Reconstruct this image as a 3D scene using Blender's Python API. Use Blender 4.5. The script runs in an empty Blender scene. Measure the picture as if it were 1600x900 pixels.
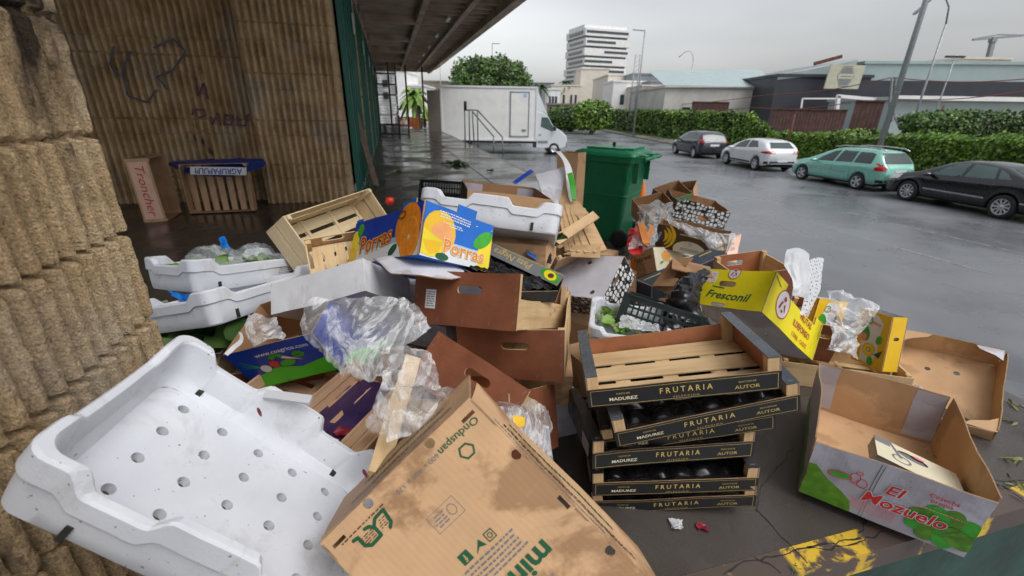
POSES={
 'bigtray':dict(R=[[0.7215, -0.1582, 0.6741], [0.0597, 0.9842, 0.167], [-0.6898, -0.0802, 0.7195]],t=[-0.612, 0.7451, 0.5946],D=[0.6002, 0.3999, 0.14]),
 'brownbox':dict(R=[[-0.6968, -0.7171, -0.0139], [-0.2869, 0.261, 0.9217], [-0.6574, 0.6463, -0.3876]],t=[-0.026, 0.6057, 0.5416],D=[0.4154, 0.5662, 0.17]),
 'fr1':dict(R=[[0.9822, 0.0661, -0.1759], [-0.0495, 0.994, 0.097], [0.1812, -0.0866, 0.9796]],t=[0.5539, 1.3435, 0.5529],D=[0.5944, 0.4133, 0.1037]),
 'fr2':dict(R=[[0.9604, 0.0036, -0.2787], [-0.0104, 0.9997, -0.0229], [0.2785, 0.0249, 0.9601]],t=[0.639, 1.3495, 0.4549],D=[0.5912, 0.3999, 0.1206]),
 'fr3':dict(R=[[0.9725, 0.0199, -0.2321], [-0.0282, 0.9991, -0.0325], [0.2313, 0.0381, 0.9721]],t=[0.6284, 1.4237, 0.34],D=[0.5988, 0.3999, 0.1144]),
 'fr4':dict(R=[[0.9943, -0.1011, -0.0351], [0.1049, 0.9858, 0.1309], [0.0214, -0.1338, 0.9908]],t=[0.5609, 1.4046, 0.229],D=[0.6038, 0.4348, 0.1035]),
 'fr5':dict(R=[[0.9955, 0.0211, -0.0923], [-0.022, 0.9997, -0.009], [0.0921, 0.011, 0.9957]],t=[0.6035, 1.4007, 0.1165],D=[0.6146, 0.4, 0.1113]),
 'fr6':dict(R=[[0.9769, 0.0844, -0.1962], [-0.0988, 0.993, -0.0646], [0.1893, 0.0825, 0.9784]],t=[0.6358, 1.4227, -0.0016],D=[0.5872, 0.4001, 0.1122]),
 'h1':dict(R=[[0.9185, 0.3923, 0.0495], [-0.3756, 0.8266, 0.4192], [0.1235, -0.4036, 0.9065]],t=[-0.0581, 1.6415, 0.5625],D=[0.4167, 0.5956, 0.1934]),
 'h2':dict(R=[[0.986, 0.1624, -0.0388], [-0.1573, 0.9813, 0.1106], [0.056, -0.1029, 0.9931]],t=[0.0436, 1.6474, 0.4437],D=[0.3945, 0.5144, 0.1971]),
 'h3':dict(R=[[0.8197, 0.2447, 0.5179], [-0.5117, 0.7192, 0.4701], [-0.2575, -0.6503, 0.7147]],t=[-0.1353, 1.29, 0.3945],D=[0.3756, 0.4856, 0.1782]),
 'h4':dict(R=[[0.4618, -0.8855, -0.051], [0.7748, 0.3747, 0.5092], [-0.4318, -0.2746, 0.8591]],t=[-0.0829, 1.2453, 0.255],D=[0.3803, 0.5031, 0.2279]),
 'porras':dict(R=[[0.7296, -0.6767, 0.0985], [0.548, 0.6647, 0.5078], [-0.4091, -0.3165, 0.8558]],t=[-0.4103, 1.7389, 0.7726],D=[0.3249, 0.592, 0.1896]),
 'whitebox':dict(R=[[0.2888, -0.9411, -0.1762], [0.7927, 0.1318, 0.5952], [-0.5369, -0.3115, 0.7841]],t=[-0.6713, 1.6198, 0.6287],D=[0.341, 0.4106, 0.1259]),
 't2':dict(R=[[0.4302, -0.9023, -0.029], [0.8844, 0.4148, 0.214], [-0.181, -0.1177, 0.9764]],t=[-1.4027, 2.0705, 0.5672],D=[0.5144, 0.3859, 0.1571]),
 't3':dict(R=[[0.2285, -0.9535, -0.1965], [0.9623, 0.1906, 0.1943], [-0.1478, -0.2335, 0.9611]],t=[-1.1919, 1.7486, 0.5586],D=[0.5986, 0.4001, 0.1319]),
 't4':dict(R=[[0.9897, 0.1143, 0.0866], [-0.1175, 0.9925, 0.0334], [-0.0821, -0.0432, 0.9957]],t=[-0.086, 2.115, 0.9112],D=[0.6307, 0.4, 0.1332]),
 'mozuelo':dict(R=[[0.8348, 0.5504, 0.0117], [-0.5505, 0.8347, 0.0157], [-0.0011, -0.0196, 0.9998]],t=[1.2108, 1.1568, 0.3065],D=[0.381, 0.5343, 0.2053]),
 'mozueloB':dict(R=[[0.8347, 0.5506, 0.012], [-0.5508, 0.8345, 0.0163], [-0.001, -0.0202, 0.9998]],t=[1.5118, 1.4443, 0.0349],D=[0.4755, 0.6679, 0.2561]),
 'tanbox':dict(R=[[0.7165, 0.6253, -0.3093], [-0.6921, 0.6928, -0.2025], [0.0876, 0.3591, 0.9292]],t=[2.3123, 2.0049, 0.0367],D=[0.3869, 0.5736, 0.1223]),
 'fresconil':dict(R=[[0.532, 0.7403, 0.4109], [-0.8067, 0.2957, 0.5116], [0.2573, -0.6037, 0.7546]],t=[1.2348, 2.0267, 0.3583],D=[0.3607, 0.5726, 0.2033]),
 'honey1':dict(R=[[0.6902, -0.4835, 0.5384], [-0.6928, -0.6563, 0.2988], [0.2088, -0.5792, -0.788]],t=[0.3503, 2.4865, 0.4845],D=[0.6039, 0.3124, 0.1712]),
 'honey2':dict(R=[[0.9761, 0.1129, 0.1857], [-0.1031, 0.9928, -0.0613], [-0.1913, 0.0407, 0.9807]],t=[1.6358, 4.0241, 0.4865],D=[0.4657, 0.4524, 0.1709]),
 'banana':dict(R=[[0.8596, 0.5108, 0.0115], [-0.505, 0.8528, -0.133], [-0.0778, 0.1085, 0.991]],t=[1.4141, 3.3513, 0.4305],D=[0.5047, 0.4106, 0.193]),
 'rosebox':dict(R=[[0.9015, -0.4133, -0.1282], [0.4167, 0.7493, 0.5147], [-0.1166, -0.5175, 0.8477]],t=[1.3033, 3.3519, 0.1875],D=[0.6153, 0.2657, 0.1819]),
 'avobox':dict(R=[[0.8788, -0.4654, -0.1057], [0.409, 0.8486, -0.3357], [0.246, 0.2518, 0.936]],t=[0.9772, 2.423, 0.4922],D=[0.5147, 0.095, 0.0906]),
 'blackbox':dict(R=[[0.9523, 0.3049, -0.0084], [0.0832, -0.286, -0.9546], [-0.2934, 0.9084, -0.2978]],t=[1.1029, 2.7088, 0.3861],D=[0.277, 0.291, 0.1935]),
 'patanegra':dict(R=[[0.7478, 0.6056, 0.272], [-0.6514, 0.7485, 0.1243], [-0.1283, -0.2701, 0.9542]],t=[-0.0626, 1.6515, 0.7495],D=[0.4049, 0.2991, 0.1037]),
 'coagrico':dict(R=[[0.9481, -0.0071, -0.318], [-0.0801, 0.9622, -0.2602], [0.3078, 0.2722, 0.9117]],t=[-0.7815, 1.5093, 0.5029],D=[0.3386, 0.2757, 0.1876]),
 'greenbox':dict(R=[[0.4748, -0.8664, -0.1547], [0.858, 0.4165, 0.3005], [-0.196, -0.2754, 0.9411]],t=[-0.6574, 1.6495, 0.3902],D=[0.373, 0.2766, 0.1545]),
 'purple':dict(R=[[0.9286, 0.0762, 0.3632], [-0.0264, 0.9898, -0.1403], [-0.3702, 0.1207, 0.9211]],t=[-0.5168, 1.118, 0.5111],D=[0.17, 0.2688, 0.1]),
 'pine1':dict(R=[[0.3256, -0.5472, 0.771], [0.9446, 0.1521, -0.2909], [0.0419, 0.823, 0.5664]],t=[-1.0502, 2.4588, 0.6817],D=[0.6852, 0.2953, 0.1779]),
 'whiteflap':dict(R=[[0.9711, -0.2062, 0.1199], [0.204, 0.9785, 0.03], [-0.1235, -0.0047, 0.9923]],t=[-0.0812, 2.773, 0.7373],D=[0.4998, 0.4002, 0.2]),
 'blackcrate1':dict(R=[[0.9841, -0.149, 0.0964], [0.1641, 0.9707, -0.1756], [-0.0674, 0.1886, 0.9797]],t=[-0.6697, 4.3212, 0.4954],D=[0.4911, 0.3563, 0.2]),
 'kiwi1':dict(R=[[0.9811, -0.1349, 0.1386], [0.1047, 0.9729, 0.2063], [-0.1627, -0.1879, 0.9686]],t=[1.8134, 2.3358, 0.0946],D=[0.1947, 0.1, 0.3081]),
 'kiwi2':dict(R=[[0.0656, 0.9978, 0.0066], [-0.9809, 0.0633, 0.184], [0.1832, -0.0185, 0.9829]],t=[2.0101, 2.1216, 0.1164],D=[0.2003, 0.1, 0.2995]),
 'hardbox':dict(R=[[0.8983, 0.3796, -0.2211], [0.4393, -0.7783, 0.4487], [-0.0017, -0.5002, -0.8659]],t=[1.4047, 1.9933, 0.7841],D=[0.3967, 0.3189, 0.1826]),
 'bin':dict(R=[[0.8374, 0.5464, -0.0151], [-0.5465, 0.8374, -0.003], [0.011, 0.0108, 0.9999]],t=[1.0686, 4.8486, -0.048],D=[0.9657, 0.9795, 1.0572]),
 'binB':dict(R=[[0.8336, 0.5524, -0.0015], [-0.5524, 0.8335, -0.0139], [-0.0064, 0.0124, 0.9999]],t=[1.0898, 5.0276, -0.0003],D=[0.9963, 1.0019, 0.9959]),
 'pcA':dict(R=[[-0.0397, -0.4806, -0.876], [-0.978, 0.1983, -0.0645], [0.2048, 0.8542, -0.4779]],t=[0.4833, 2.5971, 0.8565],D=[0.5993, 0.3961, 0.12]),
 'bc1':dict(R=[[-0.0176, 0.2853, 0.9583], [-0.0149, -0.9584, 0.285], [0.9997, -0.0092, 0.0211]],t=[-4.0808, 4.8983, 0.5224],D=[0.6709, 0.4321, 0.213]),
 'bc2':dict(R=[[0.96, -0.024, 0.2788], [0.2797, 0.0538, -0.9586], [0.008, 0.9983, 0.0584]],t=[-3.5401, 5.3943, 0.4607],D=[0.6947, 0.5594, 0.15]),
}
SKYS=.12; SUNE=1.3; EXPO=0.0
import bpy, math, random
import numpy as np
from mathutils import Vector, Matrix, noise
from mathutils.geometry import delaunay_2d_cdt
from mathutils.bvhtree import BVHTree
random.seed(7)
scene=bpy.context.scene
COL=scene.collection
R=math.radians
# ------------------------------------------------------------------ camera
F=690.; PIT=R(22.1); ROL=R(1.0)
CAM=Vector((0,0,1.4))
_f=Vector((0,math.cos(PIT),-math.sin(PIT))); _u=Vector((0,math.sin(PIT),math.cos(PIT))); _r=Vector((1,0,0))
_c,_s=math.cos(ROL),math.sin(ROL)
_r,_u=_r*_c+_u*_s,_u*_c-_r*_s
cd=bpy.data.cameras.new('camera'); cam=bpy.data.objects.new('camera',cd); COL.objects.link(cam)
cd.sensor_width=36; cd.lens=36*F/1600; cd.clip_start=.02; cd.clip_end=3000
m=Matrix((( _r.x,_u.x,-_f.x,CAM.x),(_r.y,_u.y,-_f.y,CAM.y),(_r.z,_u.z,-_f.z,CAM.z),(0,0,0,1)))
cam.matrix_world=m; scene.camera=cam
cd.dof.use_dof=True; cd.dof.focus_distance=1.6; cd.dof.aperture_fstop=3.4
def ray(px,py): return _f+_r*((px-800)/F)-_u*((py-450)/F)
def at3(px,py,t): return CAM+ray(px,py)*t          # point at a given distance along the view axis
def atz(px,py,z):
    r=ray(px,py); return CAM+r*((z-CAM.z)/r.z)
def aty(px,py,y):
    r=ray(px,py); return CAM+r*(y/r.y)
# street frame: u along the loading dock, v across it
U=Vector((-.257,.966,0)); V=Vector((.966,.257,0))
def uv(u,v,z=0): return U*u+V*v+Vector((0,0,z))
STREET=math.atan2(U.y,U.x)
ROAD=-1.3
# ------------------------------------------------------------------ objects
def tag(o,label=None,cat=None,group=None,kind=None):
    if label: o['label']=label
    if cat: o['category']=cat
    if group: o['group']=group
    if kind: o['kind']=kind
    return o
def empty(name,label,cat,mat=None,group=None):
    o=bpy.data.objects.new(name,None); COL.objects.link(o); o.empty_display_size=.1
    if mat is not None: o.matrix_world=mat
    return tag(o,label,cat,group)
def pose(name):
    p=POSES[name]; M=Matrix([list(r)+[t] for r,t in zip(p['R'],p['t'])]+[[0,0,0,1]]); return M,p['D']
def Mt(loc,rz=0,rx=0,ry=0,s=1):
    return Matrix.Translation(Vector(loc))@Matrix.Rotation(rz,4,'Z')@Matrix.Rotation(ry,4,'Y')@Matrix.Rotation(rx,4,'X')@Matrix.Scale(s,4)
class MB:
    def __init__(s): s.v=[]; s.f=[]; s.m=[]; s.mats=[]; s.sm=[]
    def mi(s,m):
        if m not in s.mats: s.mats.append(m)
        return s.mats.index(m)
    def add(s,vs,fs,m,smooth=False):
        b=len(s.v); s.v+= [tuple(x) for x in vs]; k=s.mi(m)
        for f in fs: s.f.append([b+i for i in f]); s.m.append(k); s.sm.append(smooth)
    def box(s,c,d,m,M=None,bev=0):
        x,y,z=d[0]/2,d[1]/2,d[2]/2
        vs=[Vector((sx*x,sy*y,sz*z)) for sx in(-1,1) for sy in(-1,1) for sz in(-1,1)]
        if M is not None: vs=[M@v for v in vs]
        vs=[v+Vector(c) for v in vs]
        s.add(vs,[(0,1,3,2),(4,6,7,5),(0,4,5,1),(2,3,7,6),(0,2,6,4),(1,5,7,3)],m)
    def beam(s,a,b,w,h,m,up=(0,0,1)):
        a=Vector(a); b=Vector(b); d=(b-a); L=d.length; d.normalize(); upv=Vector(up)
        if abs(d.dot(upv))>.98: upv=Vector((1,0,0))
        x=d.cross(upv).normalized(); y=x.cross(d).normalized()
        vs=[p+x*(i*w/2)+y*(j*h/2) for p in(a,b) for i,j in((-1,-1),(1,-1),(1,1),(-1,1))]
        s.add(vs,[(0,1,2,3),(7,6,5,4),(0,4,5,1),(1,5,6,2),(2,6,7,3),(3,7,4,0)],m)
    def tube(s,pts,r,m,n=8,caps=True):
        pts=[Vector(p) for p in pts]; rs=r if isinstance(r,(list,tuple)) else [r]*len(pts)
        vs=[];fs=[]
        px=None
        for i,p in enumerate(pts):
            d=(pts[min(i+1,len(pts)-1)]-pts[max(i-1,0)]).normalized()
            if px is None:
                px=d.cross(Vector((0,0,1)) if abs(d.z)<.9 else Vector((1,0,0))).normalized()
            x=(px-d*px.dot(d)).normalized(); px=x; y=d.cross(x)
            for k in range(n):
                a=2*math.pi*k/n; vs.append(p+(x*math.cos(a)+y*math.sin(a))*rs[i])
        for i in range(len(pts)-1):
            for k in range(n): fs.append((i*n+k,i*n+(k+1)%n,(i+1)*n+(k+1)%n,(i+1)*n+k))
        if caps: fs.append(tuple(range(n))[::-1]); fs.append(tuple(range((len(pts)-1)*n,len(pts)*n)))
        s.add(vs,fs,m,True)
    def grid(s,P,m,smooth=True):
        nr=len(P); nc=len(P[0]); vs=[p for r in P for p in r]
        s.add(vs,[(i*nc+j,i*nc+j+1,(i+1)*nc+j+1,(i+1)*nc+j) for i in range(nr-1) for j in range(nc-1)],m,smooth)
    def lathe(s,prof,m,n=24,M=None):   # profile (r,z)
        vs=[];fs=[]
        for r,z in prof:
            for k in range(n):
                a=2*math.pi*k/n; v=Vector((r*math.cos(a),r*math.sin(a),z)); vs.append(M@v if M is not None else v)
        for i in range(len(prof)-1):
            for k in range(n): fs.append((i*n+k,i*n+(k+1)%n,(i+1)*n+(k+1)%n,(i+1)*n+k))
        s.add(vs,fs,m,True)
    def warp(s,fn):
        s.v=[tuple(fn(Vector(v))) for v in s.v]; return s
    def xf(s,M):
        s.v=[tuple(M@Vector(v)) for v in s.v]; return s
    def build(s,name,parent=None,label=None,cat=None,group=None,kind=None,M=None,sharp=0):
        me=bpy.data.meshes.new(name); me.from_pydata(s.v,[],s.f)
        for mm in s.mats: me.materials.append(mm)
        me.polygons.foreach_set('material_index',s.m); me.polygons.foreach_set('use_smooth',s.sm)
        me.validate(); me.update()
        if any(s.sm) and sharp: me.set_sharp_from_angle(angle=math.radians(sharp))
        o=bpy.data.objects.new(name,me); COL.objects.link(o)
        if parent is not None: o.parent=parent
        if M is not None: o.matrix_world=M
        return tag(o,label,cat,group,kind)
def inpoly(x,y,P):
    c=False; j=len(P)-1
    for i in range(len(P)):
        xi,yi=P[i]; xj,yj=P[j]
        if (yi>y)!=(yj>y) and x<(xj-xi)*(y-yi)/(yj-yi)+xi: c=not c
        j=i
    return c
def subdiv(P,res):
    out=[]
    for i in range(len(P)):
        a=Vector(P[i]); b=Vector(P[(i+1)%len(P)]); n=max(1,int((b-a).length/res))
        for k in range(n): out.append(tuple(a+(b-a)*(k/n)))
    return out
def cdt(outline,holes=(),res=.04):
    loops=[subdiv(outline,res)]+[list(h) for h in holes]
    pts=[];edges=[]
    for L in loops:
        b=len(pts); pts+=L; edges+=[(b+i,b+(i+1)%len(L)) for i in range(len(L))]
    xs=[p[0] for p in outline]; ys=[p[1] for p in outline]
    nx=int((max(xs)-min(xs))/res); ny=int((max(ys)-min(ys))/res)
    for i in range(1,nx+1):
        for j in range(1,ny+1):
            x=min(xs)+(i-.5)*res+(.25*res if j%2 else 0); y=min(ys)+(j-.5)*res
            if inpoly(x,y,outline) and not any(inpoly(x,y,h) for h in holes): pts.append((x,y))
    r=delaunay_2d_cdt([Vector(p) for p in pts],edges,[],0,1e-7)
    vs=[tuple(v) for v in r[0]]; fs=[]
    for f in r[2]:
        cx=sum(vs[i][0] for i in f)/len(f); cy=sum(vs[i][1] for i in f)/len(f)
        if inpoly(cx,cy,outline) and not any(inpoly(cx,cy,h) for h in holes):
            a,b,c=f[:3]
            ar=(vs[b][0]-vs[a][0])*(vs[c][1]-vs[a][1])-(vs[b][1]-vs[a][1])*(vs[c][0]-vs[a][0])
            fs.append(tuple(f) if ar>0 else tuple(f)[::-1])
    return vs,fs
def circ(cx,cy,rx,ry=None,n=16,rot=0):
    ry=ry or rx; c,s=math.cos(rot),math.sin(rot)
    return [(cx+rx*math.cos(a)*c-ry*math.sin(a)*s,cy+rx*math.cos(a)*s+ry*math.sin(a)*c) for a in [2*math.pi*k/n for k in range(n)]]
def slot(cx,cy,w,h,n=6):
    r=h/2; P=[]
    for k in range(n+1):
        a=-math.pi/2+math.pi*k/n; P.append((cx+w/2-r+r*math.cos(a),cy+r*math.sin(a)))
    for k in range(n+1):
        a=math.pi/2+math.pi*k/n; P.append((cx-w/2+r+r*math.cos(a),cy+r*math.sin(a)))
    return P
def rect(x0,y0,x1,y1): return [(x0,y0),(x1,y0),(x1,y1),(x0,y1)]
_tc={}
def text2d(s,bold=0,res=2):
    k=(s,bold,res)
    if k in _tc: return _tc[k]
    cu=bpy.data.curves.new('t','FONT'); cu.body=s; cu.align_x='CENTER'; cu.align_y='CENTER'; cu.resolution_u=res; cu.offset=bold; cu.size=1; cu.fill_mode='FRONT'
    o=bpy.data.objects.new('t',cu); COL.objects.link(o)
    bpy.context.view_layer.update(); dg=bpy.context.evaluated_depsgraph_get(); dg.update()
    me=bpy.data.meshes.new_from_object(o.evaluated_get(dg))
    r=([(v.co.x,v.co.y) for v in me.vertices],[tuple(p.vertices) for p in me.polygons])
    bpy.data.objects.remove(o); bpy.data.curves.remove(cu); bpy.data.meshes.remove(me)
    _tc[k]=r; return r
def clip(P,x0,y0,x1,y1):
    for ax,lim,sg in((0,x0,1),(0,x1,-1),(1,y0,1),(1,y1,-1)):
        out=[]
        for i in range(len(P)):
            a,b=P[i-1],P[i]; ia=(a[ax]-lim)*sg>=0; ib=(b[ax]-lim)*sg>=0
            if ia!=ib: t=(lim-a[ax])/(b[ax]-a[ax]); out.append((a[0]+(b[0]-a[0])*t,a[1]+(b[1]-a[1])*t))
            if ib: out.append(b)
        P=out
        if len(P)<3: return []
    o=[]
    for q in P:
        if not o or abs(q[0]-o[-1][0])+abs(q[1]-o[-1][1])>1e-6: o.append(q)
    if len(o)>2 and abs(o[0][0]-o[-1][0])+abs(o[0][1]-o[-1][1])<=1e-6: o.pop()
    return o if len(o)>2 else []
class Panel:
    """a thick sheet in the plane O+U*u+V*v, front towards U x V, with printed shapes on it"""
    def __init__(s,O,Ud,Vd,outline,holes=(),th=.004,front=None,back=None,edge=None,res=.04,mb=None):
        s.O=Vector(O); s.U=Vector(Ud).normalized(); s.V=Vector(Vd).normalized(); s.N=s.U.cross(s.V)
        s.mb=mb or MB(); s.res=res; s.th=th
        xs=[q[0] for q in outline]; ys=[q[1] for q in outline]; s.bb=(min(xs),min(ys),max(xs),max(ys))
        vs,fs=cdt(outline,holes,res); n=len(vs)
        s.mb.add([s.p(x,y,0) for x,y in vs],fs,front)
        s.mb.add([s.p(x,y,-th) for x,y in vs],[f[::-1] for f in fs],back or front)
        ec={}
        for f in fs:
            for i in range(len(f)):
                a,b=f[i],f[(i+1)%len(f)]; ec[(a,b)]=ec.get((a,b),0)+1
        be=[e for e in ec if (e[1],e[0]) not in ec]
        vv=[];ff=[]
        for a,b in be:
            k=len(vv); vv+=[s.p(*vs[a],0),s.p(*vs[b],0),s.p(*vs[b],-th),s.p(*vs[a],-th)]; ff.append((k+3,k+2,k+1,k))
        s.mb.add(vv,ff,edge or front)
    def p(s,x,y,o=0): return s.O+s.U*x+s.V*y+s.N*o
    def _o(s,l,inside): return (-s.th-.0005*l) if inside else .0005*l
    def poly(s,P,m,l=1,inside=False,res=None):
        P=clip(list(P),*s.bb)
        if not P: return s
        vs,fs=cdt(P,(),res or s.res)
        if inside: fs=[f[::-1] for f in fs]
        s.mb.add([s.p(x,y,s._o(l,inside)) for x,y in vs],fs,m); return s
    def ell(s,cx,cy,rx,ry,m,l=1,rot=0,n=18,inside=False): return s.poly(circ(cx,cy,rx,ry,n,rot),m,l,inside)
    def ring(s,cx,cy,rx,ry,w,m,l=1,n=24,rot=0,a0=0,a1=2*math.pi):
        A=[a0+(a1-a0)*k/n for k in range(n+1)]; c,sn=math.cos(rot),math.sin(rot)
        def q(a,k):
            x=(rx-k)*math.cos(a); y=(ry-k)*math.sin(a); return s.p(cx+x*c-y*sn,cy+x*sn+y*c,.0005*l)
        vs=[q(a,k) for a in A for k in(0,w)]
        s.mb.add(vs,[(2*i+1,2*i,2*i+2,2*i+3) for i in range(n)],m); return s
    def line(s,a,b,w,m,l=1):
        a=Vector(a);b=Vector(b); d=(b-a).normalized()*(w/2); n=Vector((-d.y,d.x))
        return s.poly([tuple(a-n),tuple(b-n),tuple(b+n),tuple(a+n)],m,l)
    def text(s,t,cx,cy,size,m,l=2,rot=0,sx=1,bold=0,shear=0,inside=False):
        vs,fs=text2d(t,bold); c,sn=math.cos(rot),math.sin(rot)
        if inside: fs=[f[::-1] for f in fs]
        out=[]
        for x,y in vs:
            x=(x+shear*y)*size*sx; y*=size
            out.append(s.p(cx+x*c-y*sn,cy+x*sn+y*c,s._o(l,inside)))
        s.mb.add(out,fs,m); return s
    def blur_text(s,cx,cy,w,h,n,m,rot=0,l=2):   # rows of tiny illegible print
        c,sn=math.cos(rot),math.sin(rot)
        for i in range(n):
            y=h/2-h*(i+.5)/n; x=-w/2+random.random()*w*.1
            while x<w/2-.004:
                L=min(random.uniform(.004,.014),w/2-x)
                P=[(x,y-h/n*.22),(x+L,y-h/n*.22),(x+L,y+h/n*.22),(x,y+h/n*.22)]
                s.mb.add([s.p(cx+a*c-b*sn,cy+a*sn+b*c,.0005*l) for a,b in P],[(0,1,2,3)],m)
                x+=L+.003
        return s
# ------------------------------------------------------------------ materials
_mats={}
class NT:
    def __init__(s,name):
        s.m=bpy.data.materials.new(name); s.m.use_nodes=True; s.t=s.m.node_tree; s.b=s.t.nodes['Principled BSDF']; s.tc=None
    def n(s,k,**kw):
        x=s.t.nodes.new(k)
        for a,b in kw.items():
            if a in x.inputs: x.inputs[a].default_value=b
            else: setattr(x,a,b)
        return x
    def l(s,a,b): s.t.links.new(a,b)
    def co(s,scale=(1,1,1),rot=(0,0,0),kind='Object'):
        if s.tc is None: s.tc=s.n('ShaderNodeTexCoord')
        mp=s.n('ShaderNodeMapping'); mp.inputs['Scale'].default_value=scale; mp.inputs['Rotation'].default_value=rot
        s.l(s.tc.outputs[kind],mp.inputs[0]); return mp.outputs[0]
    def noise(s,scale,det=4,rough=.55,co=None,dist=0):
        x=s.n('ShaderNodeTexNoise'); x.inputs['Scale'].default_value=scale; x.inputs['Detail'].default_value=det; x.inputs['Roughness'].default_value=rough; x.inputs['Distortion'].default_value=dist
        s.l(co or s.co(),x.inputs['Vector']); return x.outputs['Fac']
    def ramp(s,src,stops):
        x=s.n('ShaderNodeValToRGB'); r=x.color_ramp
        while len(r.elements)<len(stops): r.elements.new(.5)
        for e,(p,c) in zip(r.elements,stops): e.position=p; e.color=(c if len(c)==4 else tuple(c)+(1,)) if isinstance(c,(tuple,list)) else (c,c,c,1)
        s.l(src,x.inputs[0]); return x.outputs[0]
    def mix(s,fac,a,b,mode='MIX'):
        x=s.n('ShaderNodeMix',data_type='RGBA',blend_type=mode)
        for sock,val in((x.inputs[0],fac),(x.inputs[6],a),(x.inputs[7],b)):
            if isinstance(val,bpy.types.NodeSocket): s.l(val,sock)
            elif isinstance(val,(int,float)): sock.default_value=val if sock==x.inputs[0] else (val,val,val,1)
            else: sock.default_value=tuple(val)+(1,) if len(val)==3 else val
        return x.outputs[2]
    def math(s,op,a,b=None):
        x=s.n('ShaderNodeMath',operation=op)
        for i,v in enumerate((a,b)):
            if v is None: continue
            if isinstance(v,bpy.types.NodeSocket): s.l(v,x.inputs[i])
            else: x.inputs[i].default_value=v
        return x.outputs[0]
    def set(s,k,v):
        i=s.b.inputs[k]
        if isinstance(v,bpy.types.NodeSocket): s.l(v,i)
        elif isinstance(v,(tuple,list)): i.default_value=(tuple(v)+(1,))[:len(i.default_value)]
        else: i.default_value=v
    def bump(s,h,strength=.3,dist=.01,prev=None):
        x=s.n('ShaderNodeBump'); x.inputs['Strength'].default_value=strength; x.inputs['Distance'].default_value=dist; s.l(h,x.inputs['Height'])
        if prev is not None: s.l(prev,x.inputs['Normal'])
        s.l(x.outputs[0],s.b.inputs['Normal']); return x.outputs[0]
def plain(name,c,rough=.55,var=.12,sc=9,bump=0,bsc=60,metal=0,spec=.5,dirt=0,coat=0,tr=0):
    if name in _mats: return _mats[name]
    t=NT(name); d=tuple(x*(1-var) for x in c); b=tuple(min(1,x*(1+var)) for x in c)
    col=t.ramp(t.noise(sc,5),[(.3,d),(.7,b)])
    if dirt:
        f=t.ramp(t.noise(sc*.45,7,.7,dist=.4),[(.5,0),(.68,dirt)])
        col=t.mix(f,col,tuple(x*.35 for x in (c[0]+.05,c[1]+.02,c[2])))
    t.set('Base Color',col); t.set('Metallic',metal); t.set('Specular IOR Level',spec)
    t.set('Roughness',t.ramp(t.noise(sc*1.7,3),[(.3,max(.03,rough-.1)),(.7,min(1,rough+.1))]))
    if coat: t.set('Coat Weight',coat); t.set('Coat Roughness',.08)
    if bump: t.bump(t.noise(bsc,5),bump,.004)
    _mats[name]=t.m; return t.m
def cardboard(name,c,axis=0,wet=.35,rough=.65,lines=.25,st0=.52):
    if name in _mats: return _mats[name]
    t=NT(name); sc=[1,1,1]
    col=t.ramp(t.noise(5,6,.6),[(.3,tuple(x*.86 for x in c)),(.7,tuple(x*1.1 for x in c))])
    st=t.ramp(t.noise(2.6,8,.62,dist=.6),[(st0,0),(st0+.05,wet)])
    col=t.mix(st,col,tuple(x*f for x,f in zip(c,(.36,.29,.24))))
    sp=t.ramp(t.noise(38,2),[(.74,0),(.78,.6)])
    col=t.mix(sp,col,tuple(x*.3 for x in c))
    t.set('Base Color',col)
    t.set('Roughness',t.mix(st,rough,.42)); t.set('Specular IOR Level',.3)
    w=t.n('ShaderNodeTexWave'); w.inputs['Scale'].default_value=24; w.bands_direction='XYZ'[axis]; w.inputs['Distortion'].default_value=.6
    t.l(t.co(),w.inputs['Vector'])
    h=t.math('ADD',t.math('MULTIPLY',w.outputs['Fac'],lines*.45),t.noise(14,5))
    t.bump(h,.22,.006)
    _mats[name]=t.m; return t.m
def wood(name,c,c2,axis=0,rough=.6,scale=1):
    if name in _mats: return _mats[name]
    t=NT(name); s=[26*scale]*3; s[axis]=1.4*scale
    co=t.co(tuple(s)); n=t.noise(1,6,.62,co,1.2)
    col=t.ramp(n,[(.25,c2),(.5,c),(.75,tuple(min(1,x*1.12) for x in c))])
    s2=[7*scale]*3; s2[axis]=3*scale
    kn=t.ramp(t.noise(1.5,2,.5,t.co(tuple(s2))),[(.7,0),(.76,.8)])
    col=t.mix(kn,col,tuple(x*.45 for x in c2))
    wet=t.ramp(t.noise(4,5),[(.45,0),(.7,.45)])
    col=t.mix(wet,col,tuple(x*.6 for x in c2))
    t.set('Base Color',col); t.set('Roughness',rough); t.set('Specular IOR Level',.35); t.bump(n,.25,.002)
    _mats[name]=t.m; return t.m
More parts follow.
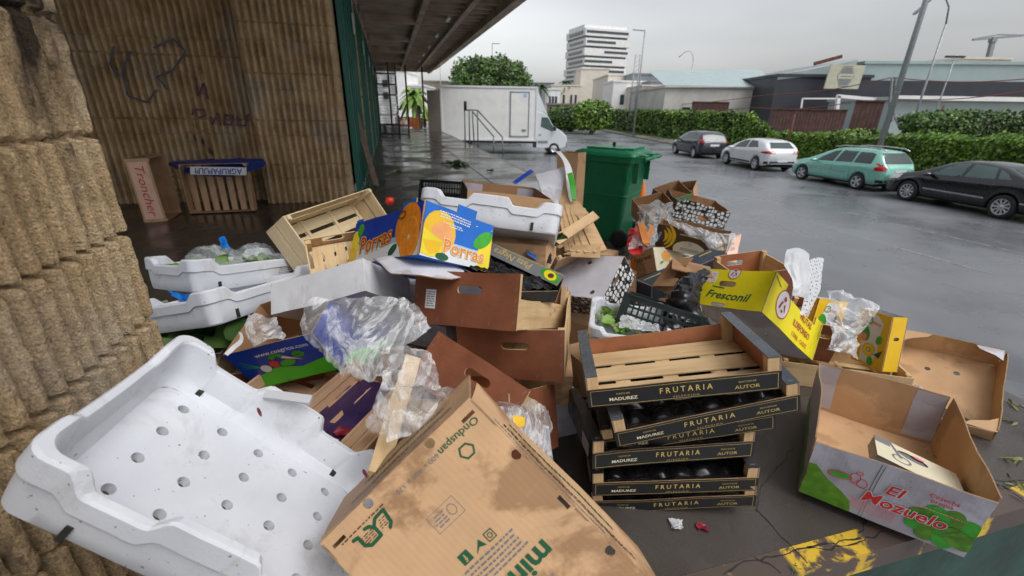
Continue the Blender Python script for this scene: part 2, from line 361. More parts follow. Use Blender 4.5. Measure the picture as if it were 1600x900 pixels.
# ------------------------------------------------------------------ the palette
kraft=cardboard('kraft_cardboard',(.54,.34,.185))
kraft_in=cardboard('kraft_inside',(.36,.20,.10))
kraft_wet=cardboard('kraft_stained',(.62,.39,.215),wet=.6,st0=.49)
kraft_edge=plain('cardboard_edge',(.30,.19,.11),.9,.25,60)
kraft_back=plain('cardboard_back',(.30,.17,.09),.8,.15,8)
greyboard=cardboard('grey_white_cardboard',(.60,.60,.65),wet=.4)
whiteboard=cardboard('white_cardboard',(.66,.67,.70),wet=.25)
lilacboard=cardboard('lilac_white_cardboard',(.48,.47,.54),wet=.3)
P_BLUE=plain('print_blue',(.012,.14,.55),.38,.12,6,dirt=.15)
P_BLUE2=plain('print_deep_blue',(.006,.045,.36),.38,.12,6,dirt=.15)
P_LBLUE=plain('print_pale_blue',(.32,.50,.75),.4,.1,6)
P_WHITE=plain('print_white',(.72,.73,.74),.42,.06,9,dirt=.15)
P_YEL=plain('print_yellow',(.80,.68,.015),.36,.08,6,dirt=.12)
P_WARM=plain('print_warm_yellow',(.82,.50,.02),.36,.08,6,dirt=.1)
P_LEMON=plain('print_lemon',(.84,.66,.03),.36,.12,6)
P_ORANGE=plain('print_orange',(.80,.24,.015),.38,.18,25)
P_ORANGE2=plain('print_light_orange',(.85,.40,.05),.38,.15,25)
P_PEACH=plain('print_peach',(.85,.38,.14),.38,.12,12)
P_RED=plain('print_red',(.55,.02,.02),.4,.1,9)
P_CRIM=plain('print_crimson',(.42,.015,.05),.4,.1,9)
P_GREEN=plain('print_green',(.05,.36,.03),.38,.2,14)
P_BGREEN=plain('print_bright_green',(.06,.52,.01),.36,.1,9)
P_DGREEN=plain('print_dark_green',(.012,.10,.04),.5,.1,9)
P_LEAFP=plain('print_leaf',(.10,.26,.02),.42,.35,30)
P_BLACK=plain('print_black',(.012,.012,.013),.42,.2,12)
P_NAVY=plain('print_navy',(.012,.022,.04),.35,.2,9,dirt=.2)
P_GREY=plain('print_grey',(.18,.19,.2),.45,.15,9)
P_BROWN=plain('print_brown',(.09,.05,.03),.4,.2,12)
P_GOLD=plain('print_gold',(.62,.44,.13),.4,.1,20)
P_CREAM=plain('print_cream',(.72,.66,.48),.42,.06,12)
P_PINK=plain('print_pink',(.72,.22,.26),.42,.15,12)
P_PURP=plain('print_purple',(.10,.03,.16),.42,.15,12)
P_SALMON=plain('print_salmon',(.80,.50,.38),.42,.1,12)
LABELW=plain('label_white',(.72,.73,.76),.45,.05,20)
PINE=wood('pale_pine',(.66,.47,.26),(.50,.32,.15))
PINE_Y=wood('pale_pine_upright',(.66,.47,.26),(.50,.32,.15),1)
PINE_Z=wood('pine_post',(.66,.46,.25),(.50,.31,.15),2)
POPLAR=wood('poplar',(.74,.60,.38),(.60,.45,.25))
POPLAR_Y=wood('poplar_cross',(.72,.57,.36),(.56,.42,.23),1)
POPLAR_Z=wood('poplar_post',(.72,.58,.38),(.56,.42,.23),2)
OLDPINE=wood('pinkish_pine',(.56,.36,.22),(.42,.24,.13))
OLDPINE_Y=wood('pinkish_pine_cross',(.56,.36,.22),(.42,.24,.13),1)
HARD=plain('wet_hardboard',(.20,.068,.033),.42,.28,7,bump=.25,bsc=120,dirt=.35)
HARD_IN=plain('hardboard_inside',(.34,.13,.06),.5,.22,9,bump=.2,bsc=120)
PURPLE=plain('purple_liner',(.045,.022,.085),.35,.35,8,dirt=.2)
BLACKBOARD=plain('black_laminated_board',(.022,.024,.027),.33,.3,10,dirt=.2)
GREYCAP=plain('grey_wet_board',(.085,.095,.11),.28,.25,14)
BLKPLAST=plain('black_green_plastic',(.012,.022,.022),.38,.2,9)
BLKBAG=plain('black_film',(.010,.010,.012),.27,.3,9,spec=.45)
DARKSLOT=plain('dark_slot',(.02,.018,.016),.8,.1,9)
BINGREEN=plain('bin_green_plastic',(.008,.155,.062),.36,.14,5,bump=.12,bsc=260,dirt=.3)
BINLID=plain('bin_lid_green_plastic',(.014,.24,.11),.33,.12,5,dirt=.2)
STEEL=plain('galvanised_steel',(.30,.32,.33),.45,.15,9,metal=.6)
RUST=plain('rusty_steel',(.13,.045,.03),.75,.4,7,bump=.3,bsc=40)
RUBBER=plain('tyre_rubber',(.018,.018,.019),.7,.2,20)
DARKIN=plain('dark_inside',(.010,.010,.011),.7,.1,5)
RED_PL=plain('red_plastic',(.60,.03,.02),.35,.1,9)
ORANGE_PL=plain('orange_plastic',(.80,.20,.02),.4,.1,9)
BLUEBAG=plain('blue_plastic',(.01,.16,.55),.28,.25,14)
def poly_foam():
    t=NT('polystyrene')
    v=t.n('ShaderNodeTexVoronoi'); v.inputs['Scale'].default_value=190; t.l(t.co(),v.inputs['Vector'])
    col=t.ramp(t.noise(4,6,.6),[(.3,(.58,.60,.65)),(.65,(.68,.70,.74))])
    d=t.ramp(t.noise(7,9,.72,dist=.5),[(.55,0),(.70,.45)]); col=t.mix(d,col,(.36,.34,.31))
    sp=t.ramp(t.noise(80,2),[(.71,0),(.74,.8)]); col=t.mix(sp,col,(.10,.08,.07))
    t.set('Base Color',col); t.set('Roughness',.48); t.set('Specular IOR Level',.4)
    t.set('Subsurface Weight',.12); t.set('Subsurface Radius',(.01,.01,.01)); t.set('Subsurface Scale',.6)
    b=t.bump(v.outputs['Distance'],.22,.0009); t.bump(t.noise(9,4),.25,.008,b)
    return t.m
FOAM=poly_foam()
def honeycomb():
    t=NT('honeycomb_print')
    v=t.n('ShaderNodeTexVoronoi'); v.inputs['Scale'].default_value=30; v.inputs['Randomness'].default_value=.62; t.l(t.co(),v.inputs['Vector'])
    e=t.n('ShaderNodeTexVoronoi',feature='DISTANCE_TO_EDGE'); e.inputs['Scale'].default_value=30; e.inputs['Randomness'].default_value=.62; t.l(t.co(),e.inputs['Vector'])
    f=t.math('MULTIPLY',t.ramp(v.outputs['Distance'],[(.44,1),(.47,0)]),t.ramp(e.outputs['Distance'],[(.07,0),(.10,1)]))
    v2=t.n('ShaderNodeTexVoronoi'); v2.inputs['Scale'].default_value=66; v2.inputs['Randomness'].default_value=.5; t.l(t.co(),v2.inputs['Vector'])
    g=t.math('MULTIPLY',t.ramp(v2.outputs['Distance'],[(.26,1),(.30,0)]),t.ramp(v.outputs['Distance'],[(.52,0),(.54,1)])); f=t.math('MAXIMUM',f,g)
    t.set('Base Color',t.mix(f,(.012,.012,.013),(.70,.71,.72))); t.set('Roughness',.42); return t.m
HONEY=honeycomb()
def film_mat(name,c=(.74,.755,.77),a=.14,b=.55,rough=.14,sc=9):
    t=NT(name); t.set('Base Color',c); t.set('Roughness',rough); t.set('Specular IOR Level',.55)
    n=t.noise(sc,6,.62,t.co((1,.35,1),(.5,.4,.8)),1.2)
    t.set('Alpha',t.ramp(n,[(.38,a),(.47,a*1.4),(.52,b),(.56,a*2),(.62,b*.8),(.66,a*1.5)]))  # streaks of higher opacity paint bright highlights into the film
    t.bump(t.noise(sc*3,4,.6,dist=1.5),.45,.004); return t.m
FILM=film_mat('clear_crumpled_film',a=.20,b=.70,rough=.14,sc=8); FILM_MILK=film_mat('milky_film',(.88,.89,.90),.18,.6,.16,9); FILM_GREY=film_mat('grey_film',(.55,.60,.60),.18,.6,.12)
def perforated():
    t=NT('perforated_white_film'); t.set('Base Color',(.60,.61,.63)); t.set('Roughness',.35)
    v=t.n('ShaderNodeTexVoronoi'); v.inputs['Scale'].default_value=75; v.inputs['Randomness'].default_value=.25; t.l(t.co(),v.inputs['Vector'])
    t.set('Alpha',t.ramp(v.outputs['Distance'],[(.28,.1),(.34,.85)])); return t.m
PERF=perforated()
WHITEFILM=plain('white_soft_film',(.50,.51,.53),.35,.05,9,bump=.3,bsc=25)
def leaf_mat(name,c1,c2,c3,rough=.42,tr=.0):
    t=NT(name); g=t.n('ShaderNodeNewGeometry')
    col=t.ramp(g.outputs['Random Per Island'],[(0,c1),(.5,c2),(1,c3)])
    n=t.ramp(t.noise(.55,4),[(.35,.55),(.65,1.25)]); x=t.mix(1.0,col,n,'MULTIPLY')
    t.set('Base Color',x); t.set('Roughness',rough); t.set('Specular IOR Level',.4)
    return t.m
LETTUCE=leaf_mat('lettuce_leaf',(.16,.32,.05),(.30,.45,.12),(.50,.60,.28),.5)
DKLEAF=leaf_mat('dark_cabbage_leaf',(.022,.06,.015),(.04,.085,.02),(.07,.12,.03),.38)
DRYLEAF=leaf_mat('dry_leaf',(.20,.15,.05),(.13,.18,.04),(.28,.24,.10),.6)
# ------------------------------------------------------------------ general builders
def warpfn(amp,seed,fr=4.):
    o=Vector((seed*3.7,seed*1.3,seed*7.1))
    return lambda p: p+noise.noise_vector(p*fr+o)*amp*1.5+noise.noise_vector(p*fr*4+o)*amp*.3
def wall_frame(D,w):
    L,W,H=D[0]/2,D[1]/2,D[2]
    return {'-y':((0,-W,0),(1,0,0),(0,0,1),L),'+y':((0,W,0),(-1,0,0),(0,0,1),L),
            '+x':((L,0,0),(0,1,0),(0,0,1),W),'-x':((-L,0,0),(0,-1,0),(0,0,1),W)}[w]
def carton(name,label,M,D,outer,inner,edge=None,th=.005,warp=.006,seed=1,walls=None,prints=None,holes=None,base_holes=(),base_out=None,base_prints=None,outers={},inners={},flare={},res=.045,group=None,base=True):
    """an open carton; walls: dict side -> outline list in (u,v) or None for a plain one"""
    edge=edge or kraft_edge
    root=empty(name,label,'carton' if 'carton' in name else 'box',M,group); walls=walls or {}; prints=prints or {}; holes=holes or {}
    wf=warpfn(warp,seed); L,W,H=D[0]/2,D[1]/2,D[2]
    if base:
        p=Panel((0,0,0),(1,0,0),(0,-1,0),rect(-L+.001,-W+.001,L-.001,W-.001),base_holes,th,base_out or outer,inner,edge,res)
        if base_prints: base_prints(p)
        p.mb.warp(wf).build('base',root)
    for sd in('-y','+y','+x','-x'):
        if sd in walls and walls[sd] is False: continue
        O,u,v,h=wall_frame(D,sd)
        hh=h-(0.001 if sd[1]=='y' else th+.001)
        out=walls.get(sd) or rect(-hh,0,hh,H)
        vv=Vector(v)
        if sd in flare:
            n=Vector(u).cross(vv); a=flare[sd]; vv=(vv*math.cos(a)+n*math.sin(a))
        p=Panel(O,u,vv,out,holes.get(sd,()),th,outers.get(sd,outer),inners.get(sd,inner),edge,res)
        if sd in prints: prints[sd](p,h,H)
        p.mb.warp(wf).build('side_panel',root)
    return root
def tab_outline(h,H,tabs,base=0):   # tabs: list of (u0,u1,dv) steps on the top edge
    P=[(-h,base),(h,base),(h,H)]
    for u0,u1,dv in sorted(tabs,reverse=True): P+= [(u1,H),(u1-.008*(1 if dv>0 else -1)*0,H+dv),(u0,H+dv),(u0,H)]
    P.append((-h,H))
    o=[]
    for q in P:
        if not o or (abs(q[0]-o[-1][0])+abs(q[1]-o[-1][1]))>1e-5: o.append(q)
    return o
def foam_tray(name,label,M,D,style='two',seed=1,warp=.002,hole_grid=None,th=.022,prints=None,group=None,closed=False,cat='tray'):
    """moulded polystyrene tray: rounded corners, high corner posts and cut-outs in the rim, draft on the walls"""
    root=empty(name,label,cat,M,group); mb=MB(); L,W,H=D[0]/2,D[1]/2,D[2]; rc=.038
    # perimeter points
    per=[]; nn=[]
    def seg(a,b,n):
        for k in range(n): t=k/n; per.append((a[0]+(b[0]-a[0])*t,a[1]+(b[1]-a[1])*t))
    def arc(cx,cy,a0):
        for k in range(6): a=a0+math.pi/2*k/6; per.append((cx+rc*math.cos(a),cy+rc*math.sin(a)))
    seg((-L+rc,-W),(L-rc,-W),60); arc(L-rc,-W+rc,-math.pi/2); seg((L,-W+rc),(L,W-rc),40); arc(L-rc,W-rc,0)
    seg((L-rc,W),(-L+rc,W),60); arc(-L+rc,W-rc,math.pi/2); seg((-L,W-rc),(-L,-W+rc),40); arc(-L+rc,-W+rc,math.pi)
    n=len(per)
    def sm(x,a,b): t=max(0,min(1,(x-a)/(b-a))); return t*t*(3-2*t)
    def rim(x,y):
        if closed: return H
        onlong=abs(abs(y)-W)<.002; c=abs(x)/L if onlong else abs(y)/W
        dip=H*.25
        if onlong and style=='two': d=sm(c,.24,.34)*(1-sm(c,.66,.78))
        elif onlong: d=1-sm(c,.58,.74)
        else: d=(1-sm(c,.45,.65))*.8
        if abs(x)>L-rc and abs(y)>W-rc: d=0
        return H-dip*d
    def scl(p,k): # inset by k towards centre with rounded corners
        x,y=p; return (x*(1-k/L),y*(1-k/W))
    rings=[]
    for z,k in((0.004,.014),(.0,.010)): pass
    prof=[(lambda r:0.0,.016),(lambda r:.006,.012),(lambda r:.3*r,.008),(lambda r:.62*r,.006),(lambda r:.64*r,0.0),(lambda r:r-.006,0.0),(lambda r:r,.004),(lambda r:r,th-.004),(lambda r:r-.006,th),(lambda r:.4*r,th+.008),(lambda r:th+.02,th+.012),(lambda r:th,th+.026)]
    for fz,k in prof:
        rings.append([(*scl(p,k),fz(rim(*p))) for p in per])
    vs=[p for r in rings for p in r]; fs=[]
    for i in range(len(rings)-1):
        for k in range(n): fs.append((i*n+k,i*n+(k+1)%n,(i+1)*n+(k+1)%n,(i+1)*n+k))
    mb.add(vs,fs,FOAM,True)
    holes=[]
    if hole_grid:
        for (hx,hy) in hole_grid: holes.append(circ(hx,hy,.0125,n=18))
    inner=[scl(p,th+.026) for p in per[::3]]; outer=[scl(p,.016) for p in per[::3]]
    def fl(outl,z,flip):
        v,f=cdt(outl,holes,.06); 
        if flip: f=[q[::-1] for q in f]
        mb.add([(x,y,z) for x,y in v],f,FOAM)
    fl(inner,th,False); fl(outer,0,True)
    for hp in holes:
        m_=len(hp); mb.add([(x,y,0) for x,y in hp]+[(x,y,th) for x,y in hp],[(i,(i+1)%m_,m_+(i+1)%m_,m_+i)[::-1] for i in range(m_)],FOAM,True)
    wf=warpfn(warp,seed); mb.warp(wf).build('tray_body',root,sharp=28)
    # drainage slots: dark blocks stand in for the shade of cut openings
    for sx in(-.62,.62):
        for sy in(-1,1):
            s=MB(); s.box((sx*L,sy*(W-.0065),.022),(.012,.006,.034),DARKSLOT); s.box((sx*L,sy*(W-th-.013),th+.012),(.013,.012,.02),DARKSLOT); s.warp(wf).build('drain_slot',root)
    if prints: prints(root,wf)
    return root
def frutaria(name,label,M,D,seed,group,capmat=None):
    """avocado crate: printed black side strips, hardboard ends with grey laminated outside, pine posts and slats"""
    root=empty(name,label,'crate',M,group); L,W,H=D[0]/2,D[1]/2,D[2]; wf=warpfn(.0025,seed)
    ph=H*.60
    for sgn in(-1,1):
        O=(0,sgn*W,0); u=(-sgn,0,0)
        p=Panel(O,u,(0,0,1),rect(-L,0.002,L,ph),(),.004,P_BLACK,HARD_IN,kraft_edge,.05)
        hw=L*.965
        for a,b in(((-hw,ph*.1),(hw,ph*.1)),((-hw,ph*.9),(hw,ph*.9)),((-hw,ph*.1),(-hw,ph*.9)),((hw,ph*.1),(hw,ph*.9))): p.line(a,b,.0011,P_GOLD,1)
        p.text('F R U T A R I A',.01,ph*.56,ph*.42,P_GOLD,2,sx=.92,bold=.008)
        p.text('S E L E C C I O N',.01,ph*.2,ph*.12,P_GOLD,2,sx=1.4)
        p.text('MADUREZ',-L*.62,ph*.38,ph*.24,P_CREAM,2,sx=1.25,bold=.02); p.text('PUNTO DE',-L*.62,ph*.66,ph*.12,P_GOLD,2,sx=1.1)
        p.text('AUTOR',L*.66,ph*.36,ph*.26,P_GOLD,2,sx=1.3); p.text('SELECCION DE',L*.66,ph*.64,ph*.11,P_GOLD,2,sx=1.1)
        p.mb.warp(wf).build('printed_side',root)
    for sgn in(-1,1):
        O=(sgn*L,0,0); u=(0,sgn,0)
        p=Panel(O,u,(0,0,1),rect(-W+.004,.003,W-.004,H),[slot(0,H*.72,.10,.022)],.004,BLACKBOARD,HARD_IN,kraft_edge,.05)
        if sgn<0: p.poly(rect(.05,H*.1,.14,H*.6),LABELW,1); p.blur_text(.095,H*.36,.08,H*.4,4,P_GREY)
        p.mb.warp(wf).build('end_board',root)
        c=MB(); c.box((sgn*(L-.019),0,H+.001),(.038,2*W-.01,.003),capmat or GREYCAP)
        for k in range(3): c.box((sgn*(L-.019),-W*.9+k*W*.9,H+.0035),(.016,.0015,.0015),STEEL)
        c.warp(wf).build('end_cap',root)
        for sy in(-1,1):
            q=MB(); q.box((sgn*(L-.022),sy*(W-.02),H/2),(.034,.03,H-.004),PINE_Z); q.warp(wf).build('corner_post',root)
    s=MB(); n=3; wd=(2*W-.02)/n
    for k in range(n): s.box((0,-W+.012+wd*(k+.5),.0045),(2*L-.012,wd-.018-.006*((k*7+seed)%3),.005),PINE)
    for x in(-.55,0,.55): s.box((x*L,0,-.0005),(.05,2*W-.012,.004),PINE_Y)
    for x in(-.9,-.45,.0,.42,.88):
        for k in range(n): s.box((x*L,-W+.012+wd*(k+.5),.0075),(.0012,.012,.0012),STEEL)
    s.warp(wf).build('slatted_floor',root)
    return root
def hardcrate(name,label,M,D,seed,group=None,low=.55,labelpos=None,mat=None,inside=None):
    """deep produce crate: hardboard ends with a hand hole, pine sides and posts"""
    root=empty(name,label,'crate',M,group); L,W,H=D[0]/2,D[1]/2,D[2]; wf=warpfn(.004,seed); hm=mat or HARD
    for sgn in(-1,1):
        O=(0,sgn*W,0); u=(-sgn,0,0)
        p=Panel(O,u,(0,0,1),rect(-L,0,L,H),[slot(.02,H*.68,.10,.028)],.005,hm,inside or HARD_IN,PINE,.05)
        for k in range(5):
            y=H*(.12+.19*k)
            for x in(-L+.012,L-.012): p.line((x-.002,y),(x+.003,y+.012),.0012,STEEL,1)
        for x in(-.5,0,.5): p.line((x*L,.012),(x*L+.002,.026),.0012,STEEL,1)
        if sgn<0 and labelpos: x,y=labelpos; p.poly(rect(x-.021,y-.034,x+.021,y+.034),LABELW,1); p.blur_text(x,y,.034,.058,7,P_GREY)
        p.mb.warp(wf).build('end_board',root)
        for sx in(-1,1):
            q=MB(); q.box((sx*(L-.014),sgn*(W-.018),H/2),(.022,.022,H-.002),PINE_Z); q.warp(wf).build('corner_post',root)
    for sgn in(-1,1):
        p=Panel((sgn*L,0,0),(0,sgn,0),(0,0,1),rect(-W+.006,0.004,W-.006,H*low),(),.006,PINE_Y,PINE_Y,PINE_Y,.06)
        p.mb.warp(wf).build('side_board',root)
    s=MB()
    for k in range(5): s.box((-L+.04+k*(2*L-.08)/4,0,.004),((2*L)/5-.015,2*W-.02,.005),PINE_Y)
    s.warp(wf).build('slatted_floor',root)
    return root
def slatcrate(name,label,M,D,seed,wm,wmy,wmz,group=None,side_slats=2,floor_slats=5,along='x',sidegap=.35,prints=None,nobase=False):
    """light open crate of thin slats"""
    root=empty(name,label,'crate',M,group); L,W,H=D[0]/2,D[1]/2,D[2]; wf=warpfn(.003,seed)
    for sgn in(-1,1):
        s=MB(); hh=H/side_slats
        for k in range(side_slats): s.box((0,sgn*(W-.0025),hh*(k+.5)),(2*L,.005,hh*(1-sidegap*.5)),wm)
        if prints and sgn<0: prints(s,L,W,H)
        s.warp(wf).build('side_slats',root)
        s=MB()
        for k in range(side_slats): s.box((sgn*(L-.005),0,hh*(k+.5)),(.009,2*W-.012,hh*(1-sidegap*.4)),wmy)
        s.warp(wf).build('end_slats',root)
        for sy in(-1,1):
            q=MB(); q.box((sgn*(L-.021),sy*(W-.016),H/2+.004),(.022,.022,H+.006),wmz); q.warp(wf).build('corner_post',root)
    if not nobase:
        s=MB(); n=floor_slats; wd=(2*W)/n
        for k in range(n): s.box((0,-W+wd*(k+.5),.004),(2*L-.01,wd-.022,.005),wm)
        for x in(-.93,-.33,.33,.93): s.box((x*L,0,-.001),(.03,2*W-.008,.005),wmy); s.box((x*L*.98,0,.009),(.022,2*W-.012,.004),wmy)
        s.warp(wf).build('slatted_floor',root)
    return root
def plastic_crate(name,label,M,D,seed=1,group=None,mat=None):
    """folding style plastic crate with grid walls"""
    mat=mat or BLKPLAST; root=empty(name,label,'crate',M,group); L,W,H=D[0]/2,D[1]/2,D[2]
    for sd in('-y','+y','+x','-x'):
        O,u,v,h=wall_frame(D,sd); hh=h-(.0 if sd[1]=='y' else .007)
        hs=[]; nx=max(6,int(2*hh/.028)); rows=3; mw=(2*hh-.05)/nx; mh=(H-.04)/rows
        for i in range(nx):
            for j in range(rows):
                x=-hh+.025+mw*i; y=.02+mh*j; hs.append(rect(x+.004,y+.004,x+mw-.004,y+mh-.006))
        p=Panel(O,u,v,rect(-hh,0,hh,H),hs,.006,mat,mat,mat,.3)
        for y in(.003,H-.003): p.mb.box(Vector(O)+Vector((0,0,y)),(abs(u[0])*2*h+abs(u[1])*.016+(.0 if u[0] else 0),abs(u[1])*2*h+abs(u[0])*.016,.007),mat)
        p.mb.build('grid_wall',root)
    hs=[]
    for i in range(int(2*L/.045)):
        for j in range(int(2*W/.045)): x=-L+.012+i*.045; y=-W+.012+j*.045; hs.append(rect(x,y,x+.032,y+.032))
    Panel((0,0,0),(1,0,0),(0,-1,0),rect(-L,-W,L,W),[ [(x,-y) for x,y in h][::-1] for h in hs if max(q[0] for q in h)<L-.005 and max(q[1] for q in h)<W-.005],.006,mat,mat,mat,.3).mb.build('grid_base',root)
    for sx in(-1,1):
        for sy in(-1,1):
            q=MB(); q.box((sx*(L-.006),sy*(W-.006),H/2),(.024,.024,H+.004),mat); q.build('corner_post',root)
    return root
def sheet(name,label,cat,ctrl,mat,amp=.02,fr=6,n=50,seed=1,kind='crumple',thick=0,group=None,parent=None,ragged=0):
    """a draped or crumpled sheet through a grid of points"""
    ctrl=[[Vector(p) for p in r] for r in ctrl]; nr=len(ctrl); nc=len(ctrl[0])
    def cat4(a,b,c,d,t): return b*.5*2*.5*2*0+ (b*2+(c-a)*t+(a*2-b*5+c*4-d)*t*t+(b*3-a-c*3+d)*t*t*t)*.5
    def samp(row,t):
        k=len(row)-1; x=min(t*k,k-1e-6); i=int(x); f=x-i; g=lambda j: row[max(0,min(k,j))]
        return cat4(g(i-1),g(i),g(i+1),g(i+2),f)
    P=[]
    sa=seed*1.7; sdir=Vector((math.cos(sa),math.sin(sa)*.5,math.sin(sa))).normalized(); sdir2=sdir.cross(Vector((0,.6,.8))).normalized(); cen=sum((p for r in ctrl for p in r),Vector())/(nr*nc); o=Vector((seed*5.1,seed*2.3,seed))
    for a in range(n+1):
        cols=[samp([ctrl[i][j] for i in range(nr)],a/n) for j in range(nc)]
        row=[]
        for b in range(n+1):
            p=samp(cols,b/n)
            if kind=='crumple':
                q=p+noise.noise_vector(p*fr*1.7+o)*.03
                d=noise.noise_vector(q*fr+o)*amp*.55
                st=Vector((q.dot(sdir)*.28,q.dot(sdir2),q.z*.8+q.x*.3))
                st2=Vector((q.dot(sdir2)*.3,q.dot(sdir),q.z*.7-q.x*.4))
                for oc,(f2,a2) in enumerate(((1.8,.50),(3.6,.30),(8,.08))):
                    w=noise.noise_vector((st if oc!=1 else st2)*fr*f2+o*(oc+2)); d+=Vector((abs(w.x)-.25,abs(w.y)-.25,abs(w.z)-.25))*amp*a2*1.5
            else: d=noise.noise_vector(p*fr+o)*amp+noise.noise_vector(p*fr*3+o)*amp*.3
            row.append(p+d)
        P.append(row)
    me=MB(); me.grid(P,mat)
    if ragged:
        me.f=[f for f in me.f if noise.noise(Vector(me.v[f[0]])*14+o)<.42 or True]
    if thick:
        base=list(me.v); nf=len(me.f); off=len(base)
        N=[Vector() for _ in base]
        for f in me.f:
            a,b,c=[Vector(base[i]) for i in f[:3]]; nn=(b-a).cross(c-a).normalized()
            for i in f: N[i]+=nn
        me.v+= [tuple(Vector(v)-x.normalized()*thick) for v,x in zip(base,N)]
        for k in range(nf): me.f.append([off+i for i in me.f[k]][::-1]); me.m.append(0); me.sm.append(True)
        m1=n+1; B=[j for j in range(n)]
        def q(a,b): me.f.append([b,a,a+off,b+off]); me.m.append(me.mi(kraft_edge)); me.sm.append(False)
        for j in range(n): q(j,j+1); q(n*m1+j+1,n*m1+j); q((j+1)*m1,j*m1); q(j*m1+n,(j+1)*m1+n)
    # origin at the centre
    me.v=[tuple(Vector(v)-cen) for v in me.v]
    o_=me.build(name,parent,label,cat if parent is None else None,group,M=Matrix.Translation(cen) if parent is None else None)
    return o_
def leaf(mb,p,d,nrm,L,Wd,mat,cup=.3,seed=0,seg=6):
    d=Vector(d).normalized(); nrm=Vector(nrm).normalized(); s=d.cross(nrm).normalized(); nrm=s.cross(d)
    P=[]
    for i in range(seg+1):
        t=i/seg; w=Wd*math.sin(math.pi*min(1,.08+t*.92))**.7*(1-.2*t)
        row=[]
        for j in range(5):
            a=(j-2)/2; q=Vector(p)+d*(L*t)+s*(a*w)+nrm*(cup*Wd*(a*a)-cup*L*t*t*.6)
            q+=noise.noise_vector(q*30+Vector((seed,0,0)))*Wd*.16*(abs(a)+.2)
            row.append(q)
        P.append(row)
    mb.grid(P,mat)
def leaves(name,label,cat,pts,n,L,mat,seed=1,spread=.06,up=.6,group=None,kind=None,wd=.45):
    rnd=random.Random(seed); mb=MB(); cen=sum((Vector(p) for p in pts),Vector())/len(pts)
    for k in range(n):
        i=rnd.randrange(len(pts)); b=Vector(pts[i])-cen+Vector((rnd.gauss(0,spread),rnd.gauss(0,spread),rnd.gauss(0,spread*.3)))
        d=Vector((rnd.gauss(0,1),rnd.gauss(0,1),rnd.uniform(-.1,up))); nr=Vector((rnd.gauss(0,.5),rnd.gauss(0,.5),1))
        l=L*rnd.uniform(.6,1.3); leaf(mb,b,d,nr,l,l*wd,mat,.35,k)
    return mb.build(name,None,label,cat,group,kind,M=Matrix.Translation(cen))
STRAP=plain('dull_orange_strap',(.50,.17,.03),.5,.2,20)
# ------------------------------------------------------------------ the heap of boxes
M,D=pose('bigtray')
hg=[(-.2+.1*i,.1275+.008-.085*j) for i in range(5) for j in range(4)]; M=M@Matrix.Translation((0,-.008,-.022))
foam_tray('polystyrene_tray','large white polystyrene tray with round holes, tipped up against the near ribbed column',M,[.645,.455,.142],'two',3,.003,hole_grid=hg)
def pr_brown(p):
    L_,W_=BD[0]/2,BD[1]/2
    def T(s,x,y,sz,rot=0,sx=1,bold=0,m=P_DGREEN): p.text(s,x,y,sz,m,2,rot,sx,bold)
    T('Onduspan',-L_*.66,-W_*.86,.023,0,1.1,.01); p.ring(-L_*.62,-W_*.74,.019,.017,.0045,P_DGREEN,2,6)
    T('600 x 400 x 170',-L_*.12,-W_*.86,.015,0,1.15,.0,m=P_GREY)
    def q(px,py):   # layout of the print, measured along the two edges of the base
        dx,dy=px-733,py-618; det=-233*310-315*234; s_=(dx*310-315*dy)/det; r_=(-233*dy-234*dx)/det
        return (-L_+2*L_*s_,-W_+2*W_*r_)
    for path in([(612,826),(613,817),(600,799),(587,813),(586,826),(598,838),(584,853),(573,854),(561,843),(554,848)],[(571,830),(578,826),(587,828)]):
        Q=[q(*c) for c in path]
        for a,b in zip(Q,Q[1:]): p.line(a,b,.0075,P_DGREEN,2)
        for c in Q: p.ell(c[0],c[1],.0037,.0037,P_DGREEN,2,n=10)
    for c,w_ in((q(602,817),.028),(q(578,842),.032)): p.blur_text(c[0],c[1],w_,.020,4,P_BROWN)
    c=q(570,820); p.blur_text(c[0],c[1],.12,.007,1,P_BROWN)
    x,y=-L_*.04,-W_*.52
    for a,b in(((.034,.02),(-.034,.02)),((-.034,.02),(-.034,-.02)),((-.034,-.02),(.034,-.02)),((.034,-.02),(.034,.02))): p.line((x+a[0],y+a[1]),(x+b[0],y+b[1]),.0012,P_GREY)
    p.blur_text(x+.014,y,.03,.028,4,P_GREY); p.ring(x-.016,y,.010,.012,.002,P_GREY)
    y=-W_*.21; x=-L_*.04
    p.ring(x-.034,y,.015,.015,.003,P_DGREEN,2,4,math.pi/4); p.ring(x-.034,y,.006,.006,.002,P_DGREEN,2,12)
    p.poly([(x-.010,y-.010),(x+.012,y+.012),(x-.002,y+.004),(x-.016,y+.010)],P_DGREEN,2)
    p.poly(rect(x+.020,y-.012,x+.044,y+.012),P_DGREEN,2); p.text('f',x+.032,y,.022,kraft,3,0,1,.02)
    p.blur_text(-L_*.10,-W_*.06,.14,.05,5,P_GREY)
    T('mini',-L_*.26,W_*.14,.062,0,1.15,.03); p.blur_text(.0,W_*.34,.16,.03,3,P_GREY)
M,BD=pose('brownbox'); L_,W_=BD[0]/2,BD[1]/2
bh=[rect(-L_+.014,-W_+.030,-L_+.034,-W_+.036)]
slots=[rect(sx*(L_-.030)-.016,sy*(W_-.026)-.004,sx*(L_-.030)+.016,sy*(W_-.026)+.004) for sx in(-1,1) for sy in(-1,1)]
rounds=[circ(sx*.085,-W_+.012,.011,n=14) for sx in(-1,1)]+[circ(sx*.085,W_-.012,.011,n=14) for sx in(-1,1)]+[circ(sx*(L_-.013),sy*.135,.011,n=14) for sx in(-1,1) for sy in(-1,1)]
mid=[rect(sx*(L_-.011)-.005,-.016,sx*(L_-.011)+.005,.016) for sx in(-1,1)]
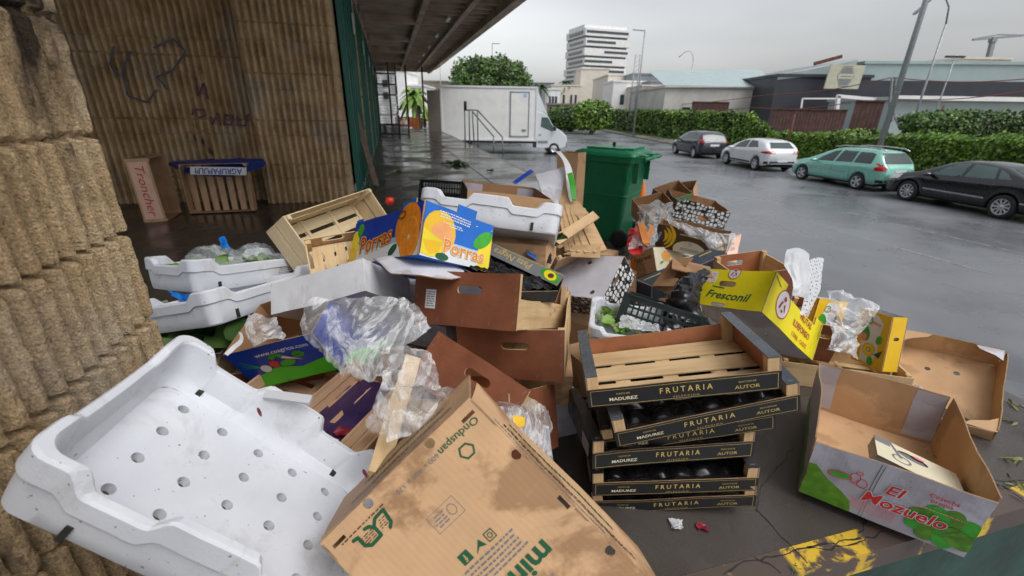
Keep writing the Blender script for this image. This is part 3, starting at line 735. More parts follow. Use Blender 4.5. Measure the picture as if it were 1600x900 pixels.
def pr_br_side(p,h,H):
    p.blur_text(0,H*.30,h*1.5,.022,2,P_BLACK); p.blur_text(-h*.2,H*.12,h*1.2,.015,1,P_GREY)
    p.blur_text(0,H*.6,h*1.2,.03,1,P_DGREEN)
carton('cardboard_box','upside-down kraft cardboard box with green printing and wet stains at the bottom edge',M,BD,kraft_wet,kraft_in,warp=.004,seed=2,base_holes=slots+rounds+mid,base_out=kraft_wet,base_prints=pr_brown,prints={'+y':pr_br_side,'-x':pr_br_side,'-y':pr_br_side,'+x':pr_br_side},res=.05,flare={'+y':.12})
# black printed crates
G='stacked black printed avocado crates'
for i,(nm,lb) in enumerate((('fr1','empty slatted avocado crate with black printed side, topmost of the stack'),('fr2','avocado crate skewed to the right with black liner, second from the top of the stack'),
    ('fr3','black printed avocado crate wedged third from the top of the stack'),('fr4','black printed avocado crate fourth from the top of the stack'),
    ('fr5','avocado crate with black cups inside, second from the bottom of the stack'),('fr6','avocado crate standing on the wet concrete, lowest of the stack'))):
    M,Dm=pose(nm); Dm=[.585,.39,.106]
    if nm=='fr6': M=Matrix.Translation((0,0,.028))@M
    frutaria('avocado_crate',lb,M,Dm,i+1,G,GREYCAP if i<2 else BLACKBOARD)
    if i>=1:  # moulded black liner with cups
        mb=MB(); L,W=Dm[0]/2-.045,Dm[1]/2-.012; P=[]; nx,ny=66,40; rnd=random.Random(i)
        for b in range(ny+1):
            row=[]
            for a in range(nx+1):
                x=-L+2*L*a/nx; y=-W+2*W*b/ny
                z=.034+.024*abs(math.sin(x*math.pi/.082))*abs(math.sin(y*math.pi/.075))-.01+noise.noise(Vector((x*22,y*22,i)))*.012
                if a in(0,nx) or b in(0,ny): z=.070+noise.noise(Vector((x*30,y*30,i)))*.010
                row.append(Vector((x,y,z)))
            P.append(row)
        mb.grid(P,BLKBAG); mb.build('plastic_liner',None,'black moulded film liner inside the '+['','skewed second avocado crate','third avocado crate from the top','fourth avocado crate from the top','avocado crate second from the bottom','lowest avocado crate'][i],'liner','black liners in the avocado crates',M=M)
# deep hardboard crates
G='brown hardboard crates with hand holes'
M,Dm=pose('h1'); hardcrate('produce_crate','brown hardboard crate with white label and hand hole on top of another one',M,Dm,11,G,.56,labelpos=(-Dm[0]*.33,Dm[2]*.48))
M,Dm=pose('h2'); hardcrate('produce_crate','wet brown hardboard crate under the one with the white label',M,Dm,12,G,.9)
M,Dm=pose('h3'); hardcrate('produce_crate','brown hardboard crate with hand hole tipped on its side behind the kraft box',M,[Dm[0],Dm[1]*.8,Dm[2]],13,G,.9)
M,Dm=pose('h4'); hardcrate('produce_crate','dark brown crate low in the heap left of the avocado crates',M,[Dm[0],Dm[1]*.8,Dm[2]],14,G,.9)
# orange box
M,Dm=pose('porras')
def pr_or_left(p,h,H):
    p.poly(rect(-h,H*.42,h,H+.0),P_BLUE2,1); p.poly(rect(-h,H*.30,h,H*.42),P_LBLUE,1); p.poly(rect(-h,0,h,H*.30),P_WHITE,1)
    p.ell(h*.66,H*.60,.092,.085,P_ORANGE,2); p.ell(h*.74,H*.36,.070,.084,P_ORANGE,3); p.ell(h*.74,H*.36,.063,.077,P_ORANGE2,4); p.ell(h*.74,H*.36,.057,.070,P_ORANGE,5)
    for k in range(9):
        a=k*math.pi*2/9; p.line((h*.74,H*.36),(h*.74+.055*math.cos(a),H*.36+.068*math.sin(a)),.003,P_ORANGE2,6)
    p.ell(h*.74,H*.36,.007,.009,P_CREAM,7); p.ring(h*.50,H*.84,.03,.016,.006,P_BROWN,6)
    p.ell(h*.36,H*.16,.034,.018,P_DGREEN,2,.5)
    p.text('Porras',-h*.18,H*.44,.105,P_LEMON,8,.10,1.0,.045); p.text('Porras',-h*.18+.002,H*.44,.105,P_RED,9,.10,1.0,.012)
    p.ell(-h*.86,H*.40,.045,.075,P_LEMON,2,.2); p.ell(-h*.9,H*.12,.05,.05,P_WARM,3); p.ell(-h*.74,H*.78,.03,.03,P_GREEN,3,.4)
def pr_or_right(p,h,H):
    p.poly(rect(-h,H*.38,h,H),P_BLUE,1); p.poly([(-h,H),(-h,H*.99),(-h*.12,H*.99),(-h*.12,H+.032),(h*.42,H+.032),(h*.42,H*.99),(h,H*.99),(h,H)],P_BLUE,1)
    p.poly(rect(-h,H*.26,h,H*.38),P_LBLUE,1); p.poly(rect(-h,0,h,H*.26),P_WHITE,1)
    p.ell(-h*.52,H*.52,.072,.075,P_WARM,2); p.ell(-h*.45,H*.44,.050,.055,P_PEACH,3)
    p.poly([(-h*.98,H*.52),(-h*.42,H*.36),(-h*.36,H*.24),(-h*.45,H*.08),(-h*.7,H*.02),(-h*.98,H*.05)],P_LEMON,4); p.poly([(-h*.95,H*.30),(-h*.42,H*.34),(-h*.5,H*.14),(-h*.75,H*.06)],P_WARM,5)
    p.ell(-h*.40,H*.07,.03,.013,P_DGREEN,5)
    p.ell(h*.92,H*.32,.055,.085,P_LEMON,2,-.1); p.ell(h*.70,H*.62,.052,.026,P_GREEN,4,.75)
    p.text('Porras',h*.18,H*.27,.070,P_CREAM,8,-.02,1.05,.05); p.text('Porras',h*.18+.001,H*.27,.070,P_ORANGE,9,-.02,1.05,.012)
    p.blur_text(-h*.15,H*.86,h*.9,.028,3,P_WHITE,l=3); p.blur_text(-h*.2,H*.70,h*.6,.016,2,P_WHITE,l=3)
    for x in(.46,.9): p.line((h*x,H*.86),(h*x+.008,H*.88),.0018,P_WHITE,3)
Lh,Wh,H=Dm[0]/2,Dm[1]/2,Dm[2]
carton('fruit_box','open blue fruit box with big orange and lemon print, on top of the heap',M,Dm,P_BLUE,greyboard,warp=.005,seed=4,
  walls={'-y':tab_outline(Lh-.006,H,[(-Lh*.12,Lh*.42,.032)]),'-x':tab_outline(Wh-.006,H,[(-Wh*.96,-Wh*.72,.014),(Wh*.45,Wh*.8,.02)]),'+y':tab_outline(Lh-.006,H,[(-Lh*.3,Lh*.3,.03)])},
  holes={'-y':[slot(Lh*.36,H*.62,.062,.026),slot(Lh*.10,H*.07,.062,.018)],'+y':[slot(0,H*.62,.062,.026)]},prints={'-x':pr_or_left,'-y':pr_or_right,'+x':pr_or_left})
sheet('cardboard_flap','stained grey loose cardboard flap under the blue fruit box','cardboard',
  [[at3(583,405,1.66),at3(640,398,1.70),at3(700,408,1.72),at3(728,418,1.74)],[at3(612,428,1.52),at3(650,432,1.50),at3(690,436,1.52),at3(722,434,1.58)]],greyboard,.006,8,16,3,'soft',thick=.004)
# white overturned box
M,Dm=pose('whitebox')
carton('white_box','plain white corrugated box tipped over below the orange print box',M,Dm,whiteboard,whiteboard,whiteboard,warp=.004,seed=5,res=.06,th=.007)
Panel((0,0,Dm[2]+.001),(1,0,0),(0,1,0),rect(-Dm[0]/2,-Dm[1]/2,Dm[0]/2,Dm[1]/2),(),.006,whiteboard,whiteboard,whiteboard,.06).mb.warp(warpfn(.004,5)).build('lid',[o for o in COL.objects if 'plain white corrugated' in str(o.get('label',''))][0])
# polystyrene trays with lettuce
G='polystyrene trays on the left of the heap'
M,Dm=pose('t2')
def trlabel(root,wf):
    q=Panel((0,-Dm[1]/2+.0045,0),(1,0,0),(0,0,1),rect(.11,.035,.2,.075),(),.0008,FOAM,FOAM,FOAM,.1); q.blur_text(.155,.055,.085,.038,4,P_GREY); q.blur_text(.155,.072,.075,.009,1,P_GREY)
    q.mb.build('printed_label',root)
foam_tray('polystyrene_tray','white polystyrene tray full of lettuce, upper one of the pair beside the column',M,[.59,.39,.145],'one',6,.002,prints=trlabel,group=G)
MT2=M.copy()
M,Dm=pose('t3'); foam_tray('polystyrene_tray','white polystyrene tray under the one full of lettuce',M,[.59,.39,.135],'one',7,.002,group=G)
M,Dm=pose('t4'); M=M@Matrix.Translation((0,-.2,.135))@Matrix.Rotation(R(-24),4,'X')@Matrix.Translation((0,.2,-.135)); foam_tray('polystyrene_tray','white polystyrene tray with hump in its rim, behind the blue fruit box',M,[.63,.40,.135],'two',8,.002)
rnd=random.Random(4)
def heads(name,label,Mx,spots,n,L,mat,film=None,seed=1,group=None):
    pts=[Mx@Vector(p) for p in spots]
    return leaves(name,label,'lettuce',pts,n,L,mat,seed,.028,1.3,group)
heads('lettuce_pile','bright green lettuce leaves in the upper left polystyrene tray',MT2,[(-.20,-.05,.075),(-.16,-.07,.075),(-.05,.0,.07),(.08,-.05,.075),(.16,-.06,.075),(.05,-.07,.075),(.12,-.07,.075),(-.19,.03,.08)],150,.055,LETTUCE,seed=3,group='lettuce left in trays')
def bubble(name,label,Mx,c,r,seed,mat=FILM_GREY,cat='plastic bag'):
    mb=MB(); P=[]; n=26
    for i in range(n+1):
        row=[]
        for j in range(n+1):
            th=math.pi*.62*i/n; ph=2*math.pi*j/n
            p=Vector((r[0]*math.sin(th)*math.cos(ph),r[1]*math.sin(th)*math.sin(ph),r[2]*math.cos(th)))
            k=Vector((math.cos(ph)*3,math.sin(ph)*3,th*3+seed*9))
            p*=1+.22*noise.noise(k*.6)+.10*abs(noise.noise(k*2.2)); row.append(p)
        P.append(row)
    for r_ in P: r_[-1]=r_[0]
    mb.grid(P,mat); return mb.build(name,None,label,cat,M=Mx@Matrix.Translation(Vector(c)))
bubble('lettuce_bag','pale see-through bag of lettuce at the left in the upper polystyrene tray',MT2,(-.07,.02,.10),(.12,.11,.085),1)
bubble('lettuce_bag','pale see-through bag of lettuce at the right in the upper polystyrene tray',MT2,(.13,.0,.10),(.10,.10,.08),2)
sheet('plastic_wrapper','crumpled bright blue plastic wrapper standing between the lettuce bags','wrapper',[[at3(343,372,1.98),at3(352,370,1.98),at3(357,384,1.96)],[at3(346,388,1.95),at3(356,388,1.93),at3(366,396,1.93)]],BLUEBAG,.012,14,18,5)
sheet('plastic_bag','crumpled blue bag sticking out beside the column under the lettuce tray','plastic bag',[[at3(262,452,1.9),at3(290,458,1.85),at3(318,462,1.8)],[at3(275,465,1.85),at3(300,485,1.8),at3(312,500,1.76)],[at3(300,470,1.8),at3(302,500,1.76),at3(300,515,1.74)]],BLUEBAG,.02,12,26,6)
leaves('cabbage_leaves','dark green cabbage leaves under the lower polystyrene tray','leaves',[at3(x,y,t) for x,y,t in((280,500,1.9),(300,512,1.85),(330,520,1.8),(370,512,1.8),(395,506,1.8),(270,485,1.95),(255,505,1.9),(345,524,1.75),(270,525,1.8),(300,525,1.75))],75,.13,DKLEAF,9,.03,.1)
# white open box with white flaps
M,Dm=pose('whiteflap'); Lh,Wh,H=Dm[0]/2,Dm[1]/2,Dm[2]
def pr_flaps(p,h,H): p.poly(rect(-h+.005,.03,-h*.52,H*.93),lilacboard,2,True); p.poly(rect(h*.42,.03,h*.9,H*.93),lilacboard,2,True)
carton('cardboard_box','brown cardboard box with two white inner flaps behind the humped polystyrene tray',M,Dm,kraft,kraft_in,seed=6,warp=.004,prints={'+y':pr_flaps},outers={'-x':P_BLACK,'+y':P_BLACK})
M,Dm=pose('blackcrate1'); plastic_crate('plastic_crate','black plastic grid crate at the back of the heap, left of the white-flapped box',M,Dm,group='black plastic crates')
bc2=Mt(at3(1022,520,1.95)+Vector((.03,.06,-.03)),R(-25),R(-20),R(8))
plastic_crate('plastic_crate','dark plastic grid crate tipped behind the topmost avocado crate',bc2,(.34,.24,.14),group='black plastic crates')
# small polystyrene tray with lettuce
M5=Mt(at3(975,515,1.95)+Vector((.02,.02,-.05)),R(-12),R(4),0)
foam_tray('polystyrene_tray','small white polystyrene tray with lettuce between the brown crates and the avocado crates',M5,(.34,.30,.12),'one',9,.002)
leaves('lettuce_pile','lettuce leaves in the small polystyrene tray','lettuce',[M5@Vector((-.08,0,.07)),M5@Vector((-.06,.06,.07)),M5@Vector((-.03,-.06,.07))],40,.05,LETTUCE,5,.025,.8,group='lettuce left in trays')
sheet('plastic_film','clear film over the lettuce in the small polystyrene tray','plastic film',[[M5@Vector((x,y,.105)) for x in(-.04,.05,.12)] for y in(.1,0,-.1)],FILM,.02,16,24,7)
# pata negra
M,Dm=pose('patanegra'); Lh,Wh,H=Dm[0]/2,Dm[1]/2,Dm[2]
def pr_pata(p,h,H):
    p.poly(rect(-h,H*.52,h,H),P_GREY,1,True); 
carton('avocado_box','black avocado box with gold lettering and an avocado picture, filled with black film',M,Dm,P_BLACK,P_BLACK,seed=7,warp=.003,walls={'-y':rect(-Lh+.006,0,Lh-.006,H*.35),'+x':rect(-Wh+.011,0,Wh-.011,H*.45),'-x':rect(-Wh+.011,0,Wh-.011,H*.5)})
q=Panel((0,Wh-.01,H+.002),(1,0,0),(0,-math.sin(R(50)),-math.cos(R(50))),[(x,y) for x,y in rect(-Lh,-.0,Lh,.056)],(),.003,P_NAVY,P_BLACK,kraft_edge,.05)
q=Panel((0,Wh-.004,H+.010),(1,0,0),(0,math.sin(R(35)),math.cos(R(35))),rect(-Lh,-.056,Lh,.0),(),.003,P_GREY,P_BLACK,kraft_edge,.05)
q.line((-Lh,-.005),(Lh,-.005),.002,P_GOLD,2); q.text('Pata Negra',-Lh*.28,-.028,.042,P_GOLD,2,math.pi,1.15,.004,.1)
q.ell(Lh*.74,-.028,.05,.023,P_GREEN,2,-.2); q.ell(Lh*.74,-.028,.032,.020,P_LEMON,3,-.2); q.ell(Lh*.76,-.028,.014,.011,P_BROWN,4)
fl=q.mb.build('printed_flap',bpy.data.objects['avocado_box'])
mb=MB(); P=[]
for b in range(31):
    P.append([Vector((-Lh+.01+(2*Lh-.02)*a/30,-Wh+.01+(2*Wh-.02)*b/30,.05+.03*noise.noise(Vector((a*.2,b*.2,3)))+.018*abs(noise.noise(Vector((a*.6,b*.6,1)))))) for a in range(31)])
mb.grid(P,BLKBAG); mb.build('plastic_liner',None,'shiny black film filling the box with gold lettering','liner',M=M)
# honeycomb boxes
G='white boxes with black honeycomb print'
M,Dm=pose('honey1'); L_,W_=Dm[0]/2,Dm[1]/2
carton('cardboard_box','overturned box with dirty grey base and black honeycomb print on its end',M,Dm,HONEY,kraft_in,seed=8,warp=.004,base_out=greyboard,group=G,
  base_holes=[circ(L_*.72,-W_*.72,.014),circ(-L_*.1,-W_*.70,.014),circ(-L_*.2,W_*.62,.014),circ(L_*.3,W_*.62,.014)],holes={'+x':[slot(-.0,.030,.08,.026)]})
M,Dm=pose('honey2'); Lh,Wh,H=Dm[0]/2,Dm[1]/2,Dm[2]
carton('cardboard_box','upright open box with black honeycomb print and a hand hole, right of the green bin',M,Dm,HONEY,kraft_in,seed=9,warp=.012,outers={'-x':P_NAVY,'-y':HONEY},group=G,
  walls={'-y':tab_outline(Lh-.006,H,[(-Lh*.75,Lh*.35,.02),(Lh*.8,Lh*.94,.015)])},holes={'-y':[slot(.03,H*.40,.10,.042)]})
# banana box
M,Dm=pose('banana'); M=M@Matrix.Translation((0,-(Dm[1]-.15)/2,0)); Dm=[Dm[0],.15,Dm[2]]
def bananas(p,x,y,s,l=2,rot=0):
    for k in range(3):
        P=[]; a0=.1+rot; r1=s*(1-.25*k); 
        for i in range(9): a=a0-1.2+2.3*i/8; P.append((x+r1*math.cos(a),y+r1*math.sin(a)))
        for i in range(9): a=a0+1.1-2.3*i/8; rr=r1-s*.22*math.sin(math.pi*(i+.5)/9)-.002; P.append((x+rr*math.cos(a),y+rr*math.sin(a)))
        p.poly(P,P_BLACK,l+2*k,res=.2); 
        c=(x,y); P2=[(c[0]+(px-c[0])*.985-.0,c[1]+(py-c[1])*.96) for px,py in P]; p.poly(P2,P_WARM,l+2*k+1,res=.2)
def pr_ban(p,h,H):
    p.poly(rect(-h,0,h,H),P_BROWN,1); bananas(p,-h*.86,H*.55,.115); p.blur_text(-h*.90,H*.45,.10,.034,1,P_LBLUE,1.35,12)
    p.ell(h*.02,H*.12,.12,.075,P_CREAM,2); p.ring(h*.02,H*.40,.012,.012,.003,P_BLUE,4); p.blur_text(h*.0,H*.16,.14,.02,2,P_BLUE,l=4)
    p.blur_text(h*.0,H*.72,.16,.02,1,P_GOLD,-.03,3); bananas(p,h*.60,H*.55,.12)
carton('banana_box','dark brown banana box with yellow bananas and a cream oval, under clear film',M,Dm,P_BROWN,kraft_in,seed=10,warp=.006,prints={'-y':pr_ban},outers={'+x':P_WHITE},base_out=kraft)
sheet('cardboard_flap','white and pink cardboard flap standing at the right end of the banana box','cardboard',[[at3(1146,368,3.1),at3(1158,366,3.1)],[at3(1130,408,3.0),at3(1149,412,3.0)]],P_SALMON,.008,8,8,5,'soft',thick=.004)
# rose box
M,Dm=pose('rosebox'); 
def pr_rose(p,h,H):
    p.poly(rect(-h,0,h,H),P_CREAM,1)
    for k in range(7): a=k*.9; p.ell(-h*.62+.022*math.cos(a),H*.62+.018*math.sin(a),.026,.018,P_PEACH if k%2 else P_ORANGE2,2+k,a)
    p.ell(-h*.8,H*.36,.02,.009,P_GREEN,10,.5); p.ell(-h*.5,H*.34,.02,.009,P_GREEN,10,-.5); p.blur_text(h*.05,H*.86,.12,.016,1,P_GREEN); p.blur_text(h*.05,H*.64,.08,.03,1,P_DGREEN)
def pr_tyde(p,h,H): p.text('Tyderwin',h*.0,H*.66,.055,P_BLACK,2,.05,.95,.008,.25); p.blur_text(h*.1,H*.84,.05,.008,1,P_BLACK); p.blur_text(h*.1,H*.45,.05,.008,1,P_BLACK); p.ell(-h*.72,H*.62,.028,.04,P_ORANGE,2)
carton('flower_box','cream box with an orange flower print next to the overturned honeycomb box',M,Dm,kraft_wet,kraft_in,seed=11,warp=.004,prints={'-y':pr_rose,'-x':pr_tyde},holes={'-x':[slot(-.02,.04,.06,.022)]})
# black boxes
def pr_avo(p,h,H): p.line((-h*.9,H*.75),(-h*.35,H*.85),.004,P_LEMON,2); p.blur_text(h*.6,H*.7,h*.5,.02,1,P_LEMON); p.ell(-h*.7,H*.3,.03,.018,P_GREEN,2); 
M,Dm=pose('avobox')
Bq=[at3(996,437,2.55),at3(1022,449,2.45),at3(1125,400,2.75),at3(1111,388,2.85)]
root=empty('avocado_box','long navy box with yellow lettering lying behind the black folded box','box',Matrix.Translation(Bq[0]))
o=Bq[0]; ux=(Bq[3]-Bq[0]); ln=ux.length; ux.normalize(); vy=(Bq[1]-Bq[0]); vy=(vy-ux*vy.dot(ux)).normalized(); nz=ux.cross(vy)
Mx=Matrix(((ux.x,vy.x,nz.x,o.x),(ux.y,vy.y,nz.y,o.y),(ux.z,vy.z,nz.z,o.z),(0,0,0,1))); root.matrix_world=Mx
q=Panel((0,0,0),(1,0,0),(0,-1,0),rect(0,-.11,ln,0),(),.005,P_NAVY,P_NAVY,kraft_edge,.06); q.line((.02,-.03),(.16,-.03),.004,P_LEMON,2); q.blur_text(ln-.1,-.03,.12,.02,1,P_LEMON)
q.mb.build('lid_panel',root)
q=Panel((0,.11,0),(1,0,0),(0,0,1),rect(0,-0,ln,.10),(),.005,P_NAVY,P_NAVY,kraft_edge,.06); q.ell(.05,.05,.035,.025,P_GREEN,2,.4); q.ell(.055,.05,.018,.016,P_LEMON,3,.4); q.mb.build('side_panel',root)
q=Panel((0,0,0),(0,1,0),(0,0,1),rect(0,-0,.11,.10),(),.005,P_NAVY,P_NAVY,kraft_edge,.06); q.mb.build('end_panel',root)
BX={}
BX['TL']=at3(1051,404,2.30); BX['W']=at3(1110,418,2.25); BX['LL']=at3(1020,447,2.22); BX['R1']=at3(1068,425,2.12); BX['R2']=at3(1024,489,2.05)
root=empty('folded_box','black and grey box tipped over with brown inside showing, left of the yellow box','box',Matrix.Translation(BX['TL']))
def quadpanel(nm,a,b,c,root,f,bk,seedo=1,pr=None,tab=0):
    """panel spanned by a->b and a->c"""
    i=root.matrix_world.inverted(); a,b,c=i@a,i@b,i@c; u=(b-a); lu=u.length; u.normalize(); v=c-a; v=v-u*v.dot(u); lv=v.length; v.normalize()
    q=Panel(a,u,v,rect(0,0,lu,lv) if not tab else [(0,0),(lu,0),(lu,lv),(lu*.62,lv),(lu*.58,lv*.72),(lu*.30,lv*.72),(lu*.26,lv),(0,lv)],(),.005,f,bk,kraft_edge,.05)
    if pr: pr(q,lu,lv)
    q.mb.warp(warpfn(.003,seedo)).build(nm,root)
bpy.context.view_layer.update()
def pr_lab(q,lu,lv): q.poly(rect(lu*.66,lv*.3,lu*.82,lv*.75),LABELW,1); q.blur_text(lu*.74,lv*.52,lu*.12,lv*.35,3,P_GREY); q.blur_text(lu*.2,lv*.5,.03,.04,2,P_WHITE)
quadpanel('side_panel',BX['LL'],BX['TL'],BX['R2'],root,P_GREY,kraft_in,1,pr_lab,1)
quadpanel('side_panel',BX['TL'],BX['W'],BX['R1'],root,greyboard,kraft_in,2)
quadpanel('base',BX['TL'],BX['LL'],BX['W'],root,kraft_in,kraft_in,3)
sheet('plastic_bag','glossy black bag hanging out of the folded box beside the yellow box','plastic bag',[[at3(1060,440,2.0),at3(1080,425,2.1),at3(1108,425,2.15)],[at3(1045,470,1.95),at3(1072,458,1.9),at3(1095,462,2.0)],[at3(1035,495,1.9),at3(1070,495,1.9),at3(1110,500,1.9)],[at3(1040,512,1.85),at3(1080,515,1.85),at3(1125,520,1.85)]],BLKBAG,.035,9,40,8)
# yellow box
M,Dm=pose('fresconil'); Lh,Wh,H=Dm[0]/2,Dm[1]/2,Dm[2]
def emblem(p,x,y,s,l=3,rot=0):
    p.ell(x,y,s,s*1.12,P_WHITE,l,rot,28); p.ring(x,y,s*1.0,s*1.12,s*.09,P_CRIM,l+1,28,rot)
    p.ell(x+s*.08,y+s*.45,s*.2,s*.2,P_CRIM,l+2)
    p.poly([(x-s*.55,y-s*.45),(x-s*.35,y-s*.5),(x-s*.05,y+s*.2),(x-s*.3,y+s*.12)],P_CRIM,l+2,res=.3); p.poly([(x+s*.1,y-s*.05),(x+s*.3,y+s*.1),(x+s*.52,y-s*.5),(x+s*.32,y-s*.42)],P_CRIM,l+2,res=.3); p.ell(x+s*.02,y-s*.55,s*.17,s*.1,P_CRIM,l+2)
def pr_fr(p,h,H):
    p.text('Fresconil',-h*.02,H*.30,.058,P_DGREEN,3,-.03,1.05,.018,.28); p.line((-h*.55,H*.53),(-h*.18,H*.50),.006,P_DGREEN,3)
    p.poly(rect(-h*.88,H*.63,-h*.50,H*.93),P_WHITE,2); p.blur_text(-h*.69,H*.78,h*.34,H*.24,5,P_PINK)
    emblem(p,-h*.04,H*.93,.030,3)
    p.line((h*.05,0),(h*.05,H*.62),.0012,P_WARM,2)
def pr_fr2(p,h,H):
    emblem(p,-h*.50,H*.52,.062,3)
    p.text('FRUTAS',h*.38,H*.66,.044,P_CRIM,4,-.02,.85,.014); p.text('ILDEFONSO',h*.30,H*.40,.044,P_CRIM,4,-.02,.80,.014); p.text('CONIL - CADIZ',h*.32,H*.15,.030,P_CRIM,4,-.02,.85,.004)
    p.line((-h*.95,H*.92),(-h*.72,H*.80),.004,P_BLACK,3); p.line((h*.93,H*.95),(h*.93,H*.55),.004,P_BLACK,3)
carton('fruit_box','yellow fruit box with green script lettering and round red emblem behind the avocado crates',M,Dm,P_YEL,greyboard,seed=12,warp=.004,base_out=greyboard,prints={'-y':pr_fr,'+x':pr_fr2},
  walls={'+x':tab_outline(Wh-.006,H,[(-Wh*.55,Wh*.7,-.045)]),'-x':tab_outline(Wh-.006,H,[(-Wh*.6,Wh*.6,-.045)])},
  holes={'-y':[slot(-h0,H*.62,.088,.030) for h0 in(Lh*.14,)]+[slot(-Lh*.22,.012,.075,.018)]},base_holes=[circ(-Lh*.45,Wh*.5,.010),circ(Lh*.4,.0,.010)])
# veg boxes under the film
def veg(p,x,y,k):
    p.ell(x-.055,y+.0,.022,.020,P_WHITE,4); p.ell(x-.012,y+.012,.020,.019,P_RED,5); p.ell(x+.04,y+.004,.034,.017,P_GREEN,6,.1); p.ring(x+.04,y+.004,.034,.017,.0015,P_BLACK,7,rot=.1)
    p.ring(x-.055,y,.022,.020,.0015,P_BLACK,5); p.ring(x-.012,y+.012,.020,.019,.0015,P_BLACK,6)
    for i in range(6): a=.3+i*.5; p.ell(x+.015+.018*math.cos(a),y+.038+.01*math.sin(a),.013,.010,P_GREEN,4); p.ring(x+.015+.018*math.cos(a),y+.038+.01*math.sin(a),.013,.010,.001,P_BLACK,5)
    p.poly([(x+.03,y+.030),(x+.045,y+.040),(x+.105,y+.004)],P_SALMON,8)
    for i in range(7): a=i*.9; p.ell(x+.10+.014*math.cos(a),y+.03+.009*math.sin(a),.011,.009,P_GREEN,4); p.ring(x+.10+.014*math.cos(a),y+.03+.009*math.sin(a),.011,.009,.001,P_BLACK,5)
    for i in range(4): p.line((x-.07,y+.01),(x-.13,y+.02+.012*i),.002,P_GREEN,4)
def pr_coag(p,h,H):
    p.poly(rect(-h,H*.36,h,H),P_BLUE2,1); p.poly([(-h,0),(h,0),(h,H*.42),(h*.3,H*.30),(-h*.2,H*.44),(-h,H*.22)],P_BGREEN,2)
    p.text('www.coagrico.com',h*.18,H*.80,.024,P_WHITE,3,0,1.15,.012); veg(p,-h*.12,H*.46,1)
M,Dm=pose('coagrico'); H=Dm[2]
carton('vegetable_box','blue and green printed vegetable box with a web address, left of the big film',M,[Dm[0]*1.06,Dm[1],Dm[2]],P_BLUE2,kraft_in,seed=13,warp=.004,prints={'-y':pr_coag})
def pr_res(p,h,H):
    p.poly(rect(-h,H*.42,h,H),P_BLUE2,1); p.poly(rect(-h,0,h,H*.42),P_BGREEN,1); p.text('es',h*.70,H*.50,.085,P_WHITE,3,0,1,.03)
M,Dm=pose('greenbox')
carton('vegetable_box','blue and green vegetable box mostly covered by the big crumpled film',M,[Dm[0],Dm[1]*.8,Dm[2]],P_BLUE2,kraft_in,seed=14,warp=.004,prints={'-y':pr_res},outers={'+x':P_BGREEN})
# purple lined crate
Mp=Mt(at3(535,640,1.40)+Vector((.01,.05,-.07)),R(-27),R(10),R(-6))
slatcrate('lined_crate','wooden crate with a purple liner and red petals beside the holed tray',Mp,(.27,.34,.085),15,OLDPINE,OLDPINE_Y,PINE_Z,side_slats=2)
q=MB(); P=[[Vector((-.125+.25*a/20,-.158+.316*b/20,.012+.004*noise.noise(Vector((a*.3,b*.3,1))))) for a in range(21)] for b in range(21)]
q.grid(P,PURPLE); q.build('plastic_liner',None,'purple sheet lining the wooden crate beside the holed tray','liner',M=Mp)
PETAL=plain('red_petal',(.22,.010,.022),.45,.3,40)
pm=MB(); rnd=random.Random(5)
for k in range(12):
    leaf(pm,(rnd.uniform(.03,.12),rnd.uniform(-.16,-.05),.022+rnd.random()*.01),(rnd.gauss(0,1),rnd.gauss(0,1),.2),(rnd.gauss(0,.4),rnd.gauss(0,.4),1),.035,.018,PETAL,.3,k)
pm.build('petals',None,'dark red petals lying on the purple liner','petals',M=Mp)
for px,py,t,lb in((403,637,1.0,'red petal stuck on the upper wall of the holed polystyrene tray'),(568,733,1.0,'red petal on the right corner of the holed polystyrene tray')):
    pm=MB(); leaf(pm,(0,0,0),(.3,-.3,-.8),(-.5,-.5,.7),.022,.007,PETAL,.1,px); pm.build('petal',None,lb,'petal',M=Matrix.Translation(at3(px,py,t-.03)))
# planks and wooden crates
def plank(name,label,a,b,w,h,mat,up=(0,0,1),group=None,cat='plank'):
    a,b=Vector(a),Vector(b); L=(b-a).length; d=(b-a).normalized(); upv=Vector(up); y=upv.cross(d).normalized(); z=d.cross(y)
    c=(a+b)/2; Mx=Matrix(((d.x,y.x,z.x,c.x),(d.y,y.y,z.y,c.y),(d.z,y.z,z.z,c.z),(0,0,0,1)))
    mb=MB(); n=8
    for i in range(n):
        x0=-L/2+L*i/n; 
    mb.add([(x,y_,z_) for i in range(n+1) for x in[-L/2+L*i/n] for y_,z_ in((-w/2,-h/2),(w/2,-h/2),(w/2,h/2),(-w/2,h/2))],
      [(i*4+k,i*4+(k+1)%4,(i+1)*4+(k+1)%4,(i+1)*4+k) for i in range(n) for k in range(4)]+[(3,2,1,0),(n*4,n*4+1,n*4+2,n*4+3)],mat)
    mb.warp(warpfn(.004,L*7)); return mb.build(name,None,label,cat,group,M=Mx)
plank('plank','broad pale pine plank leaning between the crumpled film and the kraft box',at3(590,742,1.0),at3(645,560,1.42),.048,.016,PINE,(.3,-.8,.6))
plank('plank','narrow white painted strip resting on the rim of the holed tray',at3(415,618,1.14),at3(489,626,1.14),.022,.012,WHITEFILM,(0,-.5,1))
M,Dm=pose('pine1'); slatcrate('fruit_crate','large pale poplar crate tipped up, slatted inside showing, left of the blue box',M,[Dm[0],Dm[1]*1.1,Dm[2]],16,POPLAR,POPLAR_Y,POPLAR_Z,side_slats=2,floor_slats=4,sidegap=.3)
Mc=Mt(at3(535,405,2.0),R(24),R(34),R(-4)); hardcrate('small_crate','small brown crate with a black rim inside the tipped poplar crate',Mc,(.28,.2,.06),17,None,.9,mat=P_BLACK,inside=kraft)
M,Dm=pose('pcA')
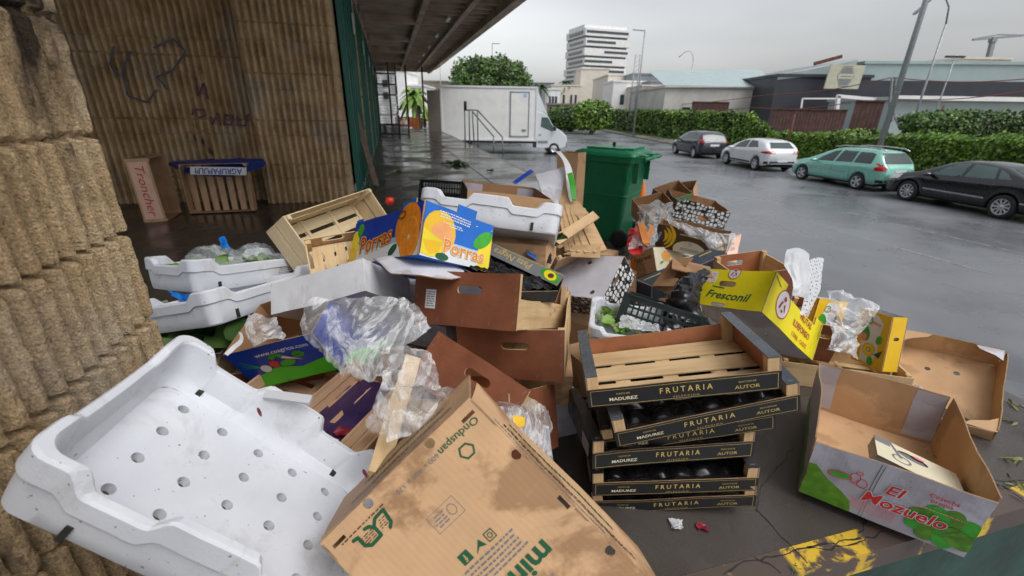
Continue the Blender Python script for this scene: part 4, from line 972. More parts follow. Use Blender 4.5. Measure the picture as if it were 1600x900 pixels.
G='broken wooden crates in front of the green bin'
A=at3
def framecrate(nm,lb,pts,w,hh,mat,seed):
    root=empty(nm,lb,'crate',Matrix.Translation(pts[0]),G); bpy.context.view_layer.update(); i=root.matrix_world.inverted()
    for a,b in((0,1),(1,2),(2,3),(3,0)):
        q=MB(); q.beam(i@pts[a],i@pts[b],w,hh,mat,up=(0,-.8,.6)); q.warp(warpfn(.003,seed)).build('rail',root)
    for k in range(1,4):
        q=MB(); q.beam(i@(pts[0].lerp(pts[1],k/4)),i@(pts[3].lerp(pts[2],k/4)),w*1.3,hh*.5,mat,up=(0,-.8,.6)); q.build('slat',root)
    return root
KR=wood('raw_crate_wood',(.62,.42,.23),(.48,.30,.15),0,.65,.6)
framecrate('broken_crate','light wooden crate frame leaning on the front of the green bin',[A(876,298,2.9),A(912,338,2.7),A(938,394,2.5),A(893,392,2.55)],.075,.014,KR,1)
Mb=Mt(A(884,372,2.62)+Vector((0,.12,-.08)),R(32),R(38),R(-12)); slatcrate('broken_crate','pinkish wooden crate lying in front of the leaning frame',Mb,(.34,.26,.12),19,OLDPINE,OLDPINE_Y,PINE_Z,G,side_slats=2,floor_slats=4,sidegap=.12)
plank('plank','raw wooden lath crossing the broken crates before the green bin',A(858,384,2.35),A(930,336,2.55),.055,.016,KR,(0,-.8,.6))
plank('plank','wide raw board standing upright between the broken crates and the bin',A(905,350,2.75),A(935,398,2.6),.10,.008,KR,(0,-.8,.6))
slatcrate('fruit_crate','low pine crate under the yellow box and the two kiwi cartons',Mt(atz(1318,575,.12)+Vector((.02,.12,-.12)),R(-14),0,0),(.62,.34,.14),20,PINE,PINE_Y,PINE_Z,side_slats=1,sidegap=.1)
# kiwi cartons
def pr_kiwi(p,h,H):
    p.poly(rect(-h,0,h,H),P_WARM,1)
    p.poly([(-h*.45,H*.06),(h*.25,H*.04),(h*.55,H*.25),(h*.45,H*.5),(h*.6,H*.82),(h*.2,H*.95),(-h*.35,H*.93),(-h*.55,H*.6)],P_WHITE,2)
    p.text('Zumos',h*.08,H*.80,.030,P_PINK,4,-.1,.9,.02); p.ring(-h*.25,H*.82,.022,.022,.006,P_GREEN,4,8)
    p.ell(-h*.38,H*.58,.026,.045,P_GREEN,4,.3); p.ell(-h*.42,H*.50,.017,.022,P_PINK,5,.3); p.ell(h*.5,H*.52,.018,.026,P_GREEN,4,-.3)
    p.ell(0,H*.30,.040,.036,P_ORANGE2,4); p.ell(0,H*.30,.032,.029,P_LEMON,5); p.ell(0,H*.30,.014,.012,P_BROWN,6); p.ell(0,H*.30,.010,.009,P_CREAM,7)
    p.poly([(h*.35,H*.24),(h*.85,H*.36),(h*.7,H*.20)],P_DGREEN,5); p.ell(h*.2,H*.10,.018,.026,P_GREEN,5,.2)
G='yellow fruit cartons'
for nm,lb in(('kiwi1','yellow fruit carton with round white print, left of the two beside the yellow box'),('kiwi2','yellow fruit carton with kiwi print, right of the two, upright under clear film')):
    M,Dm=pose(nm); carton('fruit_carton',lb,M,[Dm[0],.09,Dm[2]],P_WARM,whiteboard,seed=len(nm)+int(nm[-1]),warp=.004,prints={'-y':pr_kiwi},holes={'+x':[slot(0,Dm[2]*.6,.03,.02)]},group=G,res=.05)
M,Dm=pose('hardbox')
hb=Mt(at3(1195,440,2.25)+Vector((0.0,.12,-.10)),R(6),R(4),R(-7)); hardcrate('produce_crate','brown crate with a grey rim and hand hole behind the yellow box',hb,(.29,.26,.17),21,'brown hardboard crates with hand holes',.9)
hb2=Mt(at3(1290,520,2.5)+Vector((.0,.15,-.16)),R(-20),R(14),R(4)); hardcrate('produce_crate','reddish crate corner rising behind the white liner and the kiwi cartons',hb2,(.24,.24,.26),22,'brown hardboard crates with hand holes',.9)
# white liners
sheet('paper_liner','soft white film hanging over the end of the brown crate behind the yellow box','liner',[[at3(1229,389,1.95),at3(1250,388,1.97),at3(1264,396,1.98)],[at3(1226,412,1.90),at3(1250,410,1.90),at3(1266,415,1.93)],[at3(1238,438,1.86),at3(1252,440,1.86),at3(1268,440,1.88)],[at3(1240,462,1.84),at3(1252,464,1.84),at3(1262,470,1.86)]],WHITEFILM,.012,9,34,11)
sheet('perforated_liner','white perforated film standing behind the yellow box, right of the soft white film','liner',[[at3(1264,406,2.02),at3(1276,402,2.04),at3(1287,405,2.06)],[at3(1262,440,1.96),at3(1275,440,1.98),at3(1284,438,2.0)],[at3(1256,475,1.92),at3(1266,475,1.93),at3(1274,470,1.95)],[at3(1249,490,1.90),at3(1256,494,1.90),at3(1262,496,1.92)]],PERF,.008,9,34,12)
# vegetable box with the hen logo, on the floor at the right
M,Dm=pose('mozueloB'); Lh,Wh,H=Dm[0]/2,Dm[1]/2,Dm[2]
def lettuce_print(p,x,y,s,l=2,m1=P_LEAFP,m2=P_GREEN):
    rr=random.Random(int(s*1000))
    for k in range(9):
        a=k*.7; p.ell(x+s*.45*math.cos(a),y+s*.3*math.sin(a),s*.38,s*.26,m1 if k%2 else m2,l+k,a,20)
    for k in range(6):
        a=.4+k*.45; p.line((x-s*.1,y-s*.3),(x-s*.1+s*.7*math.cos(a),y-s*.3+s*.6*math.sin(a)),.0025,P_LEAFP,l+11)
def pr_moz(p,h,H):
    p.poly([(-h,0),(-h*.35,0),(-h*.38,H*.18),(-h*.52,H*.30),(-h*.72,H*.42),(-h*.9,H*.62),(-h,H*.60)],P_LEAFP,2)
    lettuce_print(p,h*.66,H*.34,.125,2,P_GREEN,P_LEAFP)
    p.text('Mozuelo',h*.20,H*.40,.062,P_WHITE,20,0,1.05,.05,.2); p.text('Mozuelo',h*.20,H*.40,.062,P_RED,21,0,1.05,.022,.2)
    p.text('El',h*.04,H*.63,.058,P_WHITE,20,0,1.1,.05,.2); p.text('El',h*.04,H*.63,.058,P_RED,21,0,1.1,.022,.2)
    x,y=-h*.46,H*.62; p.ell(x-.035,y-.005,.030,.012,P_GREEN,20,.1); p.ring(x-.035,y-.005,.036,.016,.003,P_RED,21,rot=.1)
    p.ring(x+.008,y+.005,.016,.022,.003,P_RED,21); p.ring(x+.03,y-.01,.016,.02,.003,P_RED,21); p.ring(x+.015,y+.03,.011,.009,.003,P_RED,21); p.line((x-.005,y-.02),(x+.05,y-.03),.003,P_RED,21)
    p.blur_text(-h*.14,H*.20,.14,.05,6,P_PINK); p.text('Cosecha',h*.52,H*.80,.022,P_RED,20,0,1,.02); p.text('propia',h*.52,H*.72,.022,P_RED,20,0,1,.02); p.ell(h*.53,H*.63,.018,.008,P_GREEN,20); p.blur_text(h*.53,H*.57,.12,.008,1,P_PINK,l=20)
    p.line((-h*.20,H*.98),(-h*.24,.0),.0018,P_GREY,2); p.line((-h*.16,H*.98),(-h*.20,.0),.0018,P_GREY,2)
def pr_mozin(p,h,H):
    p.poly(rect(-h*.98,.02,-h*.55,H*.98),lilacboard,2,True); p.poly(rect(h*.62,.02,h*.98,H*.98),lilacboard,2,True)
    p.text('',0,0,.01,P_RED)
tab=[(-Lh+.006,0),(-Lh*.28,0),(-Lh*.26,-.012),(Lh*.02,-.012),(Lh*.04,0),(Lh-.006,0),(Lh-.006,H),(-Lh+.006,H)]
carton('vegetable_box','open white vegetable box with red lettering and green leaf print near the yellow edge',M,Dm,lilacboard,kraft,seed=23,warp=.007,prints={'-y':pr_moz,'+y':pr_mozin,'-x':lambda p,h,H:p.poly(rect(-h*.9,H*.02,h*.9,H*.35),P_LEAFP,2)},
   flare={'-y':.10,'+x':.05},res=.05)
Ml=M@Mt((Lh*.36,-Wh*.42,.135),R(-4),R(-8),R(10))
root=empty('leaflet_box','flat white box with an oval window lying inside the open white vegetable box','box',Ml)
q=Panel((0,0,.03),(1,0,0),(0,1,0),rect(-.13,-.09,.13,.09),[circ(-.01,.03,.048,.026,20,-.15)],.003,P_CREAM,whiteboard,kraft_edge,.05)
q.poly(rect(-.13,.04,-.08,.09),P_GREY,1); q.line((-.08,.09),(-.05,-.02),.010,P_GREY,2); q.ring(-.05,-.03,.03,.03,.006,P_GREY,2); q.ell(.01,.052,.02,.01,P_PINK,3); q.ell(.08,-.07,.02,.008,P_LEMON,2); q.mb.build('lid',root)
q=MB(); q.box((0,0,.0),(.256,.176,.05),P_GREY); q.build('carton_body',root)
M,Dm=pose('tanbox'); Lh,Wh=Dm[0]/2,Dm[1]/2
def pr_tan(p,h,H): pass
carton('cardboard_box','brown open cardboard tray with two holes in its floor at the far right',M,Dm,lilacboard,kraft,seed=24,warp=.008,base_holes=[circ(-Lh*.35,-Wh*.45,.014),circ(Lh*.25,-Wh*.5,.014)],flare={'+x':.10,'-x':.12,'+y':.10,'-y':.1},outers={'-x':P_GOLD,'+y':kraft_in,'-y':kraft})
for sx,sy,a in((-1,1,0),(1,1,0),(1,-1,0)):
    q=Panel((sx*(Lh+.004),sy*(Wh+.004),Dm[2]-.002),(-sx,0,0),(0,-sy,0),[(0,0),(.11,0),(.09,.03),(.03,.06),(0,.09)] if sx*sy>0 else [(0,0),(0,.09),(.03,.06),(.09,.03),(.11,0)][::1],(),.004,greyboard,kraft,kraft_edge,.04)
    q.mb.warp(warpfn(.005,3)).build('corner_flap',bpy.data.objects['cardboard_box.003'] if 'cardboard_box.003' in bpy.data.objects and 'far right' in bpy.data.objects['cardboard_box.003'].get('label','') else [o for o in COL.objects if 'far right' in str(o.get('label',''))][0])
mbw=MB(); rr=random.Random(3); pts=[]
for k in range(40): a=k*.55; pts.append(Vector((.05*math.cos(a)+rr.gauss(0,.008)-Lh*.6,.03*math.sin(a)+rr.gauss(0,.006)-Wh*.2,.012+.012*rr.random())))
mbw.tube(pts,.0012,LABELW,5); mbw.build('string','' or None,'tangle of thin pale string in the brown open tray','string',M=M)
# behind: flap boxes by the bin
sheet('cardboard_flap','curved white and green strip of cardboard standing left of the green bin','cardboard',[[at3(867,237,3.0),at3(875,236,3.0)],[at3(878,252,2.95),at3(890,258,2.95)],[at3(883,275,2.9),at3(896,280,2.9)],[at3(886,300,2.85),at3(899,300,2.85)],[at3(890,316,2.8),at3(900,318,2.8)]],P_WHITE,.008,7,20,21,'soft',thick=.003)
sheet('cardboard_flap','green printed cardboard strip on the lower part of the white one beside the bin','cardboard',[[at3(886,272,2.84),at3(894,270,2.84)],[at3(890,290,2.80),at3(899,288,2.80)],[at3(893,312,2.76),at3(900,314,2.76)]],P_GREEN,.004,7,10,21,'soft',thick=.002)
sheet('cardboard_flap','grey cardboard panel with a hand hole standing behind the humped tray','cardboard',[[at3(836,272,3.0),at3(884,261,3.0)],[at3(846,302,2.8),at3(874,324,2.8)]],greyboard,.006,7,14,22,'soft',thick=.004)
sheet('cardboard_flap','dark blue edged cardboard sheet leaning behind the box with white flaps','cardboard',[[at3(800,285,3.0),at3(829,265,3.2)],[at3(806,288,3.0),at3(834,269,3.2)]],P_BLUE2,.002,7,8,23,'soft',thick=.004)
Mk=Mt(at3(894,290,4.0)+Vector((0,.15,-.22)),R(-30),0,0); carton('cardboard_box','tall brown cardboard box between the white strip and the green bin',Mk,(.20,.2,.5),kraft,kraft_in,seed=31,warp=.006)
Mk=Mt(at3(805,322,2.5)+Vector((0,.2,-.24)),R(5),0,0); slatcrate('fruit_crate','wooden crate of weeds under the humped polystyrene tray',Mk,(.5,.36,.18),32,OLDPINE,OLDPINE_Y,PINE_Z)
leaves('green_stalks','dark green stalks and leaves under the humped polystyrene tray','leaves',[at3(x,y,2.25) for x,y in((780,372),(795,378),(815,376),(830,378),(845,376),(805,384),(788,385))],110,.09,DKLEAF,33,.03,.8)
sheet('paper_scrap','white and blue printed packet standing between the stalks and the broken crates','packet',[[at3(828,378,2.1),at3(834,377,2.1)],[at3(822,398,2.0),at3(838,408,2.0)]],P_BLUE,.004,9,8,24,'soft',thick=.003)
sheet('plastic_bag','black bag crumpled behind the black box with gold lettering','plastic bag',[[at3(832,374,2.2),at3(848,372,2.2),at3(858,388,2.2)],[at3(835,392,2.1),at3(850,394,2.1),at3(862,402,2.1)],[at3(845,405,2.05),at3(856,408,2.05),at3(860,410,2.05)]],BLKBAG,.02,9,24,25)
# right of the bin
sheet('plastic_film','grey clear film draped beside the green bin','plastic film',[[at3(1000,322,3.5),at3(1020,314,3.6),at3(1040,312,3.7),at3(1052,318,3.8)],[at3(996,340,3.3),at3(1015,335,3.3),at3(1034,335,3.4),at3(1048,340,3.5)],[at3(990,365,3.1),at3(1008,360,3.1),at3(1024,358,3.1),at3(1034,350,3.2)],[at3(983,390,3.0),at3(1000,388,3.0),at3(1012,385,3.0),at3(1024,380,3.0)]],FILM_GREY,.06,5,40,26)
sheet('plastic_film','clear film crumpled over the banana box','plastic film',[[at3(1040,342,3.1),at3(1075,352,3.0),at3(1110,360,3.0),at3(1148,362,3.0)],[at3(1050,352,2.95),at3(1080,362,2.9),at3(1112,376,2.9),at3(1150,380,2.9)],[at3(1078,368,2.9),at3(1095,378,2.9),at3(1120,392,2.9),at3(1145,396,2.9)]],FILM,.035,7,36,27)
sheet('mesh_bag','red and white striped bag slumped at the right foot of the green bin','plastic bag',[[at3(985,358,3.3),at3(996,352,3.3),at3(1003,360,3.3)],[at3(982,375,3.15),at3(992,375,3.1),at3(1004,378,3.1)],[at3(982,396,3.0),at3(993,396,3.0),at3(1006,392,3.0)]],P_RED,.03,9,22,28)
plank('net_handle','orange plastic strap standing beside the striped bag',at3(1001,350,3.1),at3(1010,382,3.0),.05,.02,STRAP,(0,-.8,.6),cat='strap')
plank('net_handle','orange plastic strap leaning towards the banana box',at3(1019,356,3.1),at3(1008,384,3.0),.04,.02,STRAP,(0,-.8,.6),cat='strap')
for k,(x,y,t,m1,lb,rz) in enumerate(((1050,300,4.3,P_DGREEN,'green striped box tipped on the heap right of the bin',20),(1068,296,4.5,kraft,'crushed brown box end behind the honeycomb box',-30),(1022,318,4.0,kraft,'brown box with torn print right beside the bin',10))):
    Mk=Mt(at3(x,y,t)+Vector((0,0,-.14)),R(rz),R(18),R(-12)); 
    def pr_st(p,h,H,m1=m1):
        for j in range(3): p.poly(rect(-h+.02+j*h*.66,0,-h+.06+j*h*.66,H),P_GREEN if k==0 else P_BLACK,1) if k!=1 else None
        if k==2: p.text('gen.de',0,H*.7,.05,P_BLACK,2,.1)
    carton('cardboard_box',lb,Mk,(.30,.24,.18),[P_GREY,kraft,kraft][k],kraft_in,seed=40+k,warp=.01,prints={'-y':pr_st})
# traffic cone behind the bin
mb=MB(); Mk=Matrix.Translation(at3(1007,300,5.9)+Vector((-.03,0,-.14)))@Matrix.Scale(.8,4)
root=empty('traffic_cone','orange traffic cone peeking out behind the right side of the green bin','cone',Mk)
mb.lathe([(.13,-.25),(.025,.33),(.02,.34),(0,.34)],ORANGE_PL,16); mb.build('cone_body',root)
q=MB(); q.lathe([(.098,-.04),(.066,.10)],P_WHITE,16); q.build('reflective_band',root)
# brown crates at the lower left of the coagrico box
Mk=Mt(at3(405,545,1.72)+Vector((.0,.10,-.20)),R(15),R(6),0); hardcrate('produce_crate','brown crate corner with pine post left of the blue web address box',Mk,(.4,.3,.16),45,'brown hardboard crates with hand holes',.9)
Mk=Mt(at3(462,615,1.50)+Vector((0,.08,-.14)),R(-20),R(8),R(5)); slatcrate('fruit_crate','dark slatted crate showing under the blue web address box',Mk,(.42,.34,.12),46,OLDPINE,OLDPINE_Y,PINE_Z,side_slats=2)
# crumpled films
sheet('plastic_film','large sheet of crumpled clear film spilling over the middle of the heap','plastic film',
 [[at3(478,478,1.42),at3(530,462,1.44),at3(585,458,1.46),at3(632,456,1.48)],
  [at3(480,505,1.38),at3(530,505,1.32),at3(585,500,1.32),at3(645,492,1.42)],
  [at3(498,545,1.34),at3(545,548,1.28),at3(590,540,1.26),at3(655,520,1.40)],
  [at3(535,578,1.28),at3(575,590,1.22),at3(610,580,1.18),at3(620,548,1.26)]],FILM,.045,6.5,80,31)
sheet('plastic_film','milky twist of clear film between the pine plank and the kraft box','plastic film',
 [[at3(600,540,1.26),at3(645,550,1.26),at3(672,556,1.26)],[at3(612,575,1.18),at3(650,585,1.15),at3(688,590,1.15)],[at3(575,632,1.10),at3(630,615,1.05),at3(705,612,1.05)],[at3(572,650,1.08),at3(615,650,1.03),at3(690,640,1.02)],[at3(590,662,1.06),at3(620,680,1.02),at3(660,690,1.0)]],FILM_MILK,.05,7,80,32)
sheet('plastic_film','stretched clear film hanging from the brown labelled crate towards the tilted one','plastic film',[[at3(622,462,1.5),at3(640,470,1.46),at3(652,476,1.44)],[at3(632,500,1.45),at3(650,505,1.40),at3(668,505,1.42)],[at3(645,530,1.4),at3(655,528,1.38),at3(676,515,1.4)]],FILM,.02,10,40,33)
sheet('plastic_film','small crumpled clear film bag above the blue web address box','plastic film',[[at3(385,494,1.58),at3(405,492,1.58),at3(430,494,1.58)],[at3(382,515,1.52),at3(410,512,1.48),at3(440,510,1.52)],[at3(390,535,1.48),at3(415,540,1.46),at3(450,524,1.48)]],FILM,.035,9,44,34)
sheet('plastic_film','thin white plastic strap curling at the left end of the blue web address box','plastic strap',[[at3(372,518,1.5),at3(377,520,1.5)],[at3(374,530,1.47),at3(380,533,1.47)],[at3(360,542,1.45),at3(365,548,1.45)],[at3(350,552,1.43),at3(355,556,1.43)]],WHITEFILM,.004,9,16,35)
sheet('plastic_film','crumpled clear film bag between the kraft box and the avocado crates','plastic film',[[at3(750,632,1.35),at3(790,622,1.38),at3(835,622,1.42),at3(858,640,1.45)],[at3(760,650,1.22),at3(800,645,1.2),at3(840,648,1.3),at3(868,668,1.4)],[at3(800,680,1.18),at3(825,690,1.18),at3(848,695,1.25),at3(858,705,1.35)],[at3(830,710,1.2),at3(840,720,1.2),at3(855,728,1.25),at3(862,735,1.3)]],FILM,.035,8,60,36)
sheet('red_netting','red and white printed bag inside the film beside the kraft box','plastic bag',[[at3(770,643,1.27),at3(795,650,1.25),at3(812,665,1.25)],[at3(775,652,1.2),at3(800,664,1.2),at3(820,682,1.2)]],P_RED,.018,11,20,37)
sheet('printed_packet','small yellow and orange packet lying in the clear film beside the kraft box','packet',[[at3(800,648,1.19),at3(820,652,1.19)],[at3(806,668,1.17),at3(822,664,1.17)]],P_WARM,.006,14,10,38)
sheet('cardboard_flap','pale grey upright cardboard edge right of the film beside the kraft box','cardboard',[[at3(848,662,1.34),at3(857,664,1.34)],[at3(853,700,1.38),at3(861,700,1.38)],[at3(858,728,1.42),at3(866,730,1.42)]],greyboard,.003,8,10,39,'soft',thick=.006)
sheet('plastic_film','clear film bag bridging the two yellow kiwi cartons','plastic film',[[at3(1290,458,2.35),at3(1310,452,2.35),at3(1340,462,2.3),at3(1372,480,2.25)],[at3(1296,482,2.25),at3(1318,478,2.22),at3(1340,486,2.2),at3(1360,500,2.2)],[at3(1300,520,2.2),at3(1318,518,2.2),at3(1334,522,2.2),at3(1342,528,2.2)],[at3(1290,548,2.2),at3(1308,552,2.2),at3(1322,556,2.2),at3(1345,562,2.2)]],FILM,.045,7,46,40)
# loose litter on the concrete
tom=MB(); tom.lathe([(.0,-.045),(.03,-.038),(.046,-.012),(.047,.012),(.036,.034),(.015,.042),(0,.038)],RED_PL,20); tom.build('tomato',None,'round red tomato on the left rim of the heap','tomato',M=Matrix.Translation(at3(609,314,2.6))@Matrix.Scale(.55,4))
def scrap(name,label,cat,px,py,z,s,mat,seed,flat=.4):
    c=atz(px,py,z); rr=random.Random(seed)
    P=[[c+Vector((x*s+rr.gauss(0,s*.12),y*s+rr.gauss(0,s*.12),.004+abs(rr.gauss(0,s*flat*.4)))) for x in(-.5,0,.5)] for y in(.5,0,-.5)]
    sheet(name,label,cat,P,mat,s*.2,6/s*.3,12,seed)
scrap('paper_scrap','small scrap of white plastic on the concrete before the avocado crates','litter',1057,823,0,.045,WHITEFILM,51)
scrap('fruit_scrap','squashed orange fruit scrap on the concrete before the avocado crates','litter',1096,826,0,.035,PETAL,52)
for k,(x,y,z,w,lb) in enumerate(((1590,630,0,.10,'dry green leaf scraps at the right edge of the dock, the upper patch'),(1585,655,0,.06,'dry leaf scraps just below the upper patch at the right edge'),(1588,722,0,.10,'brown stalk scraps at the right edge above the yellow band'),(1592,755,0,.08,'green stalk near the yellow band at the right edge'),(1575,765,0,.06,'bright green bean pod touching the yellow band'),(1245,888,0,.03,'tiny green weed growing at the yellow dock edge'),(1460,708,.05,.05,'withered stalks inside the white vegetable box'))):
    leaves('leaf_scraps',lb,'litter',[atz(x,y,z+.006),atz(x-6,y+3,z+.006)],5,w*.75,DRYLEAF if k not in(4,5) else DKLEAF,60+k,.014,.0,'plant scraps on the dock',wd=.11)
leaves('green_stalks','tuft of green stalks lying on the wet dock near the rail','leaves',[atz(x,y,.02) for x,y in((706,256),(714,258),(722,257),(712,254))],70,.14,DKLEAF,71,.07,.6)
leaves('leaf_scraps','small yellow green scrap on the dock left of the stalks','litter',[atz(621,267,.01)],6,.09,LETTUCE,72,.02,.2)
scrap('black_rag','dark rag lying on the dock to the right of the green stalks','litter',765,267,.02,.16,BLKBAG,73)
# ---- boxes that carry the heap from below
rr=random.Random(11)
sup=[]
def support(x,y,top,yaw=None,size=(.5,.36)):
    z=0; k=0
    while z<top-.12:
        h=min(.22,top-z-.01); h=max(h,.10)
        if z+h>top: break
        sup.append((x+rr.uniform(-.02,.02),y+rr.uniform(-.02,.02),z,h,yaw if yaw is not None else rr.uniform(-.6,.6),size)); z+=h+.004
for x,y,top in((-.05,2.15,.84),(-.42,1.85,.58),(-.75,1.85,.46),(-1.3,2.1,.46),(-1.0,2.55,.5),(-.1,2.8,.66),(.4,2.55,.30),(.95,2.6,.32),(-.65,4.33,.44),(1.42,3.5,.30),(1.7,4.05,.33),(.05,1.75,.38),(-.3,1.45,.24),(-.75,1.5,.34),(1.2,2.25,.15),(.55,2.05,.28),(-.62,.95,.24),(-.1,.98,.16),(.5,3.1,.46),(0.9,2.05,.3),(-.6,2.75,.4),(.8,3.5,.3)): support(x,y,top)
KD=[kraft,kraft_in,lilacboard,kraft_wet]
rw=['kraft','brown','whitish','stained']
for k,(x,y,z,h,yw,sz) in enumerate(sup):
    mm=MB(); root=empty('cardboard_box',f"closed {rw[k%4]} cardboard box buried inside the heap",'box',Mt((x,y,z),yw),'boxes buried under the heap')
    wf=warpfn(.004,80+k); mm.box((0,0,h/2),(sz[0]*.94,sz[1]*.94,h-.004),KD[k%4]); mm.build('carton_body',root)
    q=MB(); q.box((0,0,h-.0015),(sz[0]*.90,.045,.003),P_GOLD if k%2 else P_WHITE); q.build('tape_strip',root)
# ------------------------------------------------------------------ green wheeled bin
def wheelie(M):
    root=empty('wheeled_bin','tall green plastic wheeled bin standing behind the heap','bin',M); g=BINGREEN
    def ring(z,hx,hy,r,cx=0,n=6):
        P=[]
        for sx,sy,a0 in((1,-1,-90),(1,1,0),(-1,1,90),(-1,-1,180)):
            for k in range(n+1):
                a=R(a0+90*k/n); P.append(Vector((cx+sx*(hx-r)+r*math.cos(a),sy*(hy-r)+r*math.sin(a),z)))
        return P
    mb=MB(); lv=[(.04,.215,.215,.05),(.06,.225,.225,.05),(.55,.275,.25,.05),(.555,.279,.254,.05),(.565,.279,.254,.05),(.57,.276,.251,.05),(.90,.305,.268,.05),(.905,.325,.288,.05),(.955,.33,.292,.05),(.96,.31,.272,.05),(.90,.295,.262,.05)]
    rs=[ring(z,a,b,r) for z,a,b,r in lv]; n=len(rs[0]); vs=[p for r in rs for p in r]
    mb.add(vs,[(i*n+k,i*n+(k+1)%n,(i+1)*n+(k+1)%n,(i+1)*n+k) for i in range(len(rs)-1) for k in range(n)]+[tuple(range(n))[::-1]],g,False)
    for x in(-.18,0.0,.18): mb.box((x,-.262,.84),(.012,.03,.12),g)
    for y in(-.18,.18): mb.box((.325,y,.80),(.05,.02,.20),g)
    mb.box((.26,-.27,.80),(.03,.035,.14),g); mb.build('bin_body',root)
    q=MB(); lv=[(.958,.338,.298,.06),(.975,.345,.303,.06),(1.0,.335,.293,.06),(1.02,.29,.25,.06),(1.028,.2,.17,.06)]
    rs=[ring(z,a,b,r,-.005) for z,a,b,r in lv]; vs=[p for r in rs for p in r]
    q.add(vs,[(i*n+k,i*n+(k+1)%n,(i+1)*n+(k+1)%n,(i+1)*n+k) for i in range(len(rs)-1) for k in range(n)]+[tuple(range((len(rs)-1)*n,len(rs)*n))],BINLID,False)
    q.box((-.02,0,1.035),(.44,.40,.014),BINLID); q.box((.22,0,1.03),(.10,.34,.03),BINLID)
    q.build('lid',root)
    q=MB()
    for y in(-.22,.22): q.beam((.30,y,.94),(.43,y,.955),.03,.05,BINLID)
    q.tube([(.43,-.26,.955),(.43,.26,.955)],.017,BINLID,10)
    for y in(-.12,.12): q.box((.37,y,.965),(.08,.10,.04),BINLID)
    q.build('handle',root)
    for y in(-.235,.235):
        q=MB(); q.lathe([(.0,-.025),(.07,-.025),(.1,-.018),(.1,.018),(.07,.025),(0,.025)],RUBBER,20,M=Matrix.Translation((.25,y,.10))@Matrix.Rotation(R(90),4,'X')); q.build('wheel',root)
    q=MB(); q.box((-.03,.05,1.055),(.03,.02,.05),BLKPLAST); q.build('latch',root)
M,_=pose('binB'); wheelie(M)
# ------------------------------------------------------------------ setting materials
def ribbed(name,dark=1.,soot=.55):
    t=NT(name)
    n=t.noise(3.2,8,.62); col=t.ramp(n,[(.25,(.22*dark,.145*dark,.08*dark)),(.5,(.39*dark,.28*dark,.16*dark)),(.75,(.53*dark,.41*dark,.265*dark))])
    gr=t.ramp(t.noise(190,3,.75),[(.30,.35),(.46,.95),(.56,1.05),(.72,1.7)]); col=t.mix(1,col,gr,'MULTIPLY')
    gy=t.ramp(t.noise(1.4,4),[(.5,0),(.72,.55)]); col=t.mix(gy,col,(.30*dark,.31*dark,.31*dark))
    so=t.ramp(t.noise(3.6,5,.6,t.co((1,1,.42)),.8),[(soot,0),(soot+.08,.93)]); col=t.mix(so,col,(.018,.015,.014))
    t.set('Base Color',col); t.set('Roughness',.92); t.set('Specular IOR Level',.15)
    v=t.n('ShaderNodeTexVoronoi'); v.inputs['Scale'].default_value=170; t.l(t.co(),v.inputs['Vector']); b=t.bump(v.outputs['Distance'],.8,.006); b=t.bump(t.noise(95,6,.8),1.0,.010,b); t.bump(t.noise(24,5,.6),.6,.012,b); return t.m
RIB=ribbed('ribbed_split_block',1.45,.56); RIBD=ribbed('ribbed_block_recess',1.6,.66); RIBP=ribbed('ribbed_block_pilaster',1.75,.68)
def wetfloor(name,c,rlo,rhi,sc,cracks=False,grit=.12):
    t=NT(name); n=t.noise(sc,7,.6,t.co((1,1,1),kind='Object'),.3)
    col=t.ramp(t.noise(sc*.6,8,.65),[(.3,tuple(x*.6 for x in c)),(.7,tuple(x*1.35 for x in c))])
    g=t.ramp(t.noise(150,2),[(.3,.7),(.7,1.35)]); col=t.mix(.8,col,g,'MULTIPLY')
    wet=t.ramp(n,[(.40,0),(.56,1)])
    col=t.mix(wet,tuple(x*1.3 for x in c),col)
    t.set('Base Color',col); t.set('Roughness',t.ramp(n,[(.38,rhi),(.58,rlo)])); t.set('Specular IOR Level',.5)
    dry=t.math('SUBTRACT',1.0,t.math('MULTIPLY',wet,.8)); 
    bp=t.n('ShaderNodeBump'); bp.inputs['Distance'].default_value=.004; t.l(t.math('MULTIPLY',dry,grit),bp.inputs['Strength']); t.l(t.noise(210,4,.7),bp.inputs['Height']); t.l(bp.outputs[0],t.b.inputs['Normal'])
    return t.m
DOCK=wetfloor('wet_dock_concrete',(.058,.050,.044),.12,.40,.9,grit=.5)
ASPH=wetfloor('wet_asphalt',(.135,.14,.15),.22,.44,.35,grit=.22)
PAVE=wetfloor('wet_pavement',(.17,.15,.13),.25,.55,.5,grit=.5)
KERB=plain('kerb_concrete',(.22,.21,.20),.6,.2,5)
EARTH=plain('ground_earth',(.09,.085,.07),.8,.25,.7)
CEIL=plain('canopy_concrete',(.50,.39,.30),.85,.28,1.6,dirt=.35)
CEILD=plain('canopy_beam_concrete',(.56,.45,.35),.85,.25,1.6,dirt=.3)
DOORG=plain('green_door_paint',(.022,.17,.13),.42,.22,1.3,dirt=.3)
DKGREEN=plain('dark_green_wall_paint',(.02,.055,.045),.6,.3,4,dirt=.4,bump=.4,bsc=30)
def yellowedge():
    t=NT('worn_yellow_edge'); n=t.noise(7,8,.68,dist=.4); f=t.ramp(n,[(.47,0),(.53,1)])
    w=t.n('ShaderNodeTexWave'); w.inputs['Scale'].default_value=.55; w.inputs['Phase Offset'].default_value=2.4; w.bands_direction='X'; t.l(t.co(),w.inputs['Vector'])
    f=t.math('MULTIPLY',f,t.ramp(w.outputs['Fac'],[(.30,0),(.38,1)]))
    t.set('Base Color',t.mix(f,(.085,.06,.05),(.62,.40,.03))); t.set('Roughness',.45); t.bump(n,.3,.003); return t.m
YEDGE=yellowedge()
